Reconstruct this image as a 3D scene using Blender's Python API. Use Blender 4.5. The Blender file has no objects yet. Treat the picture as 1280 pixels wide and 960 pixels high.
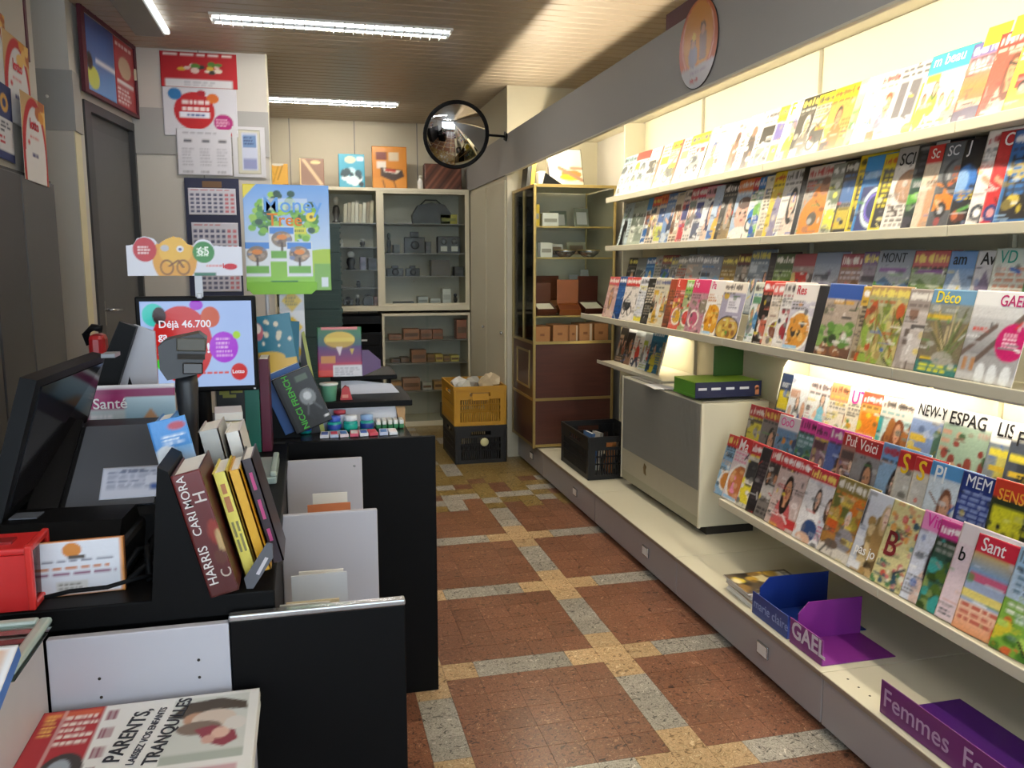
import bpy, bmesh, math, random
import numpy as np
from mathutils import Matrix, Vector

# ------------------------------------------------------------------ camera, sky, exposure
scene = bpy.context.scene
COL = scene.collection
cd = bpy.data.cameras.new('camera'); cam = bpy.data.objects.new('camera', cd); COL.objects.link(cam)
cam.location = (0, 0, 1.55); cam.rotation_euler = (math.pi/2 - 0.1435, 0, -0.2425)
cd.sensor_width = 36; cd.lens = 1036/1280*36; cd.clip_start = 0.05
scene.camera = cam
world = bpy.data.worlds.new('daylight'); scene.world = world; world.use_nodes = True
wb = world.node_tree.nodes['Background']; wb.inputs[0].default_value = (0.78, 0.87, 1.0, 1); wb.inputs[1].default_value = 4.6
vs = scene.view_settings; vs.view_transform = 'Standard'; vs.look = 'None'; vs.gamma = 1; vs.use_curve_mapping = False
vs.exposure = 0.05
TOP_TUBE, LOW_TUBE, CEIL_TUBE = 72.0, 42.0, 165.0
scene.cycles.caustics_reflective = False; scene.cycles.caustics_refractive = False
scene.cycles.max_bounces = 8; scene.cycles.sample_clamp_indirect = 6
scene.cycles.transparent_max_bounces = 16

# ------------------------------------------------------------------ helpers
random.seed(4)
def srgb(c):
    if isinstance(c, str):
        c = c.lstrip('#'); c = c if len(c) == 6 else ''.join(q*2 for q in c); c = [int(c[i:i+2], 16)/255 for i in (0, 2, 4)]
    return [x/12.92 if x <= 0.04045 else ((x+0.055)/1.055)**2.4 for x in c]
_m = {}
def mat(name, col, rough=0.5, metal=0.0, var=0.06, scale=14.0, bump=0.0, coat=0.0, stretch=None):
    if name in _m: return _m[name]
    m = bpy.data.materials.new(name); m.use_nodes = True; nt = m.node_tree; b = nt.nodes['Principled BSDF']
    c = srgb(col)
    tc = nt.nodes.new('ShaderNodeTexCoord'); mp = nt.nodes.new('ShaderNodeMapping'); nz = nt.nodes.new('ShaderNodeTexNoise')
    if stretch: mp.inputs['Scale'].default_value = stretch
    nz.inputs['Scale'].default_value = scale; nz.inputs['Detail'].default_value = 4
    mx = nt.nodes.new('ShaderNodeMix'); mx.data_type = 'RGBA'
    mx.inputs[6].default_value = [x*(1-var) for x in c]+[1]; mx.inputs[7].default_value = [min(1, x*(1+var)) for x in c]+[1]
    nt.links.new(tc.outputs['Object'], mp.inputs[0]); nt.links.new(mp.outputs[0], nz.inputs['Vector'])
    nt.links.new(nz.outputs['Fac'], mx.inputs[0]); nt.links.new(mx.outputs[2], b.inputs['Base Color'])
    b.inputs['Roughness'].default_value = rough; b.inputs['Metallic'].default_value = metal; b.inputs['Coat Weight'].default_value = coat
    if bump:
        bp = nt.nodes.new('ShaderNodeBump'); bp.inputs['Strength'].default_value = bump; bp.inputs['Distance'].default_value = 0.01
        nt.links.new(nz.outputs['Fac'], bp.inputs['Height']); nt.links.new(bp.outputs[0], b.inputs['Normal'])
    _m[name] = m; return m
def cm(col, rough=0.5, metal=0.0):                     # plain paint or plastic of one colour
    return mat('paint_%s_%d_%d' % (col.lstrip('#'), rough*100, metal*100), col, rough, metal, 0.04)
def glow(name, col, s):
    if name in _m: return _m[name]
    m = bpy.data.materials.new(name); m.use_nodes = True; nt = m.node_tree; nt.nodes.clear()
    o = nt.nodes.new('ShaderNodeOutputMaterial'); e = nt.nodes.new('ShaderNodeEmission')
    e.inputs[0].default_value = srgb(col)+[1]; e.inputs[1].default_value = s; nt.links.new(e.outputs[0], o.inputs[0]); _m[name] = m; return m
def printed(name, rough, emit=0.0):
    if name in _m: return _m[name]
    m = bpy.data.materials.new(name); m.use_nodes = True; nt = m.node_tree; b = nt.nodes['Principled BSDF']
    a = nt.nodes.new('ShaderNodeVertexColor'); a.layer_name = 'print'
    if not emit: nt.links.new(a.outputs[0], b.inputs['Base Color'])
    b.inputs['Roughness'].default_value = rough
    nz = nt.nodes.new('ShaderNodeTexNoise'); nz.inputs['Scale'].default_value = 9; bp = nt.nodes.new('ShaderNodeBump')
    bp.inputs['Strength'].default_value = 0.05; bp.inputs['Distance'].default_value = 0.01
    nt.links.new(nz.outputs['Fac'], bp.inputs['Height']); nt.links.new(bp.outputs[0], b.inputs['Normal'])
    if emit:
        nt.links.new(a.outputs[0], b.inputs['Emission Color']); b.inputs['Emission Strength'].default_value = emit
        b.inputs['Base Color'].default_value = (0, 0, 0, 1)
    _m[name] = m; return m
def glass(name='glass', tint=(0.965, 0.985, 0.975), alpha=0.12, rough=0.03, ior=1.13):
    if name in _m: return _m[name]
    m = bpy.data.materials.new(name); m.use_nodes = True; nt = m.node_tree; nt.nodes.clear()
    o = nt.nodes.new('ShaderNodeOutputMaterial'); t = nt.nodes.new('ShaderNodeBsdfTransparent'); g = nt.nodes.new('ShaderNodeBsdfGlossy')
    f = nt.nodes.new('ShaderNodeFresnel'); f.inputs[0].default_value = ior; mx = nt.nodes.new('ShaderNodeMixShader')
    t.inputs[0].default_value = (*tint, 1); g.inputs['Roughness'].default_value = rough
    nt.links.new(f.outputs[0], mx.inputs[0]); nt.links.new(t.outputs[0], mx.inputs[1]); nt.links.new(g.outputs[0], mx.inputs[2])
    nt.links.new(mx.outputs[0], o.inputs[0]); _m[name] = m; return m

class MB:
    """collects solids; build() links them as one mesh object"""
    def __init__(s): s.v = []; s.f = []; s.mi = []; s.sm = []
    def add(s, vs_, fs, mi=0, smooth=False):
        o = len(s.v); s.v += [tuple(v) for v in vs_]
        for f in fs: s.f.append([i+o for i in f]); s.mi.append(mi); s.sm.append(smooth)
        return s
    def box(s, x0, y0, z0, x1, y1, z1, mi=0, b=0.0):
        x0, x1 = sorted((x0, x1)); y0, y1 = sorted((y0, y1)); z0, z1 = sorted((z0, z1))
        if b <= 0:
            return s.add([(x0,y0,z0),(x1,y0,z0),(x1,y1,z0),(x0,y1,z0),(x0,y0,z1),(x1,y0,z1),(x1,y1,z1),(x0,y1,z1)],
                  [(0,3,2,1),(4,5,6,7),(0,1,5,4),(1,2,6,5),(2,3,7,6),(3,0,4,7)], mi)
        b = min(b, (x1-x0)*.49, (y1-y0)*.49, (z1-z0)*.49)
        bm = bmesh.new(); bmesh.ops.create_cube(bm, size=1)
        for v in bm.verts: v.co = Vector(((x0+x1)/2+v.co.x*(x1-x0), (y0+y1)/2+v.co.y*(y1-y0), (z0+z1)/2+v.co.z*(z1-z0)))
        bmesh.ops.bevel(bm, geom=bm.edges[:], offset=b, segments=2, affect='EDGES', profile=.5)
        bm.verts.index_update()
        s.add([v.co[:] for v in bm.verts], [[v.index for v in f.verts] for f in bm.faces], mi, False); bm.free(); return s
    def prism(s, pts, lo, hi, axis='z', mi=0):       # polygon pts (2D) extruded along axis
        def P(a, b, h): return {'z': (a, b, h), 'y': (a, h, b), 'x': (h, a, b)}[axis]
        n = len(pts); vs_ = [P(a, b, lo) for a, b in pts]+[P(a, b, hi) for a, b in pts]
        return s.add(vs_, [list(range(n))[::-1], list(range(n, 2*n))]+[(i, (i+1) % n, n+(i+1) % n, n+i) for i in range(n)], mi)
    def lathe(s, prof, c=(0,0,0), n=20, axis='z', mi=0, smooth=True):    # prof: (r, h)
        vs_ = []; fs = []
        for r, h in prof:
            for i in range(n):
                a = 2*math.pi*i/n; p = (r*math.cos(a), r*math.sin(a), h)
                if axis == 'y': p = (p[0], p[2], p[1])
                if axis == 'x': p = (p[2], p[0], p[1])
                vs_.append((p[0]+c[0], p[1]+c[1], p[2]+c[2]))
        for k in range(len(prof)-1):
            for i in range(n): fs.append((k*n+i, k*n+(i+1) % n, (k+1)*n+(i+1) % n, (k+1)*n+i))
        s.add(vs_, fs, mi, smooth)
        o = len(s.v)-len(vs_)
        for k in (0, len(prof)-1):
            if prof[k][0] > 1e-5: s.f.append([o+k*n+i for i in range(n)]); s.mi.append(mi); s.sm.append(False)
        return s
    def cyl(s, a, b, r, n=12, mi=0, r2=None):
        a = Vector(a); b = Vector(b); d = (b-a); q = d.to_track_quat('Z', 'Y'); r2 = r if r2 is None else r2; vs_ = []
        for base, rr in ((a, r), (b, r2)):
            for i in range(n):
                t = 2*math.pi*i/n; vs_.append(base+q @ Vector((rr*math.cos(t), rr*math.sin(t), 0)))
        s.add(vs_, [(i, (i+1) % n, n+(i+1) % n, n+i) for i in range(n)], mi, True)
        return s.add(vs_[:n]+vs_[n:], [list(range(n))[::-1], list(range(n, 2*n))], mi)
    def tube(s, pts, r, n=8, mi=0):
        P = [Vector(p) for p in pts]; vs_ = []; up = Vector((0.3, 0.2, 1)).normalized()
        for i, p in enumerate(P):
            d = (P[min(i+1, len(P)-1)]-P[max(i-1, 0)]).normalized(); x = d.cross(up).normalized(); y = x.cross(d)
            for k in range(n):
                t = 2*math.pi*k/n; vs_.append(p+x*(r*math.cos(t))+y*(r*math.sin(t)))
        m = len(P); fs = [(i*n+k, i*n+(k+1) % n, (i+1)*n+(k+1) % n, (i+1)*n+k) for i in range(m-1) for k in range(n)]
        fs += [list(range(n))[::-1], [(m-1)*n+k for k in range(n)]]
        return s.add(vs_, fs, mi, True)
    def mesh(s, name, mats):
        me = bpy.data.meshes.new(name); me.from_pydata(s.v, [], s.f)
        for m in (mats if isinstance(mats, (list, tuple)) else [mats]): me.materials.append(m)
        me.polygons.foreach_set('material_index', s.mi); me.polygons.foreach_set('use_smooth', s.sm); me.update()
        bm = bmesh.new(); bm.from_mesh(me); bmesh.ops.recalc_face_normals(bm, faces=bm.faces[:]); bm.to_mesh(me); bm.free()
        return me
    def build(s, name, mats, parent=None, loc=None, rot=None, mw=None):
        return link(name, s.mesh(name, mats), parent, loc, rot, mw)
def link(name, me, parent=None, loc=None, rot=None, mw=None):
    o = bpy.data.objects.new(name, me); COL.objects.link(o)
    if parent is not None: o.parent = parent
    if mw is not None: o.matrix_basis = mw
    if loc is not None: o.location = loc
    if rot is not None: o.rotation_euler = rot
    return o
def tag(o, label=None, cat=None, group=None, kind=None):
    if label: o['label'] = label
    if cat: o['category'] = cat
    if group: o['group'] = group
    if kind: o['kind'] = kind
    return o
def thing(name, label, cat, loc=(0, 0, 0), rot=(0, 0, 0), group=None, mw=None):
    o = bpy.data.objects.new(name, None); COL.objects.link(o); o.empty_display_size = 0.05
    o.location = loc; o.rotation_euler = rot
    if mw is not None: o.matrix_basis = mw
    return tag(o, label, cat, group)
def struct(o): o['kind'] = 'structure'; return o
def copy_tree(o, parent=None):
    c = o.copy(); COL.objects.link(c)
    if parent is not None: c.parent = parent
    for ch in [k for k in COL.objects if k.parent == o]: copy_tree(ch, c)
    return c

# ---- flat print: a small painter whose picture is stored as colours on a fine grid of the sheet
class Cv:
    def __init__(s, nx, ny, bg='#ffffff', seed=0):
        s.nx, s.ny = nx, ny; s.k = 3; W, H = nx*s.k, ny*s.k
        s.a = np.empty((H, W, 3)); s.a[:] = srgb(bg)
        s.u, s.v = np.meshgrid((np.arange(W)+.5)/W, (np.arange(H)+.5)/H); s.r = random.Random(seed)
    def put(s, m, c, a=1.0): s.a[m] = s.a[m]*(1-a)+np.array(srgb(c))*a; return s
    def rect(s, u0, v0, u1, v1, c, a=1.0): return s.put((s.u >= u0) & (s.u <= u1) & (s.v >= v0) & (s.v <= v1), c, a)
    def ell(s, cu, cv, ru, rv, c, a=1.0): return s.put(((s.u-cu)/ru)**2+((s.v-cv)/rv)**2 <= 1, c, a)
    def ring(s, cu, cv, ru, rv, w, c):
        d = ((s.u-cu)/ru)**2+((s.v-cv)/rv)**2; return s.put((d <= 1) & (d >= (1-w)**2), c)
    def line(s, u0, v0, u1, v1, w, c):
        du, dv = u1-u0, v1-v0; L = du*du+dv*dv+1e-9; t = np.clip(((s.u-u0)*du+(s.v-v0)*dv)/L, 0, 1)
        return s.put((s.u-u0-t*du)**2+(s.v-v0-t*dv)**2 <= w*w, c)
    def poly(s, pts, c, a=1.0):
        m = np.zeros(s.u.shape, bool); n = len(pts)
        for i in range(n):
            x0, y0 = pts[i]; x1, y1 = pts[(i+1) % n]
            cond = ((y0 > s.v) != (y1 > s.v)); m ^= cond & (s.u < (x1-x0)*(s.v-y0)/((y1-y0) or 1e-9)+x0)
        return s.put(m, c, a)
    def grad(s, v0, v1, c0, c1, u0=0, u1=1):
        m = (s.v >= v0) & (s.v <= v1) & (s.u >= u0) & (s.u <= u1); t = ((s.v-v0)/(v1-v0))[..., None]
        g = np.array(srgb(c0))*(1-t)+np.array(srgb(c1))*t; s.a[m] = g[m]; return s
    def text(s, u0, v0, u1, v1, n, c, ragged=.35):
        h = (v1-v0)/n
        for i in range(n):
            x = u0
            e = u1-(u1-u0)*ragged*s.r.random(); y = v1-h*(i+.5)
            while x < e:
                w = (u1-u0)*s.r.uniform(.08, .22); s.rect(x, y-h*.28, min(x+w, e), y+h*.28, c); x += w+(u1-u0)*.045
        return s
    def blobs(s, n, cols, u0, v0, u1, v1, ru, rv):
        for i in range(n):
            k = s.r.uniform(.5, 1.2); s.ell(s.r.uniform(u0, u1), s.r.uniform(v0, v1), ru*k, rv*k*s.r.uniform(.6, 1.3), s.r.choice(cols))
        return s
    def glyphs(s, u0, v0, u1, v1, n, c):                 # smeared title strokes, no letters
        x = u0; H = v1-v0
        while x < u1:
            w = s.r.uniform(.02, .05); k = s.r.uniform(.45, 1)
            if s.r.random() < .6: s.rect(x, v0+H*s.r.uniform(0, .15), x+w, v0+H*k, c, .85)
            else: s.ell(x+w*1.2, v0+H*.45, w*1.3, H*s.r.uniform(.25, .45), c, .8)
            if s.r.random() < .4: s.rect(x, v0+H*.35, x+w*2.4, v0+H*.55, c, .8)
            x += w*s.r.uniform(1.4, 2.4)
        return s
    def busy(s, cols, n, top=.8, amp=.22):
        for i in range(n):
            u, v, k = s.r.random(), s.r.uniform(0, top), s.r.random()
            if k < .45: s.ell(u, v, s.r.uniform(.02, .09), s.r.uniform(.015, .05), s.r.choice(cols), s.r.uniform(.35, .8))
            elif k < .7: w = s.r.uniform(.08, .3); s.rect(u-w/2, v, u+w/2, v+s.r.uniform(.012, .035), s.r.choice(cols), s.r.uniform(.5, .95))
            elif k < .85: s.line(u, v, u+s.r.uniform(-.2, .2), v+s.r.uniform(-.12, .12), s.r.uniform(.006, .02), s.r.choice(cols))
            else: s.text(u-.1, v, u+.2, v+s.r.uniform(.03, .08), 3, s.r.choice(cols))
        g = np.random.default_rng(s.r.randrange(9999)).normal(1, amp, (s.ny, s.nx)); g = np.kron(g, np.ones((s.k, s.k)))[..., None]
        s.a = np.clip(s.a*np.clip(g, .45, 1.6), 0, 1); return s
    def person(s, cu, cv, h, hair, skin, cloth, long=True):
        w = h*.62
        s.ell(cu, cv-h*.95, w*.95, h*.75, cloth)
        if long: s.ell(cu, cv-h*.12, w*.55, h*.62, hair)
        s.rect(cu-w*.14, cv-h*.5, cu+w*.14, cv-h*.2, skin)
        s.ell(cu, cv+h*.1, w*.46, h*.44, hair); s.ell(cu+w*.03, cv, w*.34, h*.36, skin)
        s.ell(cu-w*.12, cv+h*.05, w*.06, h*.035, '#2a2020'); s.ell(cu+w*.17, cv+h*.05, w*.06, h*.035, '#2a2020')
        s.ell(cu+w*.03, cv-h*.19, w*.12, h*.035, '#a84048'); return s
    def car(s, cu, cv, w, c):
        s.ell(cu, cv+w*.16, w*.36, w*.17, c); s.rect(cu-w*.52, cv-w*.1, cu+w*.52, cv+w*.12, c); s.ell(cu, cv+w*.17, w*.27, w*.1, '#3b4652')
        for q in (-.32, .32): s.ell(cu+q*w, cv-w*.1, w*.13, w*.11, '#16161a'); s.ell(cu+q*w, cv-w*.1, w*.06, w*.05, '#b9bcc2')
        return s
    def down(s): return s.a.reshape(s.ny, s.k, s.nx, s.k, 3).mean((1, 3))
def sheet(cv, w, h, t=0.0015, name='sheet', curl=0.0, mats=None, back='#f2f0ea', origin='corner'):
    """a sheet, w wide, h high, facing local +z, printed face at z=0, its body behind it"""
    c = cv.down(); ny, nx, _ = c.shape
    xs = np.linspace(0, w, nx); ys = np.linspace(0, h, ny)
    if origin == 'centre': xs = xs-w/2; ys = ys-h/2
    X, Y = np.meshgrid(xs, ys); U, V = np.meshgrid(np.linspace(0, 1, nx), np.linspace(0, 1, ny))
    Z = curl*(np.sin(U*math.pi)*.6+V*V*.8-0.3)
    vsx = np.stack([X, Y, Z], -1).reshape(-1, 3)
    back_v = [(xs[0], ys[0], Z[0, 0]-t), (xs[-1], ys[0], Z[0, -1]-t), (xs[-1], ys[-1], Z[-1, -1]-t), (xs[0], ys[-1], Z[-1, 0]-t)]
    n = nx*ny; i = np.arange((ny-1)*nx).reshape(ny-1, nx)[:, :-1].ravel()
    q = np.stack([i, i+1, i+nx+1, i+nx], 1).tolist()
    c0, c1, c2, c3 = 0, nx-1, n-1, n-nx
    bot = list(range(0, nx)); top = list(range(n-nx, n)); lf = list(range(0, n, nx)); rt = list(range(nx-1, n, nx))
    f = q+[[n+3, n+2, n+1, n], bot[::-1]+[n, n+1], [n+2, n+3]+top[::1], lf+[n+3, n], rt[::-1]+[n+1, n+2]]
    me = bpy.data.meshes.new(name); me.from_pydata(vsx.tolist()+back_v, [], f)
    mats = mats or [printed('print_gloss', .32), mat('paper_edge', '#ece9e2', .8)]
    for m in mats: me.materials.append(m)
    mi = [0]*len(q)+[1]*5; me.polygons.foreach_set('material_index', mi)
    me.polygons.foreach_set('use_smooth', [True]*len(q)+[False]*5)
    at = me.color_attributes.new('print', 'FLOAT_COLOR', 'POINT')
    cc = np.ones((n+4, 4), np.float32); cc[:n, :3] = c.reshape(-1, 3); cc[n:, :3] = srgb(back)
    at.data.foreach_set('color', cc.ravel()); me.update(); return me
_texts = []
def text(parent, s, size, loc, col, name='lettering', rot=(0, 0, 0), align='LEFT', bold=0.0, sx=1.0, rough=.5, extr=0.0003, m=None):
    """letters lying in the local xy plane of the parent; turned into a mesh at the end"""
    cu = bpy.data.curves.new(name, 'FONT'); cu.body = s; cu.size = size; cu.align_x = align; cu.offset = bold*size; cu.extrude = extr
    cu.resolution_u = 3
    o = bpy.data.objects.new(name, cu); COL.objects.link(o); o.parent = parent; o.location = loc; o.rotation_euler = rot; o.scale = (sx, 1, 1)
    cu.materials.append(m or cm(col, rough)); _texts.append(o); return o
def finish_texts():
    bpy.context.view_layer.update(); dg = bpy.context.evaluated_depsgraph_get()
    for o in _texts:
        me = bpy.data.meshes.new_from_object(o.evaluated_get(dg)); n = o.name; cu = o.data
        k = bpy.data.objects.new('lettering', me); COL.objects.link(k); k.parent = o.parent
        k.matrix_basis = o.matrix_basis.copy(); bpy.data.objects.remove(o); bpy.data.curves.remove(cu); k.name = n
FACE_CAM = (math.pi/2, 0, 0)          # a sheet standing upright and facing -Y

# ------------------------------------------------------------------ materials of the place
M = {}
M['wall'] = mat('wall_paint', '#c9c5bd', .75, 0, .03, 3)
M['cream'] = mat('cream_laminate', '#d9d2b8', .45, 0, .03, 2)
M['band'] = mat('grey_band', '#a3a29f', .5, 0, .03, 2)
M['slat'] = mat('ceiling_slat', '#b3a48e', .4, .1, .04, 2)
M['dark'] = mat('dark_void', '#2a2622', .8)
M['white'] = mat('white_enamel', '#e6e4dc', .35, 0, .02, 3)
M['shelf'] = mat('shelf_enamel', '#cec9b4', .38, 0, .03, 3)
M['drawer'] = mat('plinth_grey', '#a09c9d', .42, 0, .03, 3)
M['black'] = mat('black_laminate', '#080809', .5, 0, .08, 6)
M['blackp'] = mat('black_plastic', '#101113', .45, 0, .1, 20)
M['door'] = mat('door_grey', '#4e4f51', .42, 0, .04, 3)
M['maroon'] = mat('maroon_frame', '#571d2c', .5)
M['gold'] = mat('gold_anodised', '#b9a368', .3, .75, .05, 4)
M['wood'] = mat('brown_veneer', '#4a2a22', .35, 0, .35, 5, 0, 0, (1, 1, 12))
M['steel'] = mat('steel', '#b9bbbd', .25, .9, .04)
M['glass'] = glass()
for k in ('black', 'blackp'): M[k].node_tree.nodes['Principled BSDF'].inputs['Specular IOR Level'].default_value = .12
M['paper'] = mat('paper_white', '#ece9e4', .8)
M['page'] = mat('paper_edge', '#ece9e2', .8)
def stone(name, cols, sc, rough=.28):
    m = bpy.data.materials.new(name); m.use_nodes = True; nt = m.node_tree; b = nt.nodes['Principled BSDF']
    g = nt.nodes.new('ShaderNodeNewGeometry'); oi = nt.nodes.new('ShaderNodeObjectInfo')
    nz = nt.nodes.new('ShaderNodeTexNoise'); nz.inputs['Scale'].default_value = sc; nz.inputs['Detail'].default_value = 4
    nz.inputs['Distortion'].default_value = 2.2; nz.inputs['Roughness'].default_value = .62
    r = nt.nodes.new('ShaderNodeValToRGB'); el = r.color_ramp.elements
    while len(el) < len(cols): el.new(.5)
    for i, c in enumerate(cols): el[i].position = .36+.28*i/(len(cols)-1); el[i].color = srgb(c)+[1]
    hs = nt.nodes.new('ShaderNodeHueSaturation'); mr = nt.nodes.new('ShaderNodeMapRange')
    mr.inputs['To Min'].default_value = .86; mr.inputs['To Max'].default_value = 1.14
    nt.links.new(g.outputs['Position'], nz.inputs['Vector']); nt.links.new(nz.outputs['Fac'], r.inputs[0]); nt.links.new(r.outputs[0], hs.inputs['Color'])
    nt.links.new(oi.outputs['Random'], mr.inputs[0]); nt.links.new(mr.outputs[0], hs.inputs['Value'])
    nt.links.new(hs.outputs[0], b.inputs['Base Color']); b.inputs['Roughness'].default_value = rough
    return m
M['t_brown'] = stone('floor_brown_marble', ['#2e1c16', '#744a36', '#8c5f48', '#523428', '#a87f64'], 36)
M['t_grey'] = stone('floor_grey_marble', ['#3a3733', '#88837a', '#b0aba0', '#6a665e', '#c8c3b8'], 34)
M['t_tan'] = stone('floor_tan_marble', ['#6e5638', '#b4946a', '#ceb08a', '#8e7248', '#e0caa4'], 30)
M['t_yel'] = stone('floor_ochre_marble', ['#3c3018', '#78622f', '#98804a', '#5a4a26', '#b4a072'], 26)
M['grout'] = mat('grout', '#4c3a2e', .8)

# ------------------------------------------------------------------ floor
fl = struct(MB().box(-2.0, -1.6, -.06, 2.28, 8.3, -.004).build('floor', M['grout']))
T = .125
tile_me = {}
for k in ('t_brown', 't_grey', 't_tan', 't_yel'):
    tile_me[k] = MB().box(0.0006, 0.0006, -.004, T-.0006, T-.0006, 0.0).mesh('floor_tile', M[k])
rr = random.Random(7)
def tile_kind(i, j):
    sx, sy = (i % 6 == 0), (j % 6 == 0)
    y = 2.8975+j*T
    if y > 4.93:
        q = rr.random(); 
        if y < 5.75 and q < .34: return 't_grey' if rr.random() < .5 else 't_brown'
        if q < .08: return 't_grey'
        return 't_yel'
    if sx and sy: return 't_tan'
    if sx: return 't_tan' if j % 6 in (1, 5) else 't_grey'
    if sy: return 't_tan' if i % 6 in (1, 5) else 't_grey'
    return 't_brown'
rest = {k: MB() for k in tile_me}
for j in range(-36, 43):
    for i in range(-25, 10):
        x, y = 1.088+i*T, 2.8975+j*T
        if x+T > 2.28 or y < -1.6 or y+T > 8.3: continue
        k = tile_kind(i, j)
        if .2 < x < 1.66 and 2.15 < y < 5.15:
            o = link('floor_tile', tile_me[k], fl, (x, y, 0))
        else: rest[k].box(x+.0006, y+.0006, -.004, x+T-.0006, y+T-.0006, 0)
for k, mb in rest.items():
    tag(mb.build('floor_tiling', M[k], fl), kind='stuff')

# ------------------------------------------------------------------ ceiling of metal slats
ce = struct(MB().box(-2.0, -1.6, 2.925, 2.28, 8.3, 3.0).build('ceiling', M['dark']))
sl = MB().prism([(.0, 2.918), (.0, 2.905), (.006, 2.9), (.086, 2.9), (.092, 2.905), (.092, 2.918), (.088, 2.918), (.086, 2.906), (.006, 2.906), (.004, 2.918)], -2.0, 2.28, 'x').mesh('slat', M['slat'])
y = -1.6
while y < 8.2:
    link('slat', sl, ce, (0, y, 0)); y += .1

# ------------------------------------------------------------------ walls
struct(MB().box(2.28, -1.6, 0, 2.4, 8.3, 2.92).build('wall_right', M['wall']))
struct(MB().box(-2.1, 8.3, 0, 2.4, 8.42, 2.92).build('wall_back', mat('back_wall_paint', '#d3cab2', .7, 0, .03, 3)))
struct(MB().box(-2.1, -1.6, 0, -2.0, 8.3, 2.92).build('wall_left', M['wall']))
pil = struct(MB().box(-2.0, 4.86, 0, -1.14, 5.0, 2.92).build('wall_pilaster', M['wall']))
MB().box(-1.142, 4.862, 0, -1.136, 4.985, 2.24, 0).build('edge_strip', mat('yellowed_strip', '#d6cfae', .6), pil)
b = MB().box(-1.6, 4.845, 2.235, -1.125, 4.86, 2.535).box(-1.14, 4.86, 2.235, -1.125, 5.0, 2.535).build('band', M['band'], pil)
MB().lathe([(0, -.004), (.008, -.004), (.008, 0)], (-1.25, 4.845, 2.4), 10, 'y').build('screw_cap', M['white'], pil)
# skew wall with the grey door
A = Vector((-1.14, 5.0, 0)); Bv = Vector((-1.03, 5.86, 0)); L = (Bv-A).length; ang = math.atan2(Bv.y-A.y, Bv.x-A.x)
sk = struct(MB().box(0, .0, 2.43, L, .12, 2.92).box(0, 0, 0, .05, .12, 2.43).box(L-.01, 0, 0, L, .12, 2.43).build('wall_left_skew', M['wall'], None, A, (0, 0, ang)))
dr = struct(MB().box(.14, .02, 0, L-.02, .06, 2.38).build('door_1', M['door'], None, A, (0, 0, ang)))
MB().box(.05, -.012, 0, .14, .05, 2.43).box(L-.03, -.012, 0, L, .05, 2.43).box(.14, -.012, 2.38, L-.03, .05, 2.43).build('door_frame', mat('door_frame_grey', '#3b3c3e', .4), dr)
MB().box(.17, .008, 1.2, .205, .02, 1.34).tube([(.19, .01, 1.29), (.19, -.035, 1.29), (.2, -.045, 1.29), (.31, -.045, 1.285)], .009).build('door_handle', M['steel'], dr)
MB().box(.2, .012, 0.15, L-.08, .02, 2.3).build('door_panel', mat('door_panel_grey', '#545557', .4), dr)
# partition with the posters
pb = struct(MB().box(-2.0, 5.86, 0, -.2, 5.98, 2.92).build('wall_partition', M['wall']))
MB().box(-1.03, 5.848, 2.25, -.2, 5.86, 2.535).build('band', M['band'], pb)
MB().box(-.205, 5.85, 0, -.195, 5.985, 2.92).build('edge_strip', M['cream'], pb)
MB().box(-.62, 5.855, 0, -.612, 5.86, 2.92).build('panel_joint', mat('joint_grey', '#8d8b86', .6), pb)
# cupboard wall at the far right: face along the aisle, continuing the fascia
cw = struct(MB().box(1.545, 6.4, 0, 2.28, 8.3, 2.92).build('wall_cupboard', M['cream']))
MB().box(1.53, 6.4, 2.235, 1.545, 8.3, 2.535).build('band', M['band'], cw)
for y0, y1 in ((6.44, 7.13), (7.15, 7.84)):
    d = MB().box(1.533, y0, .05, 1.545, y1, 2.2, 0, .003).build('cupboard_door', M['cream'], cw)
    MB().lathe([(0, -.022), (.012, -.02), (.012, -.008), (.006, 0)], (1.533, y0+.08, 1.0), 12, 'x').build('knob', M['steel'], d)
# far wall panel joint above the cabinet
wbk = bpy.data.objects['wall_back']
for x in (-.1, .5, 1.1): MB().box(x-.004, 8.292, 0, x+.004, 8.3, 2.92).build('panel_joint', mat('joint_grey', '#8d8b86', .6), wbk)
# shop front behind: low wall, header, big panes
wf = struct(MB().box(-2.1, -1.72, 0, 2.4, -1.6, .35).box(-2.1, -1.72, 2.6, 2.4, -1.6, 3.0).box(-2.1, -1.72, .35, -1.9, -1.6, 2.6).box(2.25, -1.72, .35, 2.4, -1.6, 2.6).build('wall_front', M['wall']))
w1 = struct(MB().box(-1.9, -1.69, .35, 2.25, -1.63, .42).box(-1.9, -1.69, 2.53, 2.25, -1.63, 2.6).box(-1.9, -1.69, .42, -1.84, -1.63, 2.53).box(2.19, -1.69, .42, 2.25, -1.63, 2.53).build('window_1', cm('#4a4b4d', .4)))
for x in (-.55, .85): MB().box(x-.03, -1.69, .42, x+.03, -1.63, 2.53).build('mullion', cm('#4a4b4d', .4), w1)
for x0, x1 in ((-1.84, -.58), (-.52, .82), (.88, 2.19)): MB().box(x0, -1.663, .42, x1, -1.657, 2.53).build('pane', M['glass'], w1)

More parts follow.
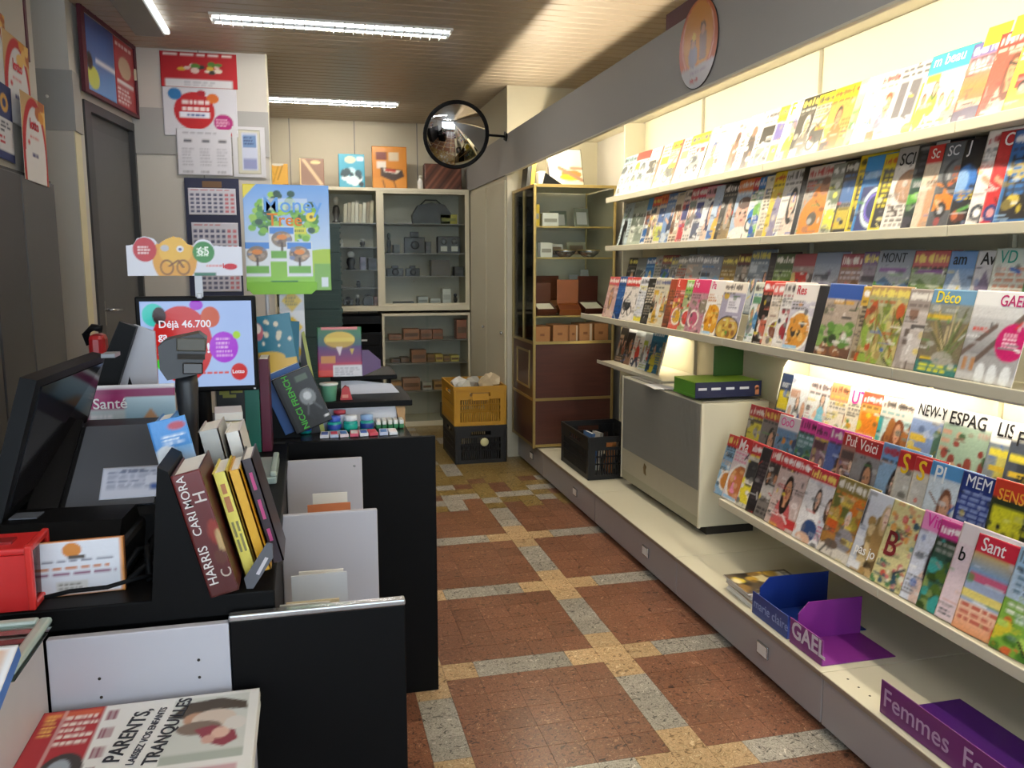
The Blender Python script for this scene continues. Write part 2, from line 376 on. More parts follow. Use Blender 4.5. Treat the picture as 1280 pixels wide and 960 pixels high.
# ------------------------------------------------------------------ fascia and canopy over the magazine wall
fa = struct(MB().box(1.53, .3, 2.235, 1.545, 6.4, 2.535).build('trim_1', M['band']))
MB().box(1.528, .3, 2.228, 1.55, 6.4, 2.236).build('lower_edge', M['shelf'], fa)
MB().box(1.545, .3, 2.535, 1.55, 3.45, 2.60).box(1.53, .3, 2.535, 1.545, 3.45, 2.60).build('maroon_strip', M['maroon'], fa)
tag(MB().box(1.755, .3, 2.5, 2.27, 6.39, 2.52).box(1.75, .3, 2.49, 1.76, 6.39, 2.53).build('light_canopy', M['cream']), 'cream canopy board above the lamps of the magazine wall', 'canopy')

def tube_lamp(y0, y1, x, z, s, label, group):
    t = thing('fluorescent_lamp', label, 'lamp', (x, y0, z), group=group)
    Ln = y1-y0
    MB().cyl((0, .03, 0), (0, Ln-.03, 0), .015, 8).build('tube', glow('tube_glow_%g' % s, '#fff2da', s), t)
    MB().box(-.06, 0, -.03, -.028, Ln, .018).box(-.03, 0, -.02, .02, .028, .02).box(-.03, Ln-.028, -.02, .02, Ln, .02).build('batten', M['white'], t)
    return t
tl = ['over the shelving nearest the shop window', 'over the second shelving from the shop window', 'over the third shelving from the shop window', 'over the shelving next to the glass vitrine', 'over the glass vitrine']
for k, (a, b_) in enumerate(((.5, 1.7), (1.72, 2.92), (2.94, 4.14), (4.16, 5.36), (5.4, 6.3))):
    t = tube_lamp(a, b_, 1.68, 2.335, TOP_TUBE, 'white fluorescent tube behind the fascia '+tl[k], 'fascia tubes')
    MB().box(-.135, .1, -.01, -.06, .13, .01).box(-.135, b_-a-.13, -.01, -.06, b_-a-.1, .01).build('bracket', M['white'], t)

# ------------------------------------------------------------------ magazine wall: plinth drawers and shelving, bay by bay
bays = [(0.02, 1.14, 'nearest the shop window'), (1.14, 2.27, 'second from the shop window'), (2.27, 3.40, 'third from the shop window'),
        (3.40, 4.53, 'with the convector heater'), (4.53, 5.40, 'beside the glass vitrine')]
plinths = [(0.02, 1.14, 'nearest the shop window'), (1.14, 2.27, 'under the large purple holder'), (2.27, 3.40, 'under the blue and small purple holders'),
        (3.40, 4.53, 'under the convector heater'), (4.53, 5.66, 'under the black crate'), (5.66, 6.38, 'under the glass vitrine')]
for y0, y1, w in plinths:
    t = thing('plinth_drawer', 'low grey plinth drawer unit with white top, '+w, 'drawer unit', (1.63, y0, 0), group='plinth drawer units along the right wall')
    W = y1-y0
    MB().box(.03, .004, 0, .64, W-.004, .185).build('body', M['drawer'], t)
    fr = MB().box(0, .003, .022, .03, W-.003, .183, 0, .003).build('drawer_front', M['drawer'], t)
    MB().box(-.006, .0015, .185, .645, W-.0015, .205, 0, .003).build('top_board', M['shelf'], t)
    MB().box(-.008, .0015, .187, -.004, W-.0015, .203).build('top_edging', mat('edging_brown', '#8c7f70', .5), t)
    yl = {3.40: .32, 4.53: .33, 2.27: .33, 5.66: .25}.get(y0)
    if yl:
        h = MB().box(-.008, yl, .085, 0, yl+.075, .135, 0, .002).build('label_holder', M['steel'], fr)
        MB().box(-.0085, yl+.005, .09, -.008, yl+.07, .13).build('price_label', M['paper'], h)
    if y0 == 1.14:
        for q in range(5): MB().lathe([(0, .2055), (.004, .2055), (.004, .2045)], (.05, W-.06-q*.055, 0), 8).build('peg_hole', M['dark'], t)
LIP = .036
def shelf_board(t, xf, z, W, y_lo=0, y_hi=None, name='shelf'):
    y_hi = W if y_hi is None else y_hi
    s_ = MB().box(xf, y_lo+.002, z-.018, 2.262, y_hi-.002, z).build(name, M['shelf'], t)
    MB().box(xf-.012, y_lo+.001, z-LIP+.008, xf, y_hi-.001, z+.008, 0, .003).build('shelf_lip', M['shelf'], s_)
    return s_
for k, (y0, y1, w) in enumerate(bays):
    t = thing('magazine_shelving', 'cream steel magazine shelving bay '+w, 'shelving', (0, y0, 0), group='magazine shelving bays')
    W = y1-y0
    for zz0, zz1 in ((.206, .86), (.862, 1.42), (1.422, 1.98), (1.982, 2.495)):
        MB().box(2.262, .003, zz0, 2.278, W-.003, zz1).build('back_panel', M['cream'], t)
    MB().box(2.245, .002, .206, 2.262, .022, 2.49).build('upright', M['shelf'], t)
    shelf_board(t, 2.0, 1.985, W); shelf_board(t, 2.0, 1.665, W)
    c = shelf_board(t, 1.832, 1.212, W)
    # step for the back row of the third shelf
    MB().box(2.0, .002, 1.30, 2.26, W-.002, 1.312).box(2.0, .002, 1.212, 2.012, W-.002, 1.30).build('display_step', M['shelf'], c)
    for q in (.12, W-.2):
        MB().prism([(2.25, 1.19), (1.86, 1.19), (2.25, 1.10)], q, q+.004, 'y').build('bracket', M['shelf'], t)
    if y0 < 3.3:
        d = shelf_board(t, 1.832, .472, W, 0, W if y0 < 2.2 else 1.11, 'lower_rack')
        Wd = W if y0 < 2.2 else 1.11
        MB().box(1.945, .002, .60, 2.06, Wd-.002, .612).box(2.045, .002, .76, 2.24, Wd-.002, .772).box(1.945, .002, .48, 1.955, Wd-.002, .60).box(2.045, .002, .612, 2.055, Wd-.002, .76).build('rack_steps', M['shelf'], d)
        MB().box(1.94, .002, .60, 1.946, Wd-.002, .64).box(2.04, .002, .76, 2.046, Wd-.002, .80).build('clear_lip', mat('clear_lip', '#d9d9d2', .2), d)
        for q in (.15, Wd-.1):
            MB().prism([(2.26, .455), (1.87, .45), (2.26, .34)], q, q+.004, 'y').build('bracket', M['shelf'], t)
        for q in (.2, .48, .76): MB().box(1.9, q, .438, 1.95, q+.012, .455).build('clip', M['blackp'], d)
        # curved end wing at the far end of the rack
        if y0 > 2.2:
            MB().prism([(2.26, .47), (2.26, 1.18), (2.2, 1.18), (2.13, 1.08), (2.1, .95), (2.1, .47)], 1.112, 1.118, 'y').build('end_wing', M['shelf'], d)
ep = tag(MB().box(2.12, 5.403, .207, 2.275, 5.42, 2.49).build('end_panel', M['cream']), 'cream end panel closing the magazine wall beside the vitrine', 'panel')

lowlab = {.25: 'nearest the shop window', 1.42: 'above the floral cover', 2.36: 'above the end wing of the rack', 4.66: 'above the magazines behind the heater'}
for a, b_ in ((.25, 1.38), (1.42, 2.34), (2.36, 3.46), (4.66, 5.3)):
    t = tube_lamp(a, b_, 2.1, 1.165, LOW_TUBE, 'fluorescent tube under the third shelf, '+lowlab[a], 'tubes under the third shelf')
    MB().box(-.05, .1, .018, -.03, .13, .034).box(-.05, b_-a-.13, .018, -.03, b_-a-.1, .034).build('bracket', M['white'], t)

# ------------------------------------------------------------------ ceiling luminaires
def luminaire(x0, y0, x1, y1, n, label, s):
    t = thing('louvre_light', label, 'ceiling light', (x0, y0, 2.9), group='louvred ceiling lights')
    W, D = x1-x0, y1-y0
    MB().box(0, 0, -.012, W, .012, .004).box(0, D-.012, -.012, W, D, .004).box(0, .012, -.012, .012, D-.012, .004).box(W-.012, .012, -.012, W, D-.012, .004).build('frame', M['white'], t)
    MB().box(.012, .012, -.001, W-.012, D-.012, .0005).build('reflector', mat('louvre_reflector', '#dfe8f2', .2, .3), t)
    MB().cyl((.03, D*.5, -.016), (W-.03, D*.5, -.016), .012, 8).build('tube', glow('ceil_glow_%g' % s, '#fff6ea', s), t)
    for i in range(1, n):
        x = W*i/n; MB().box(x-.003, .012, -.03, x+.003, D-.012, -.001).build('louvre', mat('louvre_blade', '#eef2f6', .2, .2), t)
    MB().box(.012, D*.5-.028, -.03, W-.012, D*.5-.025, -.012).build('louvre_rail', mat('louvre_blade', '#eef2f6', .2, .2), t)
    return t
luminaire(-.46, 4.97, .88, 5.17, 24, 'long louvred fluorescent ceiling light over the aisle', CEIL_TUBE)
luminaire(-.26, 7.24, .82, 7.46, 20, 'louvred fluorescent ceiling light near the far wall', CEIL_TUBE)
luminaire(-.3, 1.3, 1.04, 1.5, 24, 'added louvred fluorescent ceiling light, out of view above the till', CEIL_TUBE)  # extra luminaire out of view, added to brighten the counter
t = thing('strip_light', 'narrow strip light with grey housing by the left wall posters', 'ceiling light', (-.9, 4.2, 2.9))
MB().box(0, 0, -.05, .16, 1.17, -.001, 0, .004).build('housing', mat('housing_grey', '#8b8a80', .5), t)
MB().box(.161, .02, -.04, .19, 1.15, -.012, 0, .006).build('diffuser', glow('strip_glow', '#eef3f6', 2.2), t)

# ------------------------------------------------------------------ convector heater on the plinth
t = thing('convector_heater', 'large grey and cream convector heater standing on the plinth', 'heater', (1.85, 3.63, .206))
hg = mat('heater_grille', '#8e8c84', .5, .3, .05, 30)
MB().box(.006, .012, .045, .37, 1.04, .672, 0, .006).build('casing', M['shelf'], t)
g_ = MB().box(.002, .022, .235, .008, 1.03, .665).build('grille', hg, t)
rb = MB().box(0, 0, 0, .004, .004, .43).mesh('grille_rib', hg)
for i in range(84): link('grille_rib', rb, g_, (-.002, .024+i*.012, .235))
MB().box(0, .016, .1, .008, 1.036, .235).build('front_band', mat('heater_band', '#a9a592', .4), t)
MB().box(.002, .016, .047, .008, 1.036, .1).build('lower_front', mat('heater_low', '#98957f', .4), t)
MB().prism([(.66, .15), (.69, .155), (.7, .19), (.685, .215), (.66, .2), (.67, .18)], -.003, .001, 'x').build('badge', mat('brass_badge', '#7d6a45', .35, .6), t)
MB().box(.03, .05, .672, .34, 1.0, .676).build('outlet', hg, t)
MB().box(.06, .03, 0, .32, 1.02, .045).build('foot', M['dark'], t)
MB().box(-.002, .0, .045, .012, .014, .674, 0, .002).box(-.002, 1.04, .045, .012, 1.052, .674, 0, .002).build('corner_trim', M['shelf'], t)

ROWS = []
ROWS.append(('A', 2.035, 1.987, 0.285, 19, 'top-shelf', [
  (5.435, '#cfe3ea', '#9fc4d2', 'cars', '#3c4650', '#8fb0a0', '', '', 0, 'pale blue cover of small dark cars'),
  (5.169, '#d7e6ea', '#d23a34', 'cars', '#f0c92c', '#566', '', '', 0, 'red masthead and yellow burst over pale cars'),
  (4.938, '#efefe9', '-', 'boxes', '#2c2c30', '#9a9a94', '', '', 0, 'white cover of black and grey picture boxes'),
  (4.783, '#f0eee6', '-', 'edge', '#8a5a34', '#f0d43a', '', '', 0, 'brown left edge and yellow flash'),
  (4.637, '#dfe2c8', '#e6d83c', 'machine', '#4a5048', '#c9c23a', '', '', 0, 'yellow-green masthead and grey motorbike'),
  (4.508, '#f4f0ea', '-', 'edge', '#9a4a2e', '#c9a27c', '', '', 0, 'rust-red left edge on a white cover'),
  (4.377, '#f5f3ee', '#f0dc2e', 'car', '#9a9c9e', '#c8423c', '', '', 0, 'broad plain yellow masthead over a silver car'),
  (4.143, '#f6f2ec', '-', 'figure', '#e2a368', '#3f5f9c', '', '', 0, 'orange figure and blue corner on white'),
  (3.979, '#f3f1ee', '-', 'lines', '#b9b6b4', '#ddd', '', '', 0, 'nearly blank white cover with faint grey lines'),
  (3.898, '#f2ece6', '-', 'tall', '#8a6450', '#5a4038', '', '', 0, 'tall brown horse figure on white'),
  (3.751, '#f1eeea', '-', 'tall', '#3a3234', '#8a6a58', '', '', 0, 'black and brown standing figure on white'),
  (3.607, '#f0efec', '#f6f4f2', 'boxes', '#202022', '#8a9688', '', '', 0, 'black bold masthead strokes over grey boxes'),
  (3.486, '#e9e7ea', '#e8d83a', 'boxes', '#6a62a4', '#e9d24a', '', '', 0, 'yellow masthead and violet box'),
  (3.409, '#f1efe4', '-', 'figure', '#e9d62c', '#8b86b8', 'F', '#e8d210', .09, 'yellow capital letter on pale violet'),
  (3.305, '#2f2d2d', '#111113', 'figure', '#6c6862', '#d8d6d0', '', '', 0, 'black cover with grey masked figure'),
  (3.190, '#c9c6b8', '#e6d62c', 'machine', '#3c3c3a', '#c8a030', '', '', 0, 'yellow and black masthead over a grey machine'),
  (3.082, '#e2a152', '#ecd021', 'figure', '#b8692c', '#2a2018', '', '', 0, 'amber cover with yellow masthead and orange figure'),
  (2.917, '#f4f5ee', '-', 'plants', '#7fae58', '#bcd29a', '', '', 0, 'white cover with a green leaf patch'),
  (2.874, '#f2f4f4', '-', 'bike', '#5c86a8', '#9ab4c4', '', '', 0, 'white cover with a blue sports streak'),
  (2.793, '#f7f2ec', '#f4e6dc', 'figure', '#8d97b4', '#e0643c', '', '', 0, 'orange-red masthead strokes above a slanting skier'),
  (2.690, '#f4f3f1', '-', 'window', '#6a6870', '#e8c04a', '', '', 0, 'grey window photo framed on white with yellow strip'),
  (2.544, '#f1f5f3', '#3fa9b4', 'family', '#d8a48c', '#e8d64a', 'm beau', '#f4fbfb', .06, 'teal masthead with white letters over a white cover'),
  (2.354, '#b07a86', '#6a66a4', 'sunset', '#d8844c', '#4a4460', '', '', 0, 'violet and orange sunset cover'),
  (2.249, '#d4564a', '#c83c34', 'person', '#6a3a30', '#f0d8c8', '', '', 0, 'red cover with a face beside the sunset cover'),
  (2.149, '#e8d34a', '#222', 'car', '#c4322c', '#fff', '', '', 0, 'yellow cover with black masthead and red car'),
  (2.028, '#e6ebef', '#2d5fa8', 'bike', '#c8342c', '#2a2a2a', '', '', 0, 'blue masthead over a red bicycle'),
]))
ROWS.append(('B', 2.035, 1.667, 0.3, 14, 'second-shelf', [
  (5.311, '#b9c9cf', '-', 'tall', '#15161a', '#7d8a8e', '', '', 0, 'pale grey-blue cover with black standing figure'),
  (5.144, '#a9b4a6', '-', 'boxes', '#5f6a60', '#c4cbbf', '', '', 0, 'grey-green picture grid'),
  (4.923, '#dfe6ea', '#3c8fd0', 'boxes', '#7a4634', '#2c5f9a', '', '', 0, 'white cover with blue block and brown lower photo'),
  (4.849, '#d8c8b4', '#dd4a34', 'family', '#c9c24a', '#34465a', '', '', 0, 'bright red masthead over yellow-green crowd'),
  (4.731, '#cfc9c0', '#e8854a', 'boxes', '#4c6aa4', '#c2c864', '', '', 0, 'orange striped masthead over green and blue'),
  (4.629, '#7f9cc8', '#5a86c6', 'sport', '#2c3a58', '#c8d2dc', '', '', 0, 'mid-blue cover with dark runner'),
  (4.509, '#ded2bd', '-', 'family', '#b45a44', '#6a4c3c', '', '', 0, 'cream cover with red and brown crowd'),
  (4.405, '#e3a9a4', '#eee4da', 'boxes', '#2c3470', '#b63c44', '', '', 0, 'pink cover with navy square and red patch'),
  (4.325, '#e9d9d4', '#d65a66', 'family', '#a63440', '#7a8a84', '', '', 0, 'rose masthead over a white and red crowd'),
  (4.238, '#d4d6dc', '#d93a66', 'boxes', '#2f3a80', '#555c74', '', '', 0, 'crimson masthead with navy lower half'),
  (4.145, '#dfe2e6', '#e6a8bc', 'person', '#2c2c54', '#d8b49c', '', '', 0, 'pale pink masthead and dark-haired woman'),
  (4.038, '#b8cbe2', '-', 'figure', '#e0b64c', '#3c66a8', '', '', 0, 'sky-blue cover with golden figure'),
  (3.944, '#22201e', '#15151a', 'person', '#a49c90', '#b89c6a', '', '', 0, 'black cover with grey-haired portrait'),
  (3.799, '#a8bfd8', '#e8843c', 'baby', '#e2b09c', '#5a4038', '', '', 0, 'light blue cover with round baby face'),
  (3.656, '#e9e4dd', '#cc3440', 'machine', '#2f7ac6', '#5aa04a', '', '', 0, 'red masthead with blue and green toys'),
  (3.605, '#dfe7ee', '#2d7cd0', 'plants', '#6fae4a', '#2c5ab0', '', '', 0, 'blue masthead over bright green and blue play scene'),
  (3.542, '#e4dccb', '-', 'lines', '#6c665c', '#a8987c', '', '', 0, 'cream cover with brown type'),
  (3.475, '#d9c24a', '#e8cf2c', 'tall', '#8c86a4', '#c4b45a', '', '', 0, 'yellow head and lilac body'),
  (3.383, '#e6e4e0', '#cfcfd2', 'person', '#1b1b1d', '#e2c4b4', '', '', 0, 'white cover with black-haired woman'),
  (3.243, '#171618', '-', 'lines', '#3a3836', '#26242a', '', '', 0, 'plain black spine-like cover beside the orange shirt'),
  (3.208, '#a6a09a', '#d8d0cc', 'bigman', '#e08a34', '#6a4432', '', '', 0, 'seated man in an orange shirt'),
  (3.037, '#b4b8a8', '#8d9088', 'boxes', '#6d7a62', '#dfdc56', '', '', 0, 'grey-green cover with a yellow label at its foot'),
  (2.959, '#1d1c1f', '#3a3428', 'boxes', '#3c6aa8', '#c8b43c', '', '', 0, 'black cover with blue foot and gold type'),
  (2.866, '#e8d32a', '#e0c424', 'framed', '#232225', '#5a564e', '', '', 0, 'bright yellow frame around a black picture'),
  (2.829, '#2e7fc4', '#3a93d6', 'ring', '#1b2a68', '#d8ecf4', '', '', 0, 'blue cover with a glowing purple ring'),
  (2.730, '#e5d42c', '#d9c420', 'framed', '#15151b', '#2f2f36', '', '', 0, 'narrow yellow frame around black'),
  (2.661, '#e7e2db', '#a7a5a4', 'bigface', '#9a7358', '#5a4030', 'SCI', '#111114', .062, 'white cover with brown stone face and black letters'),
  (2.552, '#10131a', '-', 'aurora', '#5fae3c', '#1c4a3a', '', '', 0, 'black night cover with green aurora'),
  (2.502, '#d8c8b2', '#d2322e', 'tall', '#c89a78', '#e8dccb', 'Sc', '#f6e9e4', .05, 'beige cover with a red block of white letters'),
  (2.428, '#6d7278', '#585e66', 'carbig', '#d9812c', '#2c3036', 'SC', '#dfe2e6', .05, 'slate grey cover with an orange sports car'),
  (2.335, '#141519', '#1a1a22', 'planet', '#2f74c8', '#f0933a', 'J', '#f3f3f3', .07, 'black cover with blue planet and orange flash'),
  (2.253, '#e9e4e1', '#e8e2de', 'sport', '#cc3a36', '#39404c', '', '', 0, 'white cover with red racer and grey wing'),
  (2.197, '#c23438', '#c02c34', 'sport', '#e2dcd8', '#2a3a70', 'Ca', '#f7efec', .06, 'red cover with white letters and small round badge'),
  (2.144, '#2b6cae', '#2a66aa', 'framed', '#1e1d20', '#c9b24a', '', '', 0, 'blue frame around a black list cover'),
  (2.021, '#e3e6e8', '#26262a', 'car', '#2f6a4a', '#8a8a8a', '', '', 0, 'white cover with dark masthead and green car'),
  (1.910, '#20242c', '#c83a34', 'machine', '#8a8f98', '#d8d8d8', '', '', 0, 'dark cover with red masthead'),
]))
ROWS.append(('Cb', 2.02, 1.314, 0.29, 12.7, 'third-shelf back-row', [
  (5.175, '#2e2f2e', '#1d1d1f', 'person', '#7a6a5a', '#9a8a7c', '', '', 0, 'black masthead over a dim portrait'),
  (5.026, '#8d8f8b', '#777a78', 'boxes', '#4a4e50', '#a8aaa6', '', '', 0, 'plain grey cover with darker grey boxes'),
  (4.871, '#3c78b4', '#2f6aa8', 'figure', '#8ec2e4', '#d8c458', '', '', 0, 'blue cover between two grey covers'),
  (4.737, '#a9a8a2', '-', 'lines', '#6b6a66', '#c4c24a', '', '', 0, 'grey cover with yellow foot strip'),
  (4.643, '#7c6a64', '#8a3634', 'boxes', '#2e5ea8', '#3a7a4c', '', '', 0, 'dull red masthead over blue and green boxes'),
  (4.509, '#8f9090', '#7c7e80', 'lines', '#4f5052', '#b0b0ae', '', '', 0, 'mid-grey cover of text lines'),
  (4.424, '#9a9690', '#8c8a88', 'car', '#4c4a48', '#a8503c', '', '', 0, 'grey cover with a dark car'),
  (4.301, '#a3a19d', '#8f8f90', 'family', '#7a4c3c', '#c8ae9a', '', '', 0, 'grey cover with a brown crowd'),
  (4.118, '#7f8594', '#8a8f9c', 'sea', '#3d86c8', '#8fc4ea', '', '', 0, 'slate cover with black strokes over blue sea'),
  (3.898, '#a8883e', '#7a6a48', 'plants', '#7a5c2c', '#c8a64a', '', '', 0, 'old-gold and brown cover'),
  (3.744, '#8d8a86', '#5a2a30', 'tall', '#3c3432', '#b9a79a', '', '', 0, 'dark red head and grey figure'),
  (3.622, '#8491a0', '#5f6f84', 'family', '#44609c', '#c4ccd4', '', '', 0, 'slate-blue cover standing taller than its row'),
  (3.446, '#3a3638', '-', 'lines', '#55504e', '#28262a', '', '', 0, 'narrow charcoal cover'),
  (3.399, '#6f8a4c', '#4f5f3c', 'plants', '#8fb04a', '#3a5a30', '', '', 0, 'olive cover of green leaves'),
  (3.253, '#a0908c', '#9a4a52', 'boxes', '#c43a34', '#cfc07a', '', '', 0, 'dull rose masthead with red box at the foot'),
  (3.094, '#8e97a8', '#7e8a9e', 'sea', '#7d7690', '#a9a4b4', '', '', 0, 'slate-blue cover with pale lettering and lilac haze'),
  (2.918, '#93808a', '#a04a56', 'plants', '#a86a44', '#8f7a4a', '', '', 0, 'mauve cover with a red scribbled masthead'),
  (2.786, '#877a88', '#77608a', 'sea', '#6b5a7c', '#8a8a94', '', '', 0, 'violet-grey cover with purple lettering'),
  (2.704, '#8f97a2', '#8b929e', 'lake', '#5c8f4e', '#5d86b4', 'MONT', '#2a3038', .05, 'grey cover with dark letters over an alpine lake'),
  (2.515, '#8ea27c', '#b85a5a', 'lake', '#4f7a34', '#7c9a4c', '', '', 0, 'brick-red masthead over a green meadow'),
  (2.347, '#6f8fb8', '#5c84b8', 'peak', '#d4dbe2', '#4a5a78', 'am', '#24282e', .055, 'blue mountain cover with black letters'),
  (2.229, '#b9b7bc', '#c4c2c4', 'peak', '#7a6f88', '#9a94a4', 'Av', '#141416', .058, 'pale grey cover with two bold black letters'),
  (2.159, '#c8ccc4', '#bcc4bc', 'lines', '#c88c74', '#cfc8ba', 'VD', '#3a9c8c', .07, 'pale cover with thin tall teal letters'),
  (2.031, '#9fb3a4', '#7a9a84', 'lake', '#4a7a4c', '#8fb8c8', '', '', 0, 'pale green cover with a lake'),
  (1.903, '#b8a894', '#8a5a4a', 'peak', '#c8c0b4', '#6a5a54', '', '', 0, 'beige mountain cover'),
]))
ROWS.append(('Cf', 1.85, 1.214, 0.268, 13.5, 'third-shelf front-row', [
  (5.071, '#cfa7a2', '#c94e52', 'person', '#8d6c62', '#d8c0b4', '', '', 0, 'rosy cover with red masthead'),
  (4.889, '#1f4e8e', '#1c4a8a', 'lines', '#2c6ab4', '#173a70', '', '', 0, 'plain navy blue cover'),
  (4.769, '#e9e2dc', '#cf3c36', 'machine', '#2c2e34', '#dcd8d2', '', '', 0, 'red masthead above a black shape on white'),
  (4.558, '#dfe1e6', '#e4e4ea', 'lines', '#b4b8c4', '#e8da4a', '', '', 0, 'white cover with yellow foot'),
  (4.441, '#2a2826', '-', 'lines', '#d8cfbc', '#4a4640', '', '', 0, 'slim black cover with cream lines'),
  (4.340, '#d9d1bb', '#cfc8b4', 'family', '#2b2824', '#d8ac3c', '', '', 0, 'beige cover with black dancing figures'),
  (4.141, '#7f4a34', '#a84a30', 'lines', '#b4643c', '#5c3628', '', '', 0, 'rust-brown edge cover'),
  (4.062, '#d8695a', '#d84a3a', 'food', '#d9a92c', '#b08a64', 'L', '#fbe6dc', .06, 'coral cover with yellow dish and one white letter'),
  (3.948, '#9fae7e', '#8fbf5c', 'food', '#d8443a', '#5a7a9a', '', '', 0, 'green cover with red round fruit'),
  (3.867, '#b98a98', '#dd3c74', 'food', '#c45a7a', '#8a8270', 'Fe', '#f9dbe6', .06, 'hot pink masthead over a dark table'),
  (3.688, '#eeeae6', '#f2eeea', 'dish', '#e3a32c', '#c87a20', 'Pa', '#d9588c', .055, 'white cover with golden pasta and pink letters'),
  (3.545, '#aaa6c0', '#efe6da', 'bowl', '#c9a24a', '#5f9a44', '', '', 0, 'lilac cover with a white label above a salad bowl'),
  (3.275, '#e4e8ea', '#dfe3d4', 'family', '#3f7fb4', '#5a8f6a', '', '', 0, 'white cover with blue and green figures'),
  (3.203, '#26221f', '#d2382e', 'food', '#c46a54', '#3f5a3a', '', '', 0, 'black cover with red block and salmon slices'),
  (3.122, '#dccfbf', '#d9706c', 'food', '#7d4a38', '#d6d04a', '', '', 0, 'beige cover with pink lettering and brown roast'),
  (3.044, '#e6e2e0', '#dcd6d2', 'food', '#9a2f38', '#3a3f48', '', '', 0, 'white-edged cover with crimson stripe'),
  (2.970, '#cdc9d6', '#efeae6', 'dish', '#d9963a', '#3f3a36', 'Res', '#c43848', .062, 'white masthead with red letters over a lilac photo'),
  (2.809, '#252426', '-', 'blank', '#2a292b', '#222', '', '', 0, 'entirely black blank cover'),
  (2.749, '#b3a294', '#2f55a4', 'succulent', '#5f8a3c', '#3a4a2c', '', '', 0, 'blue corner, two yellow shapes and potted succulents'),
  (2.542, '#a89a84', '#c8a23c', 'lines', '#4a4238', '#7a5a3c', '', '', 0, 'thin taupe cover with yellow rim'),
  (2.512, '#a9a77c', '#c47a3c', 'garden', '#8da844', '#b8562c', '', '', 0, 'orange masthead over autumn grasses'),
  (2.315, '#a79c96', '#9f948e', 'interior', '#cfc8c4', '#6a5e58', '', '', 0, 'taupe cover with a pale room'),
  (2.216, '#8d8f86', '#6f9cc0', 'pots', '#6a7a4c', '#3c7a78', 'Déco', '#f0dc2e', .062, 'blue masthead with yellow letters over potted reeds'),
  (2.042, '#d8d9da', '#f1f2f3', 'bench', '#8f8f92', '#6a5a54', 'GAEL', '#b8246c', .045, 'white masthead with magenta letters and pink disc'),
  (1.758, '#cfd6d2', '#4a8a7c', 'plants', '#5a8a4a', '#c8a858', '', '', 0, 'green masthead over foliage'),
  (1.635, '#e2d8c8', '#c8643c', 'interior', '#b4a48c', '#6a5a4a', '', '', 0, 'terracotta masthead over a cream room'),
]))
ROWS.append(('Db', 2.065, 0.774, 0.295, 13, 'lower-rack back-tier', [
  (3.384, '#22304e', '-', 'boxes', '#d8c42c', '#4a6a9a', '', '', 0, 'navy cover with yellow text patches'),
  (3.293, '#e9edf2', '-', 'family', '#2c4a8c', '#c8a08c', '', '', 0, 'white cover with a blue crowd'),
  (3.158, '#f1f4f4', '#f2dfe0', 'swim', '#7fc4dc', '#3a2c28', '', '', 0, 'white cover with woman in a pale blue swimsuit'),
  (3.005, '#f6ecdf', '#f0a070', 'food', '#d8c85a', '#b06a4a', '', '', 0, 'peach masthead over small yellow dishes'),
  (2.884, '#f4ead4', '#f2e6ea', 'food', '#e0a838', '#5a8a4c', 'UT', '#d83c9c', .075, 'cream cover with big magenta letters'),
  (2.800, '#f0b45c', '#e8563c', 'boxes', '#e8882c', '#d9d03c', '', '', 0, 'tomato red masthead on an orange cover'),
  (2.683, '#cfe4e2', '#f2e2d8', 'hair', '#7a4426', '#3fa4a8', '', '', 0, 'teal edge and flowing auburn hair'),
  (2.516, '#6f86b8', '#f3f3f0', 'building', '#4a6a5c', '#d8b848', 'NEW-Y', '#1c1c1e', .058, 'white masthead with black letters over a green statue'),
  (2.361, '#9fb8a4', '#f2f2ee', 'facade', '#8a3c34', '#c89a84', 'ESPAG', '#18181a', .066, 'white masthead with black letters over red doorways'),
  (2.159, '#7f8a94', '#f4f4f0', 'road', '#3c444c', '#e0d048', 'LIS', '#161618', .066, 'white masthead with short black letters over a tram street'),
  (2.079, '#4a5260', '#f2f0e2', 'road', '#d8b62c', '#30343c', 'F', '#141416', .066, 'white masthead with one black letter over yellow bars'),
  (1.915, '#d8c8b4', '#d8443a', 'person', '#6a4030', '#e0b8a0', '', '', 0, 'red masthead and brown-haired woman'),
  (1.777, '#c8d4dc', '#3a6ab0', 'building', '#8a6a5a', '#d8c8b8', '', '', 0, 'blue masthead over a tower'),
]))
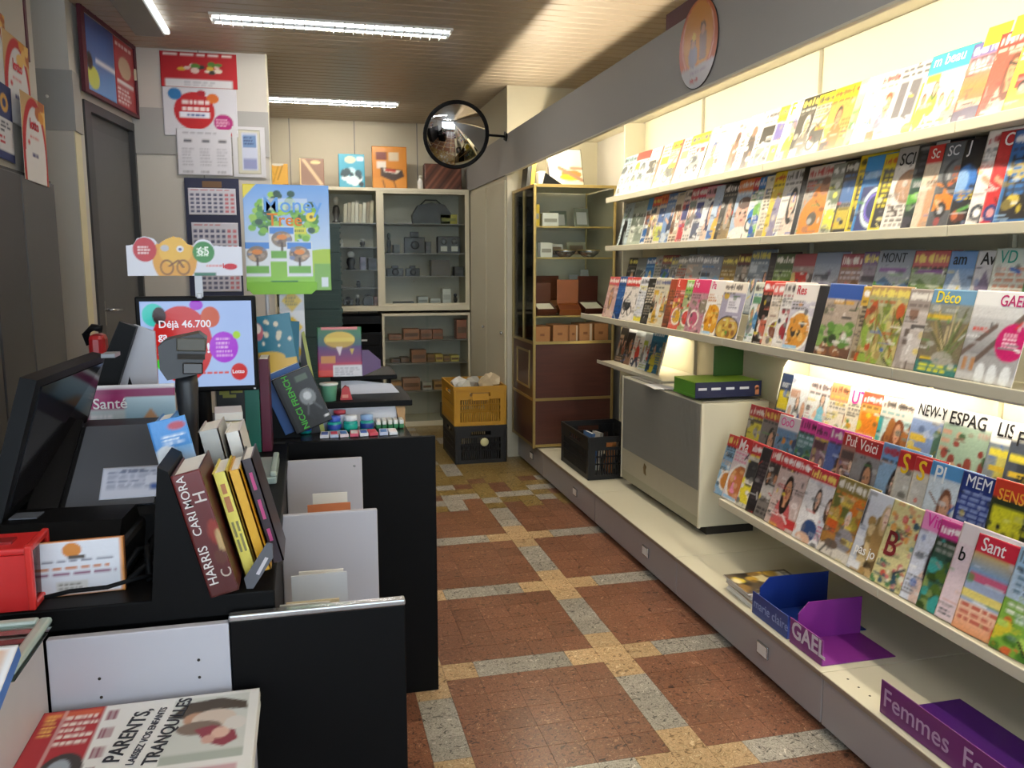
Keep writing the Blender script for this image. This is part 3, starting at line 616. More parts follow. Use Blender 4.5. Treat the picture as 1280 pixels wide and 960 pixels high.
ROWS.append(('Dm', 1.965, 0.614, 0.295, 12.7, 'lower-rack middle-tier', [
  (3.473, '#5a4c3c', '#b83038', 'boxes', '#d8c83c', '#2a2624', '', '', 0, 'dark cover with yellow blocks and red masthead'),
  (3.353, '#7d7674', '#b52c3a', 'person', '#1f1d1f', '#c8b4ac', '', '', 0, 'red masthead over a black and grey couple'),
  (3.221, '#6d8cae', '#e8dfe4', 'rings', '#d83c98', '#c8843c', 'OoO', '#e85aa8', .05, 'blue cover with round pink letters'),
  (3.067, '#4f7f98', '#dc4aa0', 'plants', '#5a8a44', '#3a5a6a', '', '', 0, 'magenta and teal cover of green fields'),
  (2.953, '#8a6a7c', '#d844a4', 'family', '#c8b44a', '#5a3a44', '', '', 0, 'bright magenta masthead over a mixed crowd'),
  (2.856, '#5a6ca8', '#c43c9c', 'person', '#4a2f28', '#d8b08c', '', '', 0, 'violet-blue cover with magenta corner'),
  (2.769, '#a8786c', '#b8302e', 'family', '#8a6a60', '#5a4a48', 'Pub', '#f4dcd8', .06, 'dark red masthead with pale letters over portraits'),
  (2.691, '#8d8a8c', '#b42c30', 'person', '#3a3234', '#c8a898', 'Voici', '#f2e4e2', .058, 'red masthead with white letters over a grey portrait'),
  (2.546, '#8fb0d0', '#6f9cd0', 'person', '#2e2220', '#c89a7c', '', '', 0, 'blue cover with a dark-haired man'),
  (2.454, '#d8d0c0', '#b82c34', 'boxes', '#c8c4bc', '#5a8a44', 'S', '#f0c62c', .1, 'crimson cover with one big yellow letter, beside the blue portrait'),
  (2.374, '#dcd6c8', '#bb3038', 'boxes', '#d0ccc4', '#6a9a4c', 'S', '#f2c82e', .1, 'crimson cover with one big yellow letter, beside the sky-blue script cover'),
  (2.298, '#d8e4ee', '#5a9cd8', 'person', '#7a4c34', '#d8786c', 'Pl', '#f0f6fa', .08, 'pale cover with sky-blue script masthead'),
  (2.162, '#243a86', '#22367e', 'lines', '#8fa0d0', '#e8ecf6', 'MEM', '#e9eef8', .062, 'royal blue cover with thin white capital letters'),
  (2.031, '#2f3a26', '#d2402e', 'boxes', '#d8d42e', '#3f4a2c', 'SENS', '#f0a83a', .05, 'red masthead with orange letters over dark green'),
  (1.856, '#e0d4c8', '#c83c58', 'person', '#5a3428', '#e2baa4', '', '', 0, 'pink-red masthead and smiling woman'),
  (1.707, '#c4d0b4', '#4a8a4c', 'food', '#c8a43c', '#7a9a4c', '', '', 0, 'green masthead over a dish'),
]))
ROWS.append(('Df', 1.85, 0.474, 0.3, 17.4, 'lower-rack front-tier', [
  (3.495, '#8fb8d8', '#d03a38', 'food', '#c8843c', '#e8eef2', '', '', 0, 'sky-blue cover with red corner and plated food'),
  (3.412, '#e9dde0', '#cf3236', 'dish', '#c87a48', '#e890b4', 'Ma', '#f8ecec', .075, 'red masthead with white script over pink and white'),
  (3.284, '#d9d4c8', '#c8343a', 'boxes', '#3c3c3e', '#e8d83c', '', '', 0, 'white and red cover with black and yellow captions'),
  (3.197, '#2e2a2e', '-', 'lines', '#5a4a50', '#1f1c20', '', '', 0, 'black cover with faint rose text'),
  (3.126, '#7a7470', '#c4323a', 'family', '#c8343c', '#2c2628', '', '', 0, 'grey cover with red-dressed women'),
  (3.039, '#cdb8b4', '#c83038', 'person', '#2a1f1e', '#c83a3c', '', '', 0, 'red-dressed dark-haired woman close-up'),
  (2.833, '#e4e2e6', '#c42c44', 'women', '#2f2422', '#c8ccd8', '', '', 0, 'two women in white and blue under a red block'),
  (2.664, '#a8793c', '#8a7a3c', 'autumn', '#d87a2c', '#8a8478', '', '', 0, 'orange-lettered autumn garden with a crouching man'),
  (2.485, '#d6dbe6', '#dfe4ee', 'blonde', '#c8aa78', '#8a7448', 'pas jo', '#f4f2ee', .05, 'long-haired blonde woman in a fur collar'),
  (2.356, '#dcd49c', '#d8d096', 'floral', '#c8584a', '#3a5a6a', 'B', '#7a1c24', .12, 'cream floral cover with a burgundy initial'),
  (2.208, '#d9dfee', '#e892c8', 'person', '#2a2024', '#d8b09c', 'Vital', '#e23ca4', .062, 'pale blue cover with hot pink masthead letters'),
  (2.131, '#22281f', '#c83c8c', 'plants', '#4f6a2c', '#3fa09c', '', '', 0, 'black and leaf-green cover with teal type'),
  (2.051, '#e6d2da', '#e8dce0', 'leg', '#d8a494', '#5a4c44', 'b', '#1a1a1c', .06, 'pale pink plain cover with a round salmon shape'),
  (1.980, '#9fb4d4', '#d02c44', 'layers', '#e89c6c', '#e8d87c', 'Sant', '#f8f0f0', .062, 'crimson masthead with white letters over sky-blue and peach bands'),
  (1.839, '#a9cbe6', '#9fc6e6', 'salad', '#7fae44', '#d8c83c', '', '', 0, 'light blue top over a bright green salad'),
  (1.705, '#e8e0d8', '#8a3c8c', 'person', '#6a4430', '#e0b49c', '', '', 0, 'purple masthead and brown-haired woman'),
  (1.579, '#d0dcc8', '#d86a3c', 'food', '#c89a4c', '#7a8a4c', '', '', 0, 'orange masthead over a bread basket'),
]))

# ------------------------------------------------------------------ magazines
SKIN = ['#e2b89e', '#d8a486', '#ecc8b0', '#c8906c']
def cover(base, mast, mot, c1, c2, seed, nx=38, ny=52):
    v = Cv(nx, ny, base, seed); r = v.r; sk = r.choice(SKIN)
    low = .80 if mast != '-' else 1.0
    def mix(a, b, t):
        a = a.lstrip('#'); b = b.lstrip('#'); a = a if len(a) == 6 else ''.join(q*2 for q in a); b = b if len(b) == 6 else ''.join(q*2 for q in b)
        return '#'+''.join('%02x' % int(int(a[i:i+2], 16)*(1-t)+int(b[i:i+2], 16)*t) for i in (0, 2, 4))
    d = mix(base, '#101014', .45); lt = mix(base, '#ffffff', .5)
    if mot == 'cars':
        for q in range(6): v.car(.2+.45*(q % 2)+r.uniform(-.05, .05), .14+.24*(q//2), .34, r.choice([c1, c2, d, '#a8b0b4']))
        v.ell(.25, .68, .16, .08, c1)
    elif mot == 'boxes':
        v.rect(.06, .42, .55, .72, c1); v.rect(.06, .08, .4, .36, c2); v.rect(.45, .1, .94, .38, mix(c1, base, .5)); v.rect(.6, .44, .94, .7, d)
        v.blobs(10, [c1, c2, lt, d], .05, .08, .9, .7, .07, .05); v.text(.08, .36, .5, .44, 2, lt)
    elif mot == 'edge':
        v.rect(0, 0, .14, 1, c1); v.rect(.2, .55, .7, .72, c2); v.blobs(8, [c2, d, '#b8b4ae'], .25, .1, .9, .5, .1, .05); v.text(.2, .75, .9, .95, 3, c1)
    elif mot == 'machine':
        v.ell(.35, .38, .3, .15, c1); v.ring(.18, .24, .16, .12, .3, '#1b1b1d'); v.ring(.62, .24, .16, .12, .3, '#1b1b1d'); v.rect(.2, .42, .6, .52, c2); v.line(.25, .5, .5, .66, .03, d); v.text(.06, .62, .5, .76, 3, c2)
    elif mot == 'car': v.car(.46, .36, .7, c1); v.rect(.05, .06, .95, .16, mix(base, '#888888', .3)); v.text(.06, .58, .6, .76, 3, c2); v.rect(.5, .6, .9, .7, c2)
    elif mot == 'carbig': v.grad(0, .8, mix(base, '#101014', .4), base); v.car(.5, .3, .86, c1); v.ring(.4, .62, .3, .2, .2, c2); v.text(.3, .5, .7, .72, 3, '#b0583a')
    elif mot == 'figure': v.person(.36, .52, .34, c2, sk, c1, False); v.rect(.04, .05, .3, .2, c2); v.text(.5, .2, .95, .5, 5, c1)
    elif mot == 'lines': v.text(.08, .45, .9, .8, 6, c1); v.rect(.06, .04, .94, .14, c2); v.text(.1, .2, .7, .42, 4, mix(c1, base, .4))
    elif mot == 'tall':
        v.ell(.34, .34, .17, .34, c1); v.ell(.37, .68, .1, .1, c2); v.line(.26, .3, .2, .02, .05, c1); v.line(.42, .3, .48, .02, .05, c2); v.text(.58, .2, .95, .6, 6, c2)
    elif mot == 'plants':
        v.grad(0, low, mix(c2, '#202018', .3), mix(base, c1, .3)); v.blobs(40, [c1, c2, mix(c1, '#102010', .4), mix(c1, '#ffffc0', .3)], .02, .02, .95, low*.7, .09, .06); v.text(.06, low*.78, .7, low*.96, 2, lt)
    elif mot == 'bike':
        v.ring(.24, .22, .17, .13, .14, '#333'); v.ring(.7, .22, .17, .13, .14, '#333'); v.line(.24, .22, .45, .42, .02, c1); v.line(.45, .42, .7, .22, .02, c1); v.ell(.45, .52, .1, .14, c1); v.line(.1, .1, .6, .3, .02, c2); v.text(.06, .62, .6, .78, 3, c2)
    elif mot == 'window': v.rect(.1, .3, .6, .78, c1); v.rect(.3, .3, .36, .78, lt); v.rect(.62, .1, .78, .7, c2); v.text(.06, .82, .9, .97, 2, '#3a3a3e'); v.ell(.6, .12, .14, .08, '#e0a048')
    elif mot == 'family':
        for q in range(5): v.person(.12+.2*q, .5+r.uniform(-.14, .12), .2, r.choice([c2, '#2c2018', '#6a4630']), r.choice(SKIN), r.choice([c1, c2, d, lt]), r.random() < .5)
        v.text(.05, .04, .8, .16, 2, c2); v.rect(.05, .64, .35, .76, c2)
    elif mot == 'sunset': v.grad(0, .45, c2, c1); v.grad(.45, .85, c1, base); v.ell(.5, .1, .7, .12, c2); v.rect(.05, .22, .9, .3, '#efe2d0', .6); v.text(.08, .62, .6, .8, 4, '#d8d0e0')
    elif mot in ('person', 'hair'):
        if mot == 'hair': v.rect(0, 0, .12, 1, c2); v.blobs(26, [c1, mix(c1, '#e0a050', .4), mix(c1, '#201008', .4)], .25, .02, .9, .6, .12, .2); v.person(.5, .55, .34, c1, sk, mix(c1, '#000000', .3))
        else: v.person(.42, .5, .42, c1, c2 if mot == 'x' else sk, mix(c2, base, .3)); v.text(.04, .1, .32, .3, 4, d); v.rect(.6, .06, .96, .18, c2)
    elif mot == 'sport': v.person(.4, .62, .2, c2, sk, c1, False); v.ell(.42, .34, .16, .2, c1); v.line(.4, .22, .25, .04, .05, c2); v.line(.45, .22, .6, .06, .05, c2); v.line(.3, .42, .12, .5, .03, sk); v.ell(.16, .14, .12, .09, c2); v.ell(.16, .14, .06, .045, lt)
    elif mot == 'baby': v.ell(.42, .42, .3, .24, c1); v.ell(.42, .6, .26, .1, c2); v.ell(.32, .44, .04, .03, '#2a2020'); v.ell(.52, .44, .04, .03, '#2a2020'); v.ell(.42, .32, .07, .02, '#a05050'); v.ell(.42, .08, .4, .14, '#f0e4e0'); v.text(.05, .7, .9, .8, 1, lt)
    elif mot == 'bigman': v.ell(.44, .26, .4, .3, c1); v.ell(.5, .5, .22, .2, c1); v.ell(.6, .68, .13, .12, '#b07a58'); v.ell(.6, .76, .12, .06, c2); v.line(.3, .4, .12, .1, .07, c1); v.ell(.3, .1, .1, .05, '#b07a58'); v.ell(.42, .24, .14, .1, '#5a564e'); v.text(.05, .64, .36, .8, 3, '#b83a3a')
    elif mot == 'framed': v.rect(.07, .05, .93, .84, c1); v.blobs(10, [c2, mix(c2, c1, .5)], .12, .1, .88, .6, .1, .06); v.text(.12, .3, .85, .75, 7, base)
    elif mot == 'ring': v.rect(.08, .03, .95, .6, c1); v.ring(.45, .32, .3, .26, .22, c2); v.ring(.45, .32, .22, .19, .2, '#7a6ad0'); v.rect(.05, .7, .7, .78, lt)
    elif mot == 'bigface': v.ell(.42, .52, .3, .2, c1); v.ell(.36, .52, .2, .16, mix(c1, '#e0c0a0', .3)); v.ell(.34, .54, .04, .02, c2); v.ell(.48, .54, .04, .02, c2); v.text(.08, .05, .8, .32, 5, '#6a6460')
    elif mot == 'aurora': v.grad(.1, .6, base, c2); v.poly([(0, .3), (.5, .36), (1, .5), (1, .58), (.5, .44), (0, .42)], c1, .8); v.ell(.3, .4, .22, .05, '#a8e080', .7); v.blobs(6, ['#3a3a44'], .05, .02, .95, .12, .1, .05); v.text(.1, .66, .8, .95, 4, '#3a3e46')
    elif mot == 'planet': v.ell(.16, .5, .2, .2, c1); v.ell(.1, .52, .12, .13, '#a8d0f0', .6); v.ell(.55, .62, .2, .1, c2); v.ell(.55, .62, .1, .05, '#fff0c0'); v.text(.1, .3, .8, .42, 3, '#c8b040'); v.blobs(10, ['#b8643a', '#5a2a1c'], .05, .03, .6, .2, .06, .06); v.ell(.8, .2, .16, .3, '#4a5a70')
    elif mot in ('sea', 'lake', 'peak'):
        v.grad(.3, low, lt, base); 
        if mot == 'peak': v.poly([(-.1, .2), (.22, .78), (.42, .46), (.66, .7), (1.1, .2)], c1); v.poly([(-.1, .1), (.3, .5), (.6, .3), (1.1, .45), (1.1, 0), (-.1, 0)], c2)
        else: v.poly([(-.1, .5), (.25, .66), (.55, .52), (.8, .64), (1.1, .5), (1.1, .3), (-.1, .3)], mix(c2, '#405060', .3))
        if mot == 'sea': v.grad(.0, .55, c2, c1); v.ell(.5, .3, .6, .03, '#e8f2f8', .6); v.rect(.06, .6, .5, .68, d)
        if mot == 'lake': v.grad(.3, .46, c2, mix(c2, '#ffffff', .3)); v.blobs(30, [c1, mix(c1, '#1a2a10', .4), mix(c1, '#e0e080', .2)], 0, 0, 1, .32, .1, .06); v.blobs(10, [c1], 0, .4, .3, .55, .08, .07); v.rect(.1, .72, .7, .76, '#8a5a9a')
        v.text(.06, .04, .5, .14, 2, lt)
    elif mot in ('food', 'dish', 'bowl', 'salad'):
        if mot == 'bowl': v.ell(.5, .16, .5, .24, '#3c3a44'); v.ell(.5, .17, .46, .2, c1); v.blobs(26, [c2, c1, '#d8c86a', '#8a5a2c'], .15, .05, .85, .3, .08, .05); v.rect(.3, .46, .82, .72, '#e6e4ee'); v.text(.36, .52, .76, .66, 3, '#8a88a0'); v.ell(.2, .74, .12, .06, '#c8a43c')
        elif mot == 'dish': v.ell(.42, .3, .4, .3, '#f4f2ee'); v.ell(.42, .3, .34, .26, c1); v.blobs(24, [c1, c2, mix(c1, '#fff0b0', .4)], .15, .1, .7, .5, .07, .05); v.rect(.04, .03, .5, .08, '#9cc8e8'); v.text(.06, .6, .5, .76, 3, c2)
        elif mot == 'salad': v.grad(.5, 1, '#c8dcf0', base); v.rect(0, 0, 1, .5, c1); v.blobs(60, [c1, c2, '#d86a3c', '#4a7a2c', '#b8d868'], 0, 0, 1, .34, .08, .05); v.text(.1, .55, .8, .8, 4, '#6a8aa8'); v.text(.1, .36, .8, .48, 2, '#eef4e4')
        else: v.ell(.35, .26, .26, .17, '#efe9e0'); v.ell(.35, .26, .2, .13, c1); v.ell(.7, .5, .2, .13, c2); v.blobs(18, [c1, c2, mix(c1, '#ffffff', .4), d], .05, .05, .95, .6, .06, .04); v.text(.06, .62, .6, .77, 3, d)
    elif mot == 'succulent': v.rect(0, 0, 1, .16, '#6a4a3a'); v.blobs(14, ['#c8a07a', '#d8c8b4', '#8a5a3c'], .05, .02, .95, .18, .08, .05); v.blobs(34, [c1, c2, mix(c1, '#d8e8a0', .3)], .05, .2, .9, .46, .1, .06); v.rect(.45, .84, .62, .96, '#e8c83c'); v.rect(.72, .84, .88, .96, '#e8c83c'); v.rect(.25, .72, .8, .76, '#c89a3c'); v.rect(0, .8, .3, .98, '#2f55a4')
    elif mot == 'garden':
        v.blobs(60, [c1, c2, '#a8925c', '#6d7a3c', '#c8b878'], 0, 0, 1, .8, .09, .1)
        for q in range(14): v.line(r.uniform(.1, .9), r.uniform(0, .3), r.uniform(.1, .9), r.uniform(.5, .8), .012, r.choice(['#b8c060', '#7a8a34', '#8a5030']))
    elif mot == 'autumn': v.blobs(50, [c1, '#a8983c', '#6a7034', '#c8a85c'], 0, .45, 1, 1, .1, .09); v.person(.5, .5, .22, '#d8d8d8', sk, c2, False); v.ell(.55, .26, .2, .14, '#8a8890'); v.rect(0, 0, 1, .14, '#ded6cc'); v.ell(.3, .16, .16, .06, '#6a5a50'); v.rect(.06, .28, .3, .44, '#c85a24')
    elif mot == 'interior': v.rect(.0, .4, 1, .8, mix(c1, base, .4)); v.rect(.15, .1, .85, .4, c1); v.rect(.1, .3, .2, .5, c2); v.line(.3, .1, .3, .02, .02, c2); v.line(.7, .1, .7, .02, .02, c2); v.rect(.2, .5, .5, .56, d); v.ell(.2, .7, .1, .1, '#8a6a5a')
    elif mot == 'pots':
        v.rect(0, 0, 1, .62, '#7a705c'); v.rect(0, 0, 1, .16, c2); v.rect(.08, .17, .5, .2, '#e0c02c')
        for q in range(22): v.line(.55+r.uniform(-.1, .1), .2, .55+r.uniform(-.42, .42), r.uniform(.5, .8), .012, r.choice([c1, '#9a8a5c', '#5a5a34', '#c8b890']))
        v.rect(0, .64, .5, .7, '#d8b83c'); v.ell(.5, .2, .2, .08, '#a8a49a'); v.text(.1, .03, .9, .13, 2, '#d8d83c')
    elif mot == 'bench':
        v.rect(0, 0, 1, .7, '#a9a9ab'); v.grad(.3, .7, '#8d8d90', '#c8c9cb'); v.line(.0, .28, .5, .62, .03, c2); v.line(.3, .24, .9, .74, .035, c2); v.rect(0, 0, 1, .1, '#c8c8ca')
        for q in (.08, .22): v.rect(q, .12, q+.07, .26, '#b8865a')
        for q in (.42, .62, .84): v.ell(q, .1, .08, .12, '#e8ecf0')
        v.ell(.8, .46, .25, .2, '#c8206c'); v.text(.66, .38, .95, .56, 4, '#f4d0e0')
    elif mot == 'swim': v.person(.5, .72, .22, '#3a2820', sk, sk); v.ell(.5, .36, .16, .26, c1); v.line(.36, .5, .2, .2, .05, sk); v.line(.64, .5, .8, .3, .05, sk); v.text(.04, .4, .24, .6, 4, '#c8a0a8')
    elif mot == 'building': v.grad(0, .8, '#5f78b0', '#8aa0cc'); v.rect(.55, .1, .68, .62, c1); v.ell(.61, .64, .08, .06, c1); v.line(.66, .6, .8, .76, .03, c1); v.rect(.5, 0, .76, .14, '#8a8278'); v.rect(.04, .52, .4, .6, c2); v.rect(.04, .36, .36, .44, c2); v.rect(.78, 0, .95, .3, '#6a7088')
    elif mot == 'facade':
        v.rect(0, 0, 1, .8, base)
        for q in (.3, .62, .88): v.rect(q-.07, .1, q+.07, .42, c1); v.ell(q, .42, .07, .07, c1)
        for q in (.7, .6, .5): v.rect(.03, q, .2, q+.05, c2)
        v.blobs(12, [c1, c2, '#3a5a3a', '#c8d4c4'], .1, .02, .95, .75, .06, .05)
    elif mot == 'road': v.poly([(0, 0), (1, 0), (.7, .6), (.4, .6)], c1); v.rect(.2, .3, .6, .6, c2, .7); v.line(.3, 0, .5, .6, .015, '#d8d8d8'); v.rect(.05, .6, .5, .68, '#e8d84a'); v.rect(.1, .44, .55, .5, '#d8b83c')
    elif mot == 'rings':
        v.blobs(20, [c2, '#4a7a9a', '#7a9a5c', '#3a4a6a'], 0, .05, 1, .66, .12, .09); v.ring(.2, .88, .14, .09, .35, c1); v.ring(.55, .88, .14, .09, .35, c1); v.ring(.85, .85, .12, .08, .35, '#d8d04a')
    elif mot == 'women': v.person(.4, .6, .26, c1, sk, '#f0eef0'); v.person(.72, .54, .26, '#5a3a2a', sk, c2); v.ell(.4, .18, .2, .14, '#2f4a7c'); v.ell(.3, .05, .2, .08, sk); v.text(.6, .1, .95, .3, 4, '#c85a78')
    elif mot == 'blonde':
        v.grad(0, 1, '#c8ccd8', base); v.blobs(46, [c1, c2, '#b08c54', '#d8c090', '#6a5636'], .18, .02, .8, .68, .12, .1); v.person(.52, .74, .3, c1, '#ecd2c0', '#a08050'); v.rect(.03, .55, .07, .97, '#18181c'); v.rect(.03, .93, .2, .97, '#18181c'); v.text(.05, .5, .2, .56, 2, '#7a8aa8'); v.rect(.02, .03, .3, .13, '#efeff4')
    elif mot == 'floral': v.blobs(60, [c1, c2, '#5a8a5a', '#e0a458', '#8ab0a8', '#d87a78', '#c8bc70'], .02, .5, .98, .98, .05, .035); v.blobs(50, [c1, c2, '#5a8a5a', '#e0a458', '#d87a78', '#efe6d0'], .02, .02, .98, .3, .05, .035); v.rect(.15, .34, .95, .5, base)
    elif mot == 'leg': v.ell(.55, .7, .24, .13, c1); v.ell(.95, .5, .25, .4, c2); v.rect(.75, 0, 1, .25, '#8ab054'); v.text(.06, .05, .3, .12, 2, '#5a5a60')
    elif mot == 'layers': v.grad(0, .3, c1, '#f0d0b8'); v.rect(0, .34, 1, .42, c2); v.rect(0, .42, 1, .56, '#a8b8d8'); v.rect(.05, .52, .95, .6, '#d8688c'); v.grad(.6, .8, '#78a8d8', '#c8b070'); v.text(.06, .1, .8, .3, 3, '#c86a5a'); v.ell(.8, .1, .2, .14, '#d86a3c')
    elif mot == 'blank': pass
    if mot not in ('blank',):
        k = 10 if mot in ('bench', 'leg', 'blonde', 'layers', 'window', 'edge', 'bowl', 'facade') else 26
        v.busy([c1, c2, d, lt, mix(base, '#ffffff', .75), '#1a1a1c', mix(c1, '#ffffff', .4), mix(c2, '#101010', .4), r.choice(['#d8402c', '#e8d040', '#3c6ab8', '#f2f2ee', '#5a9a4c'])], k, low, .06 if k > 10 else .04)
    if mast != '-':
        mh = r.choice([.74, .78, .8, .82])
        v.rect(0, mh, 1, 1, mast) if mot not in ('blonde', 'floral', 'garden') else v.rect(0, .86, 1, 1, mast, .5)
    return v
n_mag = 0
for key, X0, Z0, hh, lean, phrase, items in ROWS:
    l = math.radians(lean)
    for i, (Y, base, mast, mot, c1, c2, ti, tc, sz, desc) in enumerate(items):
        r = random.Random(1000+n_mag); n_mag += 1
        Y = min(Y, 5.385)
        h = hh*r.uniform(.965, 1.02); w = h*r.uniform(.72, .765); th = r.choice([.003, .0035, .004])
        if 'taller' in desc: h *= 1.09
        s = [a[0] for a in items]; gap = max(.03, (s[i]-s[i+1]) if i+1 < len(s) else .15)
        a = min(.13, (th+.002)/gap) if key != 'A' else min(.11, (th+.002)/gap)
        a = max(a, .035)
        if mast == '-' and ti == '' and mot not in ('blank', 'tall', 'edge'): pass
        v = cover(base, mast, mot, c1, c2, n_mag)
        if mast != '-' and not ti and r.random() < .85:
            tc2 = r.choice(['#ffffff', '#f4f0e8', '#f0e070']) if sum(srgb(mast)) < 1.1 else r.choice(['#18181a', '#b8242c', '#2c3c80', '#3a3034'])
            v.glyphs(.05, .84, r.choice([.75, .95, 1.1]), .965, r.choice([3, 4, 5, 6]), tc2); v.text(.05, .77, .8, .81, 1, r.choice([c1, c2, '#202024']))
        me = sheet(v, w, h, th, 'magazine', .003)
        ex = Vector((math.sin(a), -math.cos(a), 0)); ey = Vector((math.cos(a)*math.sin(l), math.sin(a)*math.sin(l), math.cos(l)))
        tilt = r.uniform(-.012, .012); ex, ey = ex*math.cos(tilt)+ey*math.sin(tilt), ey*math.cos(tilt)-ex*math.sin(tilt)
        ez = ex.cross(ey); mw = Matrix((ex, ey, ez)).transposed().to_4x4(); mw.translation = (X0, Y, Z0+(w*math.sin(-tilt) if tilt < 0 else 0)+.001)
        o = link('magazine', me, None, mw=mw)
        tag(o, phrase+' magazine, '+desc, 'magazine', {'A': 'magazines on the top shelf', 'B': 'magazines on the second shelf', 'C': 'magazines on the third shelf', 'D': 'magazines on the lower rack'}[key[0]])
        if ti:
            y_t = {'pas jo': .22*h, 'B': .36*h, 'b': .62*h, 'SCI': .78*h, 'SENS': .79*h, 'S': .735*h, 'Pl': .77*h, 'Ma': .79*h, 'UT': .78*h, 'ESPAG': .825*h, 'LIS': .825*h, 'F': .78*h}.get(ti, .84*h); sz = min(sz, (h*.985-y_t)/.74)
            text(o, ti, sz, (.02 if ti != 'GAEL' else .09, y_t, .004), tc, 'masthead', bold=.0 if ti in ('MEM', 'VD', 'MONT') else .009, sx=.7 if ti == 'NEW-Y' else .85)
        if key == 'A' and 'sunset' in desc:
            MB().box(.04, h*.93, .002, .13, h*1.16, .0035).build('yellow_note', cm('#ecd93a', .8), o)

# ------------------------------------------------------------------ holders, piles and boxes on the plinth
def holder(y0, y1, h, xb, colr, colr2, txt, size, label, bold=.01, upright=True, tcol='#d9cfe0', ty=.03):
    """folded plastic holder: front plate along the plinth edge, base plate, side plate; y0 far end"""
    t = thing('magazine_holder', label, 'holder', (1.647, y0, .206)); W = y0-y1
    fp = MB().box(0, -W, 0, .004, 0, h, 0, .001).build('front_plate', cm(colr, .35), t)
    MB().box(.004, -W, 0, xb, 0, .003).build('base_plate', cm(colr2, .35), t)
    if upright: MB().prism([(.03, .003), (.03, h+.01), (.07, h+.05), (xb, h+.05), (xb, .003)], -.004, 0, 'y').build('side_plate', cm(colr2, .35), t)
    for q, wd in enumerate([txt] if 'Femmes' not in txt else txt.split()): text(fp, wd, size, (-.0008, -.012-q*.312, ty), tcol, 'lettering', (math.pi/2, 0, -math.pi/2), bold=bold)
    return t
holder(2.76, 2.515, .088, .33, '#24408c', '#17307c', 'marie claire', .05, 'royal blue plastic holder between magazine pile and small purple holder', .005, True, '#8fa2d4')
holder(2.50, 2.305, .092, .29, '#7c2c7e', '#7a2a84', 'GAEL', .083, 'small purple plastic holder lettered in white capitals', .022)
holder(2.012, 1.28, .105, .29, '#6a2470', '#4c1c74', 'Femmes Femmes', .08, 'long purple plastic holder lettered twice along its front', .004, False, '#b79cc0')
rp = random.Random(3)
pile_cols = ['#e8e6e0', '#c8ccd0', '#b8a48c', '#dfe3e6', '#9a9488', '#e2ded4', '#6a6258', '#d8d4cc', '#54483a']
pile_desc = ['bottom of the pile, white edges', 'second from the bottom of the pile, pale grey', 'third from the bottom of the pile, fawn', 'fourth from the bottom of the pile, cool white',
             'fifth from the bottom of the pile, stone grey', 'fourth from the top of the pile, cream', 'third from the top of the pile, dull brown', 'second from the top of the pile, off-white', 'top of the pile, dark cover with gold and yellow shapes']
for i in range(9):
    v = Cv(26, 34, pile_cols[i], 60+i)
    if i == 8: v.blobs(30, ['#2a241e', '#c8a23c', '#e8d8a8', '#8a6a34', '#d8c040'], 0, 0, 1, 1, .14, .09).text(.1, .8, .9, .95, 2, '#e8e4da')
    me = sheet(v, .21, .28, .006, 'magazine', .002); a = rp.uniform(-.06, .06)
    o = link('magazine', me, None, (1.665+rp.uniform(-.012, .012), 3.0+rp.uniform(-.008, .008), .2135+i*.0066), (0, 0, -math.pi/2+a))
    tag(o, 'flat magazine on the plinth, '+pile_desc[i], 'magazine', 'pile of magazines on the plinth')

# ---- things on the heater
t = thing('ledge_shelf', 'short cream ledge behind the heater carrying a few magazines', 'shelf', (1.93, 4.3, .884))
MB().box(0, 0, 0, .32, 1.05, .01).box(-.006, 0, -.004, 0, 1.05, .018).build('board', M['shelf'], t)
MB().prism([(0.3, 0), (.02, 0), (.3, -.12)], .98, .985, 'y').build('bracket', M['shelf'], t)
for i, (Y, base, mast, mot, c1, c2, h, d) in enumerate([(5.3, '#3a3230', '#2a2624', 'family', '#8a4a34', '#c8a88c', .25, 'dark brown cover of people'), (5.16, '#1f1d20', '#e8ecf0', 'person', '#2a2224', '#c89478', .26, 'black cover with white top'),
        (5.02, '#e9e6e2', '#e6eef4', 'sport', '#d2342c', '#2c3a5a', .25, 'white cover with red runner'), (4.86, '#dfe3e8', '#dfe6ea', 'family', '#c8443c', '#b8c848', .24, 'white cover of small red figures'),
        (4.74, '#1f6c94', '#2a86b0', 'figure', '#d8c83c', '#123c5c', .26, 'teal-blue cover with yellow figure'), (4.56, '#a89470', '-', 'lines', '#c8b890', '#8a7650', .2, 'wood-coloured edge')]):
    l = .25; a = .05; v = cover(base, mast, mot, c1, c2, 400+i)
    if i == 4: v.text(.1, .84, .9, .96, 1, '#e8f4f8')
    ex = Vector((math.sin(a), -math.cos(a), 0)); ey = Vector((math.cos(a)*math.sin(l), math.sin(a)*math.sin(l), math.cos(l))); mw = Matrix((ex, ey, ex.cross(ey))).transposed().to_4x4(); mw.translation = (2.03-.004*i, Y, .897)
    o = link('magazine', sheet(v, .19 if i < 5 else .03, h, .006, 'magazine', .002), None, mw=mw)
    tag(o, 'magazine on the ledge behind the heater, '+d, 'magazine', 'magazines behind the heater')
for i in range(5):
    o = link('paper_sheet', sheet(Cv(8, 8, ['#f0eeea', '#e4e6ea', '#f2f0ec', '#dfe2e4', '#efece4'][i], i), .2, .29, .0012, 'paper_sheet'), None, (1.83+i*.014, 4.30-.018*i, .8835+i*.0016), (0, 0, -math.pi/2+.06*(i-2)))
    tag(o, ['lowest loose white sheet on the heater', 'second lowest pale sheet on the heater', 'middle white sheet in the heater pile', 'second highest greyish sheet on the heater', 'topmost cream sheet on the heater'][i], 'paper', 'loose sheets on the heater')
t = thing('display_box', 'flat green and navy counter display box on the heater', 'box', (1.845, 3.70, .895))
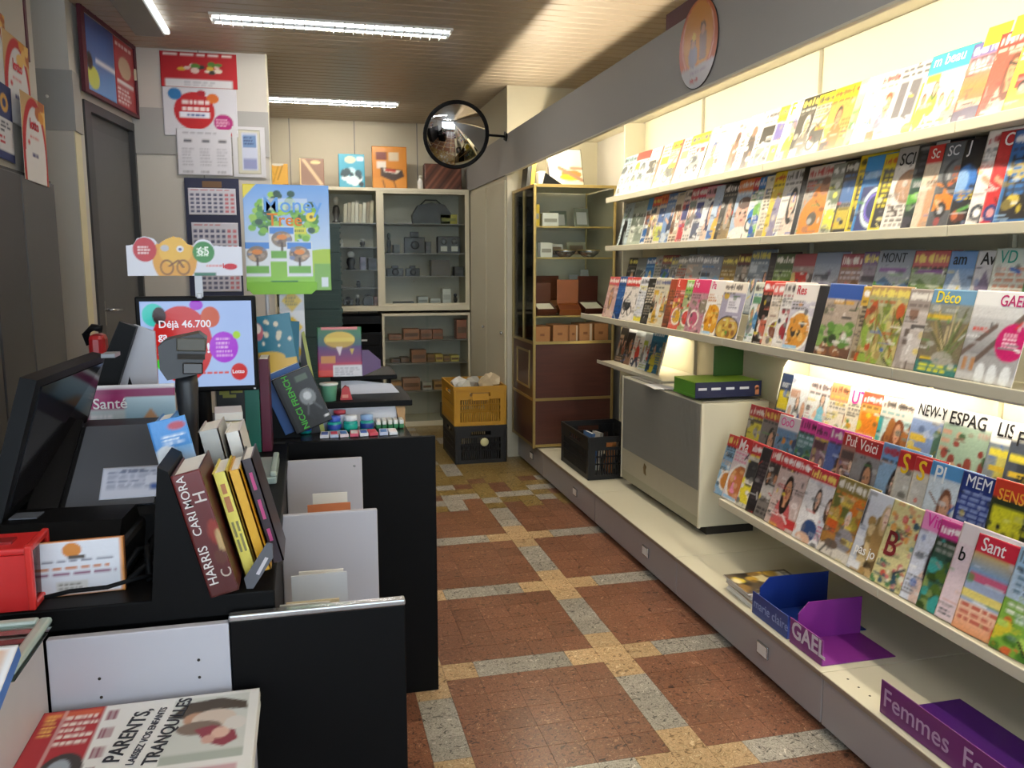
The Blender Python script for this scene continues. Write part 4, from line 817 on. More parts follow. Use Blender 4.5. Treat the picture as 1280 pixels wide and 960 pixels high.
MB().box(0, 0, 0, .36, .25, .012).box(.003, .003, .012, .357, .25, .075).build('body', cm('#4f8c2a', .4), t)
MB().box(.002, .002, .075, .355, .248, .079).build('lid', cm('#a8d448', .4), t)
f = MB().box(0, -.003, 0, .36, .002, .078).build('navy_front', cm('#232a4c', .35), t)
MB().box(.2, .2, .079, .37, .206, .235, 0, .002).build('back_card', cm('#2f5a22', .4), t)
for i, x in enumerate((.015, .085, .165, .24)): MB().box(x, -.0045, .038, x+(.05 if i % 2 else .045), -.003, .05).build('caption', cm('#dfe3ea', .6), f)
v = MB().lathe([(0, -.0016), (.012, -.0016), (.012, 0)], (.335, -.003, .045), 12, 'y').box(.326, -.0046, .008, .346, -.003, .045).build('pictured_hand', cm('#d88a64', .6), f)

# ------------------------------------------------------------------ plastic crates
def crate(name, label, loc, W, D, H, m, rot=0.0, group=None):
    """W along x, D along y: open ventilated crate with ribs, handle slots and rim"""
    t = thing(name, label, 'crate', loc, (0, 0, rot), group); w = .008
    MB().box(.01, .01, 0, W-.01, D-.01, .01).build('bottom', m, t)
    MB().box(-.006, -.006, H-.03, W+.006, .006, H).box(-.006, D-.006, H-.03, W+.006, D+.006, H).box(-.006, .006, H-.03, .006, D-.006, H).box(W-.006, .006, H-.03, W+.006, D-.006, H).build('rim', m, t)
    def side(L, fx, nm):
        mb = MB(); n = max(5, int(L/.022)); low, hi = .03, H*.68
        def bx(a, b_, z0, z1): p = fx(a, b_); mb.box(p[0], p[1], z0, p[2], p[3], z1)
        bx(0, L, 0, low); bx(0, L, hi, hi+.02); bx(0, L*.30, hi+.02, H-.03); bx(L*.70, L, hi+.02, H-.03); bx(L*.3, L*.7, hi+.05, H-.03)
        bx(0, .045, low, hi); bx(L-.045, L, low, hi)
        for zz in (.42, .72): bx(.045, L-.045, low+(hi-low)*zz, low+(hi-low)*zz+.008)
        for i in range(1, n): a = .045+(L-.09)*i/n; bx(a-.004, a+.004, low, hi)
        mb.build(nm, m, t)
    side(W, lambda a, b_: (a, 0, b_, w), 'slotted_side'); side(W, lambda a, b_: (a, D-w, b_, D), 'slotted_side')
    side(D, lambda a, b_: (0, a, w, b_), 'slotted_side'); side(D, lambda a, b_: (W-w, a, W, b_), 'slotted_side')
    for a, b_ in ((-.004, -.004), (W-.012, -.004), (-.004, D-.012), (W-.012, D-.012)):
        MB().box(a, b_, 0, a+.016, b_+.016, H-.03, 0, .004).build('corner_post', m, t)
    return t
bk = mat('crate_black', '#0e0e10', .5); ye = mat('crate_yellow', '#b98a22', .5)
crate('plastic_crate', 'black slotted plastic crate on the plinth beside the heater', (1.68, 4.80, .206), .38, .56, .275, bk)
crate('plastic_crate', 'black slotted plastic crate on the floor under the yellow crate', (1.09, 6.24, 0), .405, .58, .30, bk)
c = crate('plastic_crate', 'mustard yellow slotted plastic crate stacked on a black crate', (1.085, 6.245, .301), .41, .58, .31, ye)
MB().box(.14, -.012, .2, .27, -.007, .255, 0, .004).build('label_plate', ye, c)
tag(MB().lathe([(.0, 0), (.03, 0), (.034, .004), (.03, .008), (0, .009)], (0, 0, 0), 16).build('round_sticker', cm('#d8d8a8', .6), None, (1.32, 6.236, .17), (math.pi/2, 0, 0)), 'pale oval sticker on the black floor crate', 'sticker')
rs = random.Random(11)
bags = ['crumpled clear bag with white card, at the left rim', 'crumpled silver bag in the middle', 'crumpled beige paper bag standing highest', 'crumpled pinkish bag near the right rim', 'crumpled white bag at the back', 'crumpled brown bag at the front slots']
for i, (x, y, z, s_, c_) in enumerate([(1.18, 6.36, .52, .07, '#cfd0c8'), (1.27, 6.5, .52, .075, '#a9a8a2'), (1.41, 6.42, .55, .085, '#cdbb9a'), (1.44, 6.6, .53, .07, '#c4a89c'), (1.2, 6.66, .5, .08, '#dcdcd8'), (1.3, 6.34, .45, .08, '#9a7a54')]):
    bm = bmesh.new(); bmesh.ops.create_icosphere(bm, subdivisions=2, radius=s_)
    for q in bm.verts: q.co *= rs.uniform(.72, 1.22)
    me = bpy.data.meshes.new('crumpled_bag'); bm.to_mesh(me); bm.free(); me.materials.append(cm(c_, .35))
    tag(link('crumpled_bag', me, None, (x, y, z+.06)), bags[i]+' of the yellow crate', 'bag', 'bags in the yellow crate')
for i, (x, y, h, c_, d) in enumerate([(1.75, 4.95, .21, '#3c5f94', 'blue paperback'), (1.8, 5.0, .19, '#d8d4c8', 'white paperback'), (1.86, 4.92, .2, '#b8763c', 'orange paperback'), (1.92, 5.02, .18, '#a89c8c', 'fawn paperback'), (1.82, 5.2, .2, '#4a6ea0', 'slate blue paperback'), (1.9, 5.25, .19, '#c8c4ba', 'pale grey paperback')]):
    t = thing('paperback', d+' standing in the black crate beside the heater', 'book', (x, y, .217), (0, .12, .1*i-.3), 'paperbacks in the black crate')
    MB().box(0, 0, 0, .022, .13, h).build('page_block', M['page'], t); MB().box(-.002, -.001, 0, 0, .131, h+.002).box(.022, -.001, 0, .024, .131, h+.002).box(-.002, -.003, 0, .024, -.001, h+.002).build('cover', cm(c_, .4), t)

# ------------------------------------------------------------------ gold framed glass vitrine
VX0, VX1, VY0, VY1, VZ = 1.58, 2.2, 5.75, 6.385, 2.11
t = thing('glass_vitrine', 'gold framed glass vitrine with brown wooden base panels', 'display cabinet', (0, 0, 0)); vit = t
pw = .02
for x in (VX0, VX1-pw):
    for y in (VY0, VY1-pw): MB().box(x, y, .207, x+pw, y+pw, VZ, 0, .003).build('post', M['gold'], t)
for z in (.215, .56, .975, 2.09):
    MB().box(VX0+pw, VY0, z, VX1-pw, VY0+pw, z+.02).build('rail', M['gold'], t); MB().box(VX0, VY0+pw, z, VX0+pw, VY1-pw, z+.02).build('rail', M['gold'], t)
MB().box(VX0+pw, VY0+.006, .235, VX1-pw, VY0+.014, .56).build('wood_panel', M['wood'], t); MB().box(VX0+pw, VY0+.006, .58, VX1-pw, VY0+.014, .975).build('wood_panel', M['wood'], t)
MB().box(VX0+.006, VY0+pw, .235, VX0+.014, VY1-pw, .56).build('wood_panel', M['wood'], t)
dp = MB().box(VX0+.006, VY0+pw, .58, VX0+.014, VY1-pw, .975).build('wood_panel', M['wood'], t)
MB().box(VX0, VY0+.12, .64, VX0+.006, VY0+.14, .92).box(VX0, VY1-.16, .64, VX0+.006, VY1-.14, .92).box(VX0, VY0+.14, .64, VX0+.006, VY1-.16, .655).box(VX0, VY0+.14, .905, VX0+.006, VY1-.16, .92).build('moulding', M['gold'], dp)
MB().box(VX0+pw, VY0+.008, .995, VX1-pw, VY0+.012, 2.09).build('pane', M['glass'], t)
for a, b_ in ((VY0+pw, 6.06), (6.07, VY1-pw)):
    MB().box(VX0+.008, a, .995, VX0+.012, b_, 2.09).build('pane', M['glass'], t); MB().box(VX0+.002, b_-.012, .995, VX0+.018, b_, 2.09).build('door_stile', M['gold'], t)
for z in (1.17, 1.59, 1.81): 
    s_ = MB().box(VX0+.03, VY0+.03, z, VX1-.02, VY1-.02, z+.006).build('glass_shelf', M['glass'], t); MB().box(VX0+.028, VY0+.025, z-.002, VX1-.02, VY0+.031, z+.01).build('shelf_edge', M['gold'], s_)
MB().box(VX0+.01, VY0+.01, 2.102, VX1-.005, VY1-.01, 2.112).build('top', M['shelf'], t)
MB().box(VX1-.012, VY0+.02, .995, VX1-.006, VY1-.02, 2.09).build('back', cm('#b9b59c', .5), t)
MB().box(VX0+.02, VY0+.02, .97, VX1-.02, VY1-.02, .985).build('floor_board', M['shelf'], t)
# contents of the vitrine
def box_open(name, x, y, z, w, d, h, c_, inner, label, grp, lid_h=.1, rot=0.0):
    o = thing(name, label, 'box', (x, y, z+.002), (.38, 0, rot), grp); m = mat('cedar_'+c_.lstrip('#'), c_, .4, 0, .25, 18)
    MB().box(0, 0, 0, w, d, .006).box(0, 0, .006, w, .006, h).box(0, d-.006, .006, w, d, h).box(0, .006, .006, .006, d-.006, h).box(w-.006, .006, .006, w, d-.006, h).build('tray', m, o)
    MB().box(.006, .006, .006, w-.006, d-.006, h*.72).build('lining', cm(inner, .8), o)
    MB().prism([(d, h), (d+.008, h), (d+.008+lid_h*.35, h+lid_h), (d+lid_h*.35, h+lid_h)], 0, w, 'x').build('lid', m, o); return o
G = 'boxes on display in the vitrine'
box_open('cigar_box', 1.63, 5.83, 1.177, .15, .14, .05, '#5a2f1e', '#ece4d0', 'open dark wooden box with cream lining, by the vitrine door post', G, .13, .1)
box_open('cigar_box', 1.80, 5.83, 1.177, .16, .12, .045, '#9a5428', '#7a3c1c', 'open orange-brown wooden box in the middle of the vitrine shelf', G, .16, -.1)
box_open('cigar_box', 1.99, 5.82, 1.177, .17, .15, .05, '#4a2018', '#f0ead8', 'open reddish box with white lining next to the magazine wall', G, .17, .15)
box_open('cigar_box', 1.74, 6.08, 1.177, .2, .15, .06, '#6a3820', '#8a5a34', 'open brown box at the back of the vitrine shelf', G, .16, .2)
for x, y, z, w, d, h, c_, la in [(1.605, 5.86, 1.816, .05, .16, .16, '#c8a820', 'yellow carton on the upper glass shelf'), (1.675, 5.85, 1.816, .12, .1, .1, '#d8d8d2', 'white ribbed carton on the upper glass shelf'), (1.66, 5.85, 1.596, .09, .08, .11, '#cfcfc6', 'white carton on the middle glass shelf'),
        (1.70, 6.12, 1.596, .1, .1, .12, '#9fb0a4', 'grey-green carton at the back of the middle glass shelf'), (1.60, 6.1, 1.177, .1, .12, .2, '#6a6c74', 'slate carton behind the vitrine door'), (1.62, 6.12, 1.596, .06, .1, .14, '#3f4a52', 'charcoal carton behind the vitrine door'), (1.64, 6.15, 1.816, .1, .1, .13, '#59583a', 'olive carton at the back of the upper glass shelf')]:
    t = thing('carton', la, 'box', (x, y, z), (0, 0, 0), 'cartons in the vitrine')
    MB().box(0, 0, 0, w, d, h, 0, .002).build('body', cm(c_, .4), t); MB().box(w*.1, -.0006, h*.35, w*.9, 0, h*.6).build('print_band', cm('#8d8a80', .5), t)
for x, y, z, w, h, c_, la in [(1.66, 6.22, 1.177, .05, .2, '#e6e6e0', 'white strap card at the back of the box shelf'), (1.73, 6.25, 1.177, .06, .24, '#8e9298', 'grey strap card at the back of the box shelf'), (1.82, 6.27, 1.177, .07, .22, '#d8d4c0', 'cream strap card at the back of the box shelf'), (1.98, 6.1, 1.177, .09, .3, '#a9aeb4', 'broad silver-grey card behind the reddish box'), (2.09, 6.14, 1.177, .07, .34, '#c4c6c6', 'pale silver card beside the vitrine back'),
        (1.78, 5.98, 1.6, .1, .1, '#c8ccd0', 'bright silver card leaning on the middle glass shelf'), (1.95, 6.12, 1.6, .16, .12, '#b0b09c', 'wide champagne card leaning on the middle glass shelf'), (1.84, 6.2, 1.82, .14, .14, '#8e9a8c', 'sage card leaning on the upper glass shelf'), (2.02, 6.15, 1.82, .12, .16, '#a8ac9c', 'pale sage card beside the vitrine back, upper shelf')]:
    t = thing('display_card', la, 'card', (x, y, z), (-.22, 0, .08), 'display cards in the vitrine')
    MB().box(0, 0, 0, w, .006, h, 0, .002).build('card', cm(c_, .2, .3), t); MB().box(w*.15, -.003, h*.2, w*.85, 0, h*.8, 0, .001).build('strap', cm('#d8d8d4' if c_ < '#b' else '#6a5a48', .35), t)
# silver trays and lighters
for x, y, z, a, la in [(1.86, 5.9, 1.60, .3, 'silver tray leaning on the middle glass shelf'), (2.03, 5.86, 1.60, -.2, 'silver bowl on the middle glass shelf by the wall'), (1.75, 6.2, 1.60, 0, 'small silver dish at the back of the middle glass shelf')]:
    o = thing('silver_dish', la, 'dish', (x, y, z+.0), (0, 0, a), 'silverware in the vitrine')
    MB().lathe([(.03, 0), (.04, .004), (.075, .03), (.085, .05), (.083, .052), (.072, .034), (.036, .01), (0, .009)], (0, 0, 0), 24).build('bowl', M['steel'], o); MB().lathe([(.088, .048), (.09, .052), (.084, .055), (.083, .05)], (0, 0, 0), 24).build('rim', M['gold'], o)
for i, (x, w, h, la) in enumerate([(1.61, .11, .115, 'first from the gold post, rounded top'), (1.74, .12, .125, 'second from the gold post'), (1.865, .07, .12, 'third from the gold post, striped'), (1.94, .11, .13, 'fourth from the post, pale strap'), (2.06, .11, .13, 'next to the magazine wall, widest')]):
    t = thing('tan_carton', 'tan cardboard box in the low vitrine compartment, '+la, 'box', (x, 5.79, .986), group='tan boxes in the vitrine')
    MB().box(0, 0, 0, w, .2, h, 0, .006).build('body', mat('tan_card', '#b87c4c', .6), t); MB().box(w*.3, -.001, h*.4, w*.6, 0, h*.55).build('stamp', cm('#8a5430', .6), t)
    if i in (2, 3): MB().box(w*.75, -.0015, 0, w*.9, -.0002, h).build('strap', cm('#e0c8b0', .5), t)
# picture and things on top of the vitrine
v = Cv(30, 30, '#eceae0', 5); v.grad(0, 1, '#f2ead0', '#f6f6f2').ell(.65, .35, .3, .1, '#c88a4c').ell(.6, .26, .3, .08, '#e0c23c').line(.3, .5, .95, .2, .05, '#a8806a').ell(.8, .5, .2, .05, '#b8947a').rect(.1, .6, .5, .7, '#fbfbf6')
t = thing('picture_panel', 'square pale picture panel leaning on top of the vitrine', 'picture', (1.77, 5.97, 2.115), (math.pi/2-.25, 0, .12))
link('print', sheet(v, .27, .29, .002, 'print', 0), t); MB().box(-.004, -.004, -.02, .274, .294, -.0025).build('backing', cm('#3a2f2c', .5), t)
tag(MB().prism([(0, 0), (.16, 0), (.02, .09)], 0, .02, 'y').build('easel_wedge', M['blackp'], None, (1.69, 5.9, 2.114)), 'black triangular wedge in front of the pale picture', 'wedge')
t = thing('file_box', 'dark narrow file standing at the corner of the vitrine top', 'file', (1.63, 6.15, 2.114), (0, .1, 0)); MB().box(0, 0, 0, .03, .16, .23).build('case', cm('#2e3030', .5), t); MB().box(.032, 0, 0, .06, .16, .22).build('sleeve', cm('#c8a83c', .5), t)
tag(MB().box(0, 0, 0, .05, .12, .12, 0, .004).build('white_box', M['white'], None, (1.71, 6.08, 2.114)), 'small white box on the vitrine top behind the wedge', 'box')

# ------------------------------------------------------------------ far end: glass-fronted cabinets
CY = 7.85
t = thing('glazed_cabinet', 'cream wall cabinet with two tall glass doors and glass shelves', 'cabinet', (0, 0, 0))
MB().box(-.5, CY, 2.215, 1.525, 8.295, 2.245, 0, .003).build('top_board', M['cream'], t)
MB().box(-.5, CY, 1.115, 1.525, 8.295, 1.165, 0, .003).build('bottom_board', M['cream'], t)
MB().box(-.5, 8.28, 1.165, 1.525, 8.295, 2.215).build('back_board', mat('cabinet_back', '#cbc6b6', .6), t)
for x0, x1 in ((-.5, -.48), (.655, .705), (1.5, 1.525)): MB().box(x0, CY-.004, 1.165, x1, 8.28, 2.215).build('post', M['cream'], t)
MB().box(.705, CY+.002, 1.165, .722, CY+.012, 2.215).box(1.484, CY+.002, 1.165, 1.5, CY+.012, 2.215).box(.722, CY+.002, 1.165, 1.484, CY+.012, 1.185).box(.722, CY+.002, 2.197, 1.484, CY+.012, 2.215).build('door_frame', M['cream'], t)
for x0, x1 in ((-.48, .09), (.1, .655), (.722, 1.484)): MB().box(x0, CY+.006, 1.17, x1, CY+.01, 2.21).build('glass_door', M['glass'], t)
MB().lathe([(0, -.012), (.008, -.01), (.008, 0)], (.99, CY+.006, 1.395), 10, 'y').build('lock', M['steel'], t)
for z in (1.92, 1.70, 1.49, 1.325): MB().box(-.48, CY+.03, z, .655, 8.27, z+.008).build('shelf', mat('cabinet_shelf', '#8e8b80', .3), t)
for z in (1.92, 1.645, 1.43): MB().box(.705, CY+.03, z, 1.5, 8.27, z+.008).build('shelf', mat('cabinet_shelf', '#8e8b80', .3), t)
t = thing('floor_cabinet', 'low cream display cabinet with sliding glass below the wall cabinet', 'cabinet', (0, 0, 0))
for z0, z1 in ((.0, .05), (1.065, 1.09)): MB().box(.685, CY, z0, 1.528, 8.295, z1, 0, .003).build('board', M['cream'], t)
for x0, x1 in ((.685, .707), (1.505, 1.528)): MB().box(x0, CY, .05, x1, 8.28, 1.065).build('side', M['cream'], t)
MB().box(.685, 8.28, .05, 1.528, 8.295, 1.065).build('back_board', mat('cabinet_back', '#cbc6b6', .6), t)
for x0, x1, dy in ((.707, 1.12, .006), (1.1, 1.505, .014)): MB().box(x0, CY+dy, .05, x1, CY+dy+.004, 1.065).build('glass_door', M['glass'], t)
for z in (.83, .61, .34): MB().box(.707, CY+.03, z-.008, 1.505, 8.27, z).build('shelf', mat('cabinet_shelf', '#8e8b80', .3), t)

def xp(px): return .227+(px-410)*.00736*1.01
SM = 'small goods in the wall cabinet'
def item(kind, x0, x1, z, h, c1, c2, label, y=7.93, d=.12, grp=SM):
    w = x1-x0
    nm = {'camera': 'camera', 'box': 'carton', 'figure': 'figurine', 'clock': 'radio_clock', 'book': 'booklet', 'bag': 'pouch', 'pack': 'carton'}[kind]
    o = thing(nm, label, {'camera': 'camera', 'figure': 'figurine', 'clock': 'clock', 'book': 'book', 'bag': 'bag'}.get(kind, 'box'), (x0, y, z), group=grp)
    a, b_ = cm(c1, .35), cm(c2, .45)
    if kind == 'camera':
        MB().box(0, 0, 0, w, d*.6, h*.75, 0, .006).box(w*.3, .005, h*.75, w*.7, d*.5, h, 0, .004).build('body', a, o); MB().lathe([(.0, -.04), (w*.14, -.04), (w*.2, -.03), (w*.2, 0)], (w*.5, 0, h*.38), 16, 'y').build('lens', b_, o); MB().box(w*.06, -.002, h*.2, w*.22, 0, h*.6).build('grip', b_, o)
    elif kind == 'figure':
        MB().lathe([(w*.4, 0), (w*.42, h*.06), (w*.2, h*.12), (w*.36, h*.4), (w*.3, h*.6), (w*.16, h*.68)], (w/2, d/2, 0), 14).build('body', a, o); MB().lathe([(w*.16, h*.68), (w*.28, h*.78), (w*.27, h*.92), (w*.12, h)], (w/2, d/2, 0), 14).build('head', b_, o)
    elif kind == 'clock':
        MB().box(0, 0, 0, w, d*.6, h, 0, .008).build('case', a, o)
        for q in (.28, .74): MB().lathe([(.0, -.012), (w*.12, -.012), (w*.13, 0)], (w*q, 0, h*.68), 16, 'y').build('dial', b_, o); MB().box(w*q-w*.14, -.004, h*.12, w*q+w*.14, 0, h*.42).build('label_card', cm('#dcdcd4', .6), o)
    elif kind == 'book':
        MB().box(0, .002, 0, w, d, h).build('pages', M['page'], o); MB().box(-.002, 0, 0, 0, d, h+.003).box(w, 0, 0, w+.002, d, h+.003).box(-.002, -.002, 0, w+.002, 0, h+.003).build('cover', a, o)
    elif kind == 'bag':
        MB().prism([(0, 0), (w, 0), (w*1.02, h*.5), (w*.85, h*.9), (w*.5, h), (w*.12, h*.85), (-w*.03, h*.4)], 0, d, 'y').build('body', a, o); MB().tube([(w*.2, d/2, h*.86), (w*.35, d/2, h*1.12), (w*.65, d/2, h*1.12), (w*.8, d/2, h*.9)], .007).build('handle', b_, o)
    else:
        MB().box(0, 0, 0, w, d, h, 0, .003).build('body', a, o); MB().box(w*.08, -.001, h*.3, w*.92, 0, h*.62).build('print_band', b_, o)
    return o
its = [('bag', 515, 562, 1.928, .2, '#26282a', '#454840', 'large dark holdall on the top shelf, right bay'), ('figure', 536, 547, 1.928, .16, '#8a2f3c', '#cfcfc8', 'red and white figurine on the top shelf, right bay'), ('box', 549, 571, 1.928, .09, '#b8ac34', '#8a8a3c', 'dull yellow carton on the top shelf, right bay'),
 ('figure', 480, 488, 1.653, .19, '#1f2022', '#2c2c2e', 'tall black figurine on the second shelf, right bay'), ('box', 489, 497, 1.653, .08, '#2a2a2c', '#4a4a48', 'little black carton beside the tall figurine'), ('camera', 503, 529, 1.653, .2, '#232528', '#3c3e42', 'biggest black camera, second shelf, right bay'), ('box', 530, 537, 1.653, .11, '#3a3b3e', '#55565a', 'grey carton beside the biggest camera'), ('clock', 545, 575, 1.653, .16, '#33353a', '#6a6c70', 'double-dial radio clock with two white cards'),
 ('camera', 480, 501, 1.438, .1, '#1c1d1f', '#3a3b3e', 'black compact camera at the cabinet post, third shelf'), ('camera', 504, 522, 1.438, .1, '#232426', '#44464a', 'black compact camera beside the picture book, third shelf'), ('book', 537, 561, 1.438, .15, '#4a4034', '#6a5c48', 'dark picture book standing on the third shelf, right bay'), ('box', 567, 579, 1.438, .09, '#2e2f32', '#4a4b4e', 'dark carton at the right end of the third shelf'),
 ('box', 488, 514, 1.168, .03, '#34342e', '#6a6a60', 'flat dark coil of cable on the cabinet floor, right bay'), ('box', 519, 532, 1.168, .075, '#b8bcb8', '#8a8e8c', 'pale ribbed carton on the cabinet floor'), ('box', 535, 548, 1.168, .06, '#c4c6c0', '#a4a6a0', 'low white carton on the cabinet floor'), ('box', 551, 562, 1.168, .15, '#d4d6d0', '#b8bab4', 'tall white carton on the cabinet floor'), ('figure', 565, 573, 1.168, .1, '#2c2c2e', '#1d1d1f', 'black figurine beside the tall white carton'),
 ('figure', 413, 426, 1.928, .24, '#34302e', '#c8c4ba', 'black and white robot figurine, top shelf, left bay'), ('figure', 446, 456, 1.708, .08, '#3a3a3c', '#dcdcd8', 'white-headed small figurine, second shelf, left bay'), ('figure', 423, 428, 1.708, .07, '#d8d8d2', '#f0f0ea', 'tiny white figurine, second shelf, left bay'), ('figure', 428, 444, 1.498, .17, '#232325', '#e2e2dc', 'black robot with white face, third shelf, left bay'), ('box', 447, 454, 1.498, .12, '#8a86a4', '#6a6884', 'lavender carton, third shelf, left bay'), ('box', 457, 469, 1.498, .11, '#2a2c34', '#44464e', 'dark carton beside the lavender one'), ('figure', 440, 449, 1.333, .07, '#2c2c2c', '#3c3c3c', 'small black figurine, fourth shelf, left bay'),
 ('camera', 425, 437, 1.168, .08, '#202022', '#3c3c3e', 'black camera on the cabinet floor, left bay'), ('figure', 439, 447, 1.168, .1, '#2c2c2c', '#dcdcd8', 'black and white figurine on the cabinet floor, left bay'), ('bag', 450, 462, 1.168, .09, '#262628', '#4a4a4a', 'small dark pouch on the cabinet floor, left bay'), ('box', 463, 470, 1.168, .08, '#8a5a48', '#6a4436', 'brown carton on the cabinet floor, left bay')]
for k, a, b_, z, h, c1, c2, la in its: item(k, xp(a), xp(b_), z, h, c1, c2, la)
bc = ['#b8ae98', '#a89c88', '#c4bca8', '#cfc8b8', '#b4a890', '#d4cfc0', '#8c7c64', '#c0b498']
bd = ['beside the robot figurine', 'second after the robot figurine', 'third after the robot figurine', 'fourth after the robot figurine', 'fourth before the cabinet post', 'third before the cabinet post', 'second before the cabinet post', 'leaning next to the cabinet post']
for i in range(8):
    item('book', xp(428+i*4.6), xp(428+i*4.6+3.6), 1.928, .17+.012*((i*5) % 4), bc[i], '#888888', 'cream booklet on the top shelf, '+bd[i], grp='booklets in the wall cabinet').rotation_euler = (0, .06, 0)
TB = 'tan boxes in the floor cabinet'
def x2(v): return xp(400+v/4.573)
for a, b_, z, h, c_, la in [(370, 445, .832, .055, '#8a5a3c', 'flat brown box, top shelf, left end'), (455, 550, .832, .105, '#9a6238', 'tan box with dark band, top shelf'), (555, 624, .832, .095, '#8f5a3a', 'reddish tan box, top shelf, middle'), (627, 690, .832, .095, '#87502f', 'chestnut box, top shelf, middle'), (772, 855, .832, .185, '#9a5c40', 'tall reddish box, top shelf, right end'),
     (380, 430, .612, .04, '#4a3a30', 'small dark box, second shelf, left end'), (436, 488, .612, .05, '#5a4436', 'small brown box, second shelf'), (500, 588, .612, .12, '#8f5c34', 'largest tan box, second shelf'), (592, 640, .612, .075, '#7c5a2c', 'ochre-brown box, second shelf'), (643, 688, .612, .075, '#b8a04c', 'yellow labelled box, second shelf'), (692, 732, .612, .055, '#8a6a34', 'olive-brown box, second shelf'), (736, 786, .612, .06, '#c4b45c', 'pale yellow box, second shelf'),
     (365, 440, .342, .085, '#a8763c', 'amber box, third shelf, left end'), (446, 550, .342, .115, '#9a6c4c', 'dusty tan box, third shelf'), (563, 620, .342, .07, '#b0aca0', 'grey-white box, third shelf'), (632, 722, .342, .08, '#b08a58', 'sandy box, third shelf'), (680, 732, .052, .14, '#2c2c30', 'black box on the cabinet floor')]:
    item('pack', x2(a), x2(b_), z, h, c_, '#6a4a30', la+' of the floor cabinet', 7.93, .14, TB)
# black drawer tower beside it
t = thing('drawer_tower', 'black drawer tower with white handles left of the floor cabinet', 'drawers', (.30, 7.80, 0))
MB().box(0, .02, 0, .37, .45, 1.07).build('body', M['blackp'], t)
for i in range(8):
    z = .03+i*.11; d_ = MB().box(.012, 0, z, .358, .02, z+.1, 0, .004).build('drawer', M['black'], t)
    MB().box(.13, -.012, z+.04, .24, 0, z+.058, 0, .003).build('handle', cm('#c8c8c4', .4), d_)
MB().box(.0, .02, .92, .37, .022, 1.0).build('tan_front', cm('#7a6a48', .6), t)
# stack of dark green crates
gm = mat('crate_green', '#163a34', .45)
gl = ['on the floor', 'second from the floor', 'third from the floor', 'fourth from the floor', 'fourth from the top', 'third from the top', 'second from the top', 'topmost, level with the wall cabinet shelves']
for i in range(8):
    t = thing('green_crate', 'dark green plastic crate of the tall stack, '+gl[i], 'crate', (-.08, 7.15, i*.236), group='stack of dark green crates')
    MB().box(.01, .01, 0, .37, .39, .012).box(.01, .01, .012, .37, .018, .21).box(.01, .382, .012, .37, .39, .21).box(.01, .018, .012, .018, .382, .21).box(.362, .018, .012, .37, .382, .21).build('tub', gm, t)
    for z in (.05, .1, .15): MB().box(.004, .002, z, .376, .01, z+.018).box(.37, .01, z, .378, .39, z+.018).build('rib', gm, t)
    MB().box(0, 0, .2, .38, .012, .232).box(0, .388, .2, .38, .4, .232).box(0, .012, .2, .012, .388, .232).box(.368, .012, .2, .38, .388, .232).build('rim', gm, t)
# boxes standing on top of the wall cabinet
def top_box(x0, x1, h, cv, label, d=.05, y=7.93, side='#8a6a40', rx=-.08):
    t = thing('display_case', label, 'box', (x0, y, 2.2465), (rx, 0, 0), 'display boxes on top of the wall cabinet'); w = x1-x0
    MB().box(0, .003, 0, w, d, h, 0, .002).build('case', cm(side, .5), t)
    link('lid_print', sheet(cv, w, h, .002, 'lid_print', 0), t, (0, 0, 0), FACE_CAM); return t
v = Cv(24, 26, '#d8a23c', 1); v.rect(0, 0, 1, .1, '#5a2f1c').ell(.4, .4, .5, .4, '#d9a63a').line(.3, .2, .55, .9, .03, '#b88a28').line(.5, .3, .75, .95, .03, '#a87c24').line(.4, .4, .1, .95, .03, '#c89a34').ell(.5, .98, .3, .1, '#d8d4c4')
top_box(-.30, -.12, .2, v, 'golden leaf-patterned box on the cabinet, left end')
v = Cv(24, 26, '#8a6a58', 2); v.poly([(.1, .95), (.25, .95), (.95, .1), (.8, .1)], '#d8b890').rect(0, 0, 1, .08, '#efe4d8').ell(.65, .85, .2, .06, '#e0c890').rect(0, .0, .08, 1, '#d8c090')
top_box(-.02, .2, .255, v, 'brown box with a diagonal tan stripe on the cabinet')
v = Cv(24, 28, '#4aa0b8', 3); v.ell(.45, .82, .2, .1, '#e0d8b0').blobs(16, ['#d8f0f0', '#bfe4e8', '#2a4048', '#eaf6f6'], .2, .15, .8, .55, .14, .1).ell(.85, .12, .1, .08, '#1c2c34').rect(.7, .8, .95, .9, '#e8f4f6')
top_box(.33, .565, .305, v, 'turquoise box with white petals on the cabinet')
v = Cv(30, 34, '#c8802c', 4); v.rect(0, 0, 1, .25, '#d08a34').rect(.12, .68, .42, .85, '#6a2c24').rect(.48, .66, .75, .85, '#c8b89c').rect(.15, .48, .4, .64, '#d8d0c4').poly([(.25, .5), (.85, .45), (.9, .3), (.6, .18), (.25, .3)], '#3a2a24').poly([(.32, .48), (.8, .43), (.7, .36), (.35, .4)], '#e0d8c8').line(.4, .44, .65, .42, .03, '#b83a2c').line(.3, .2, .35, .05, .02, '#7a4a20').line(.6, .2, .66, .05, .02, '#7a4a20')
top_box(.635, .955, .385, v, 'large orange box picturing an open chest on the cabinet')
v = Cv(30, 22, '#5a3428', 5)
for q in range(9): v.line(q*.16-.3, 0, q*.16+.25, 1, .03, ['#7a4a38', '#3e241c', '#8a5844'][q % 3])
top_box(1.12, 1.47, .24, v, 'dark striped wooden box on the cabinet under the mirror', .12, side='#4a2c22')
t = thing('small_bottle', 'small white bottle on the cabinet beside the striped box', 'bottle', (1.075, 7.92, 2.2465))
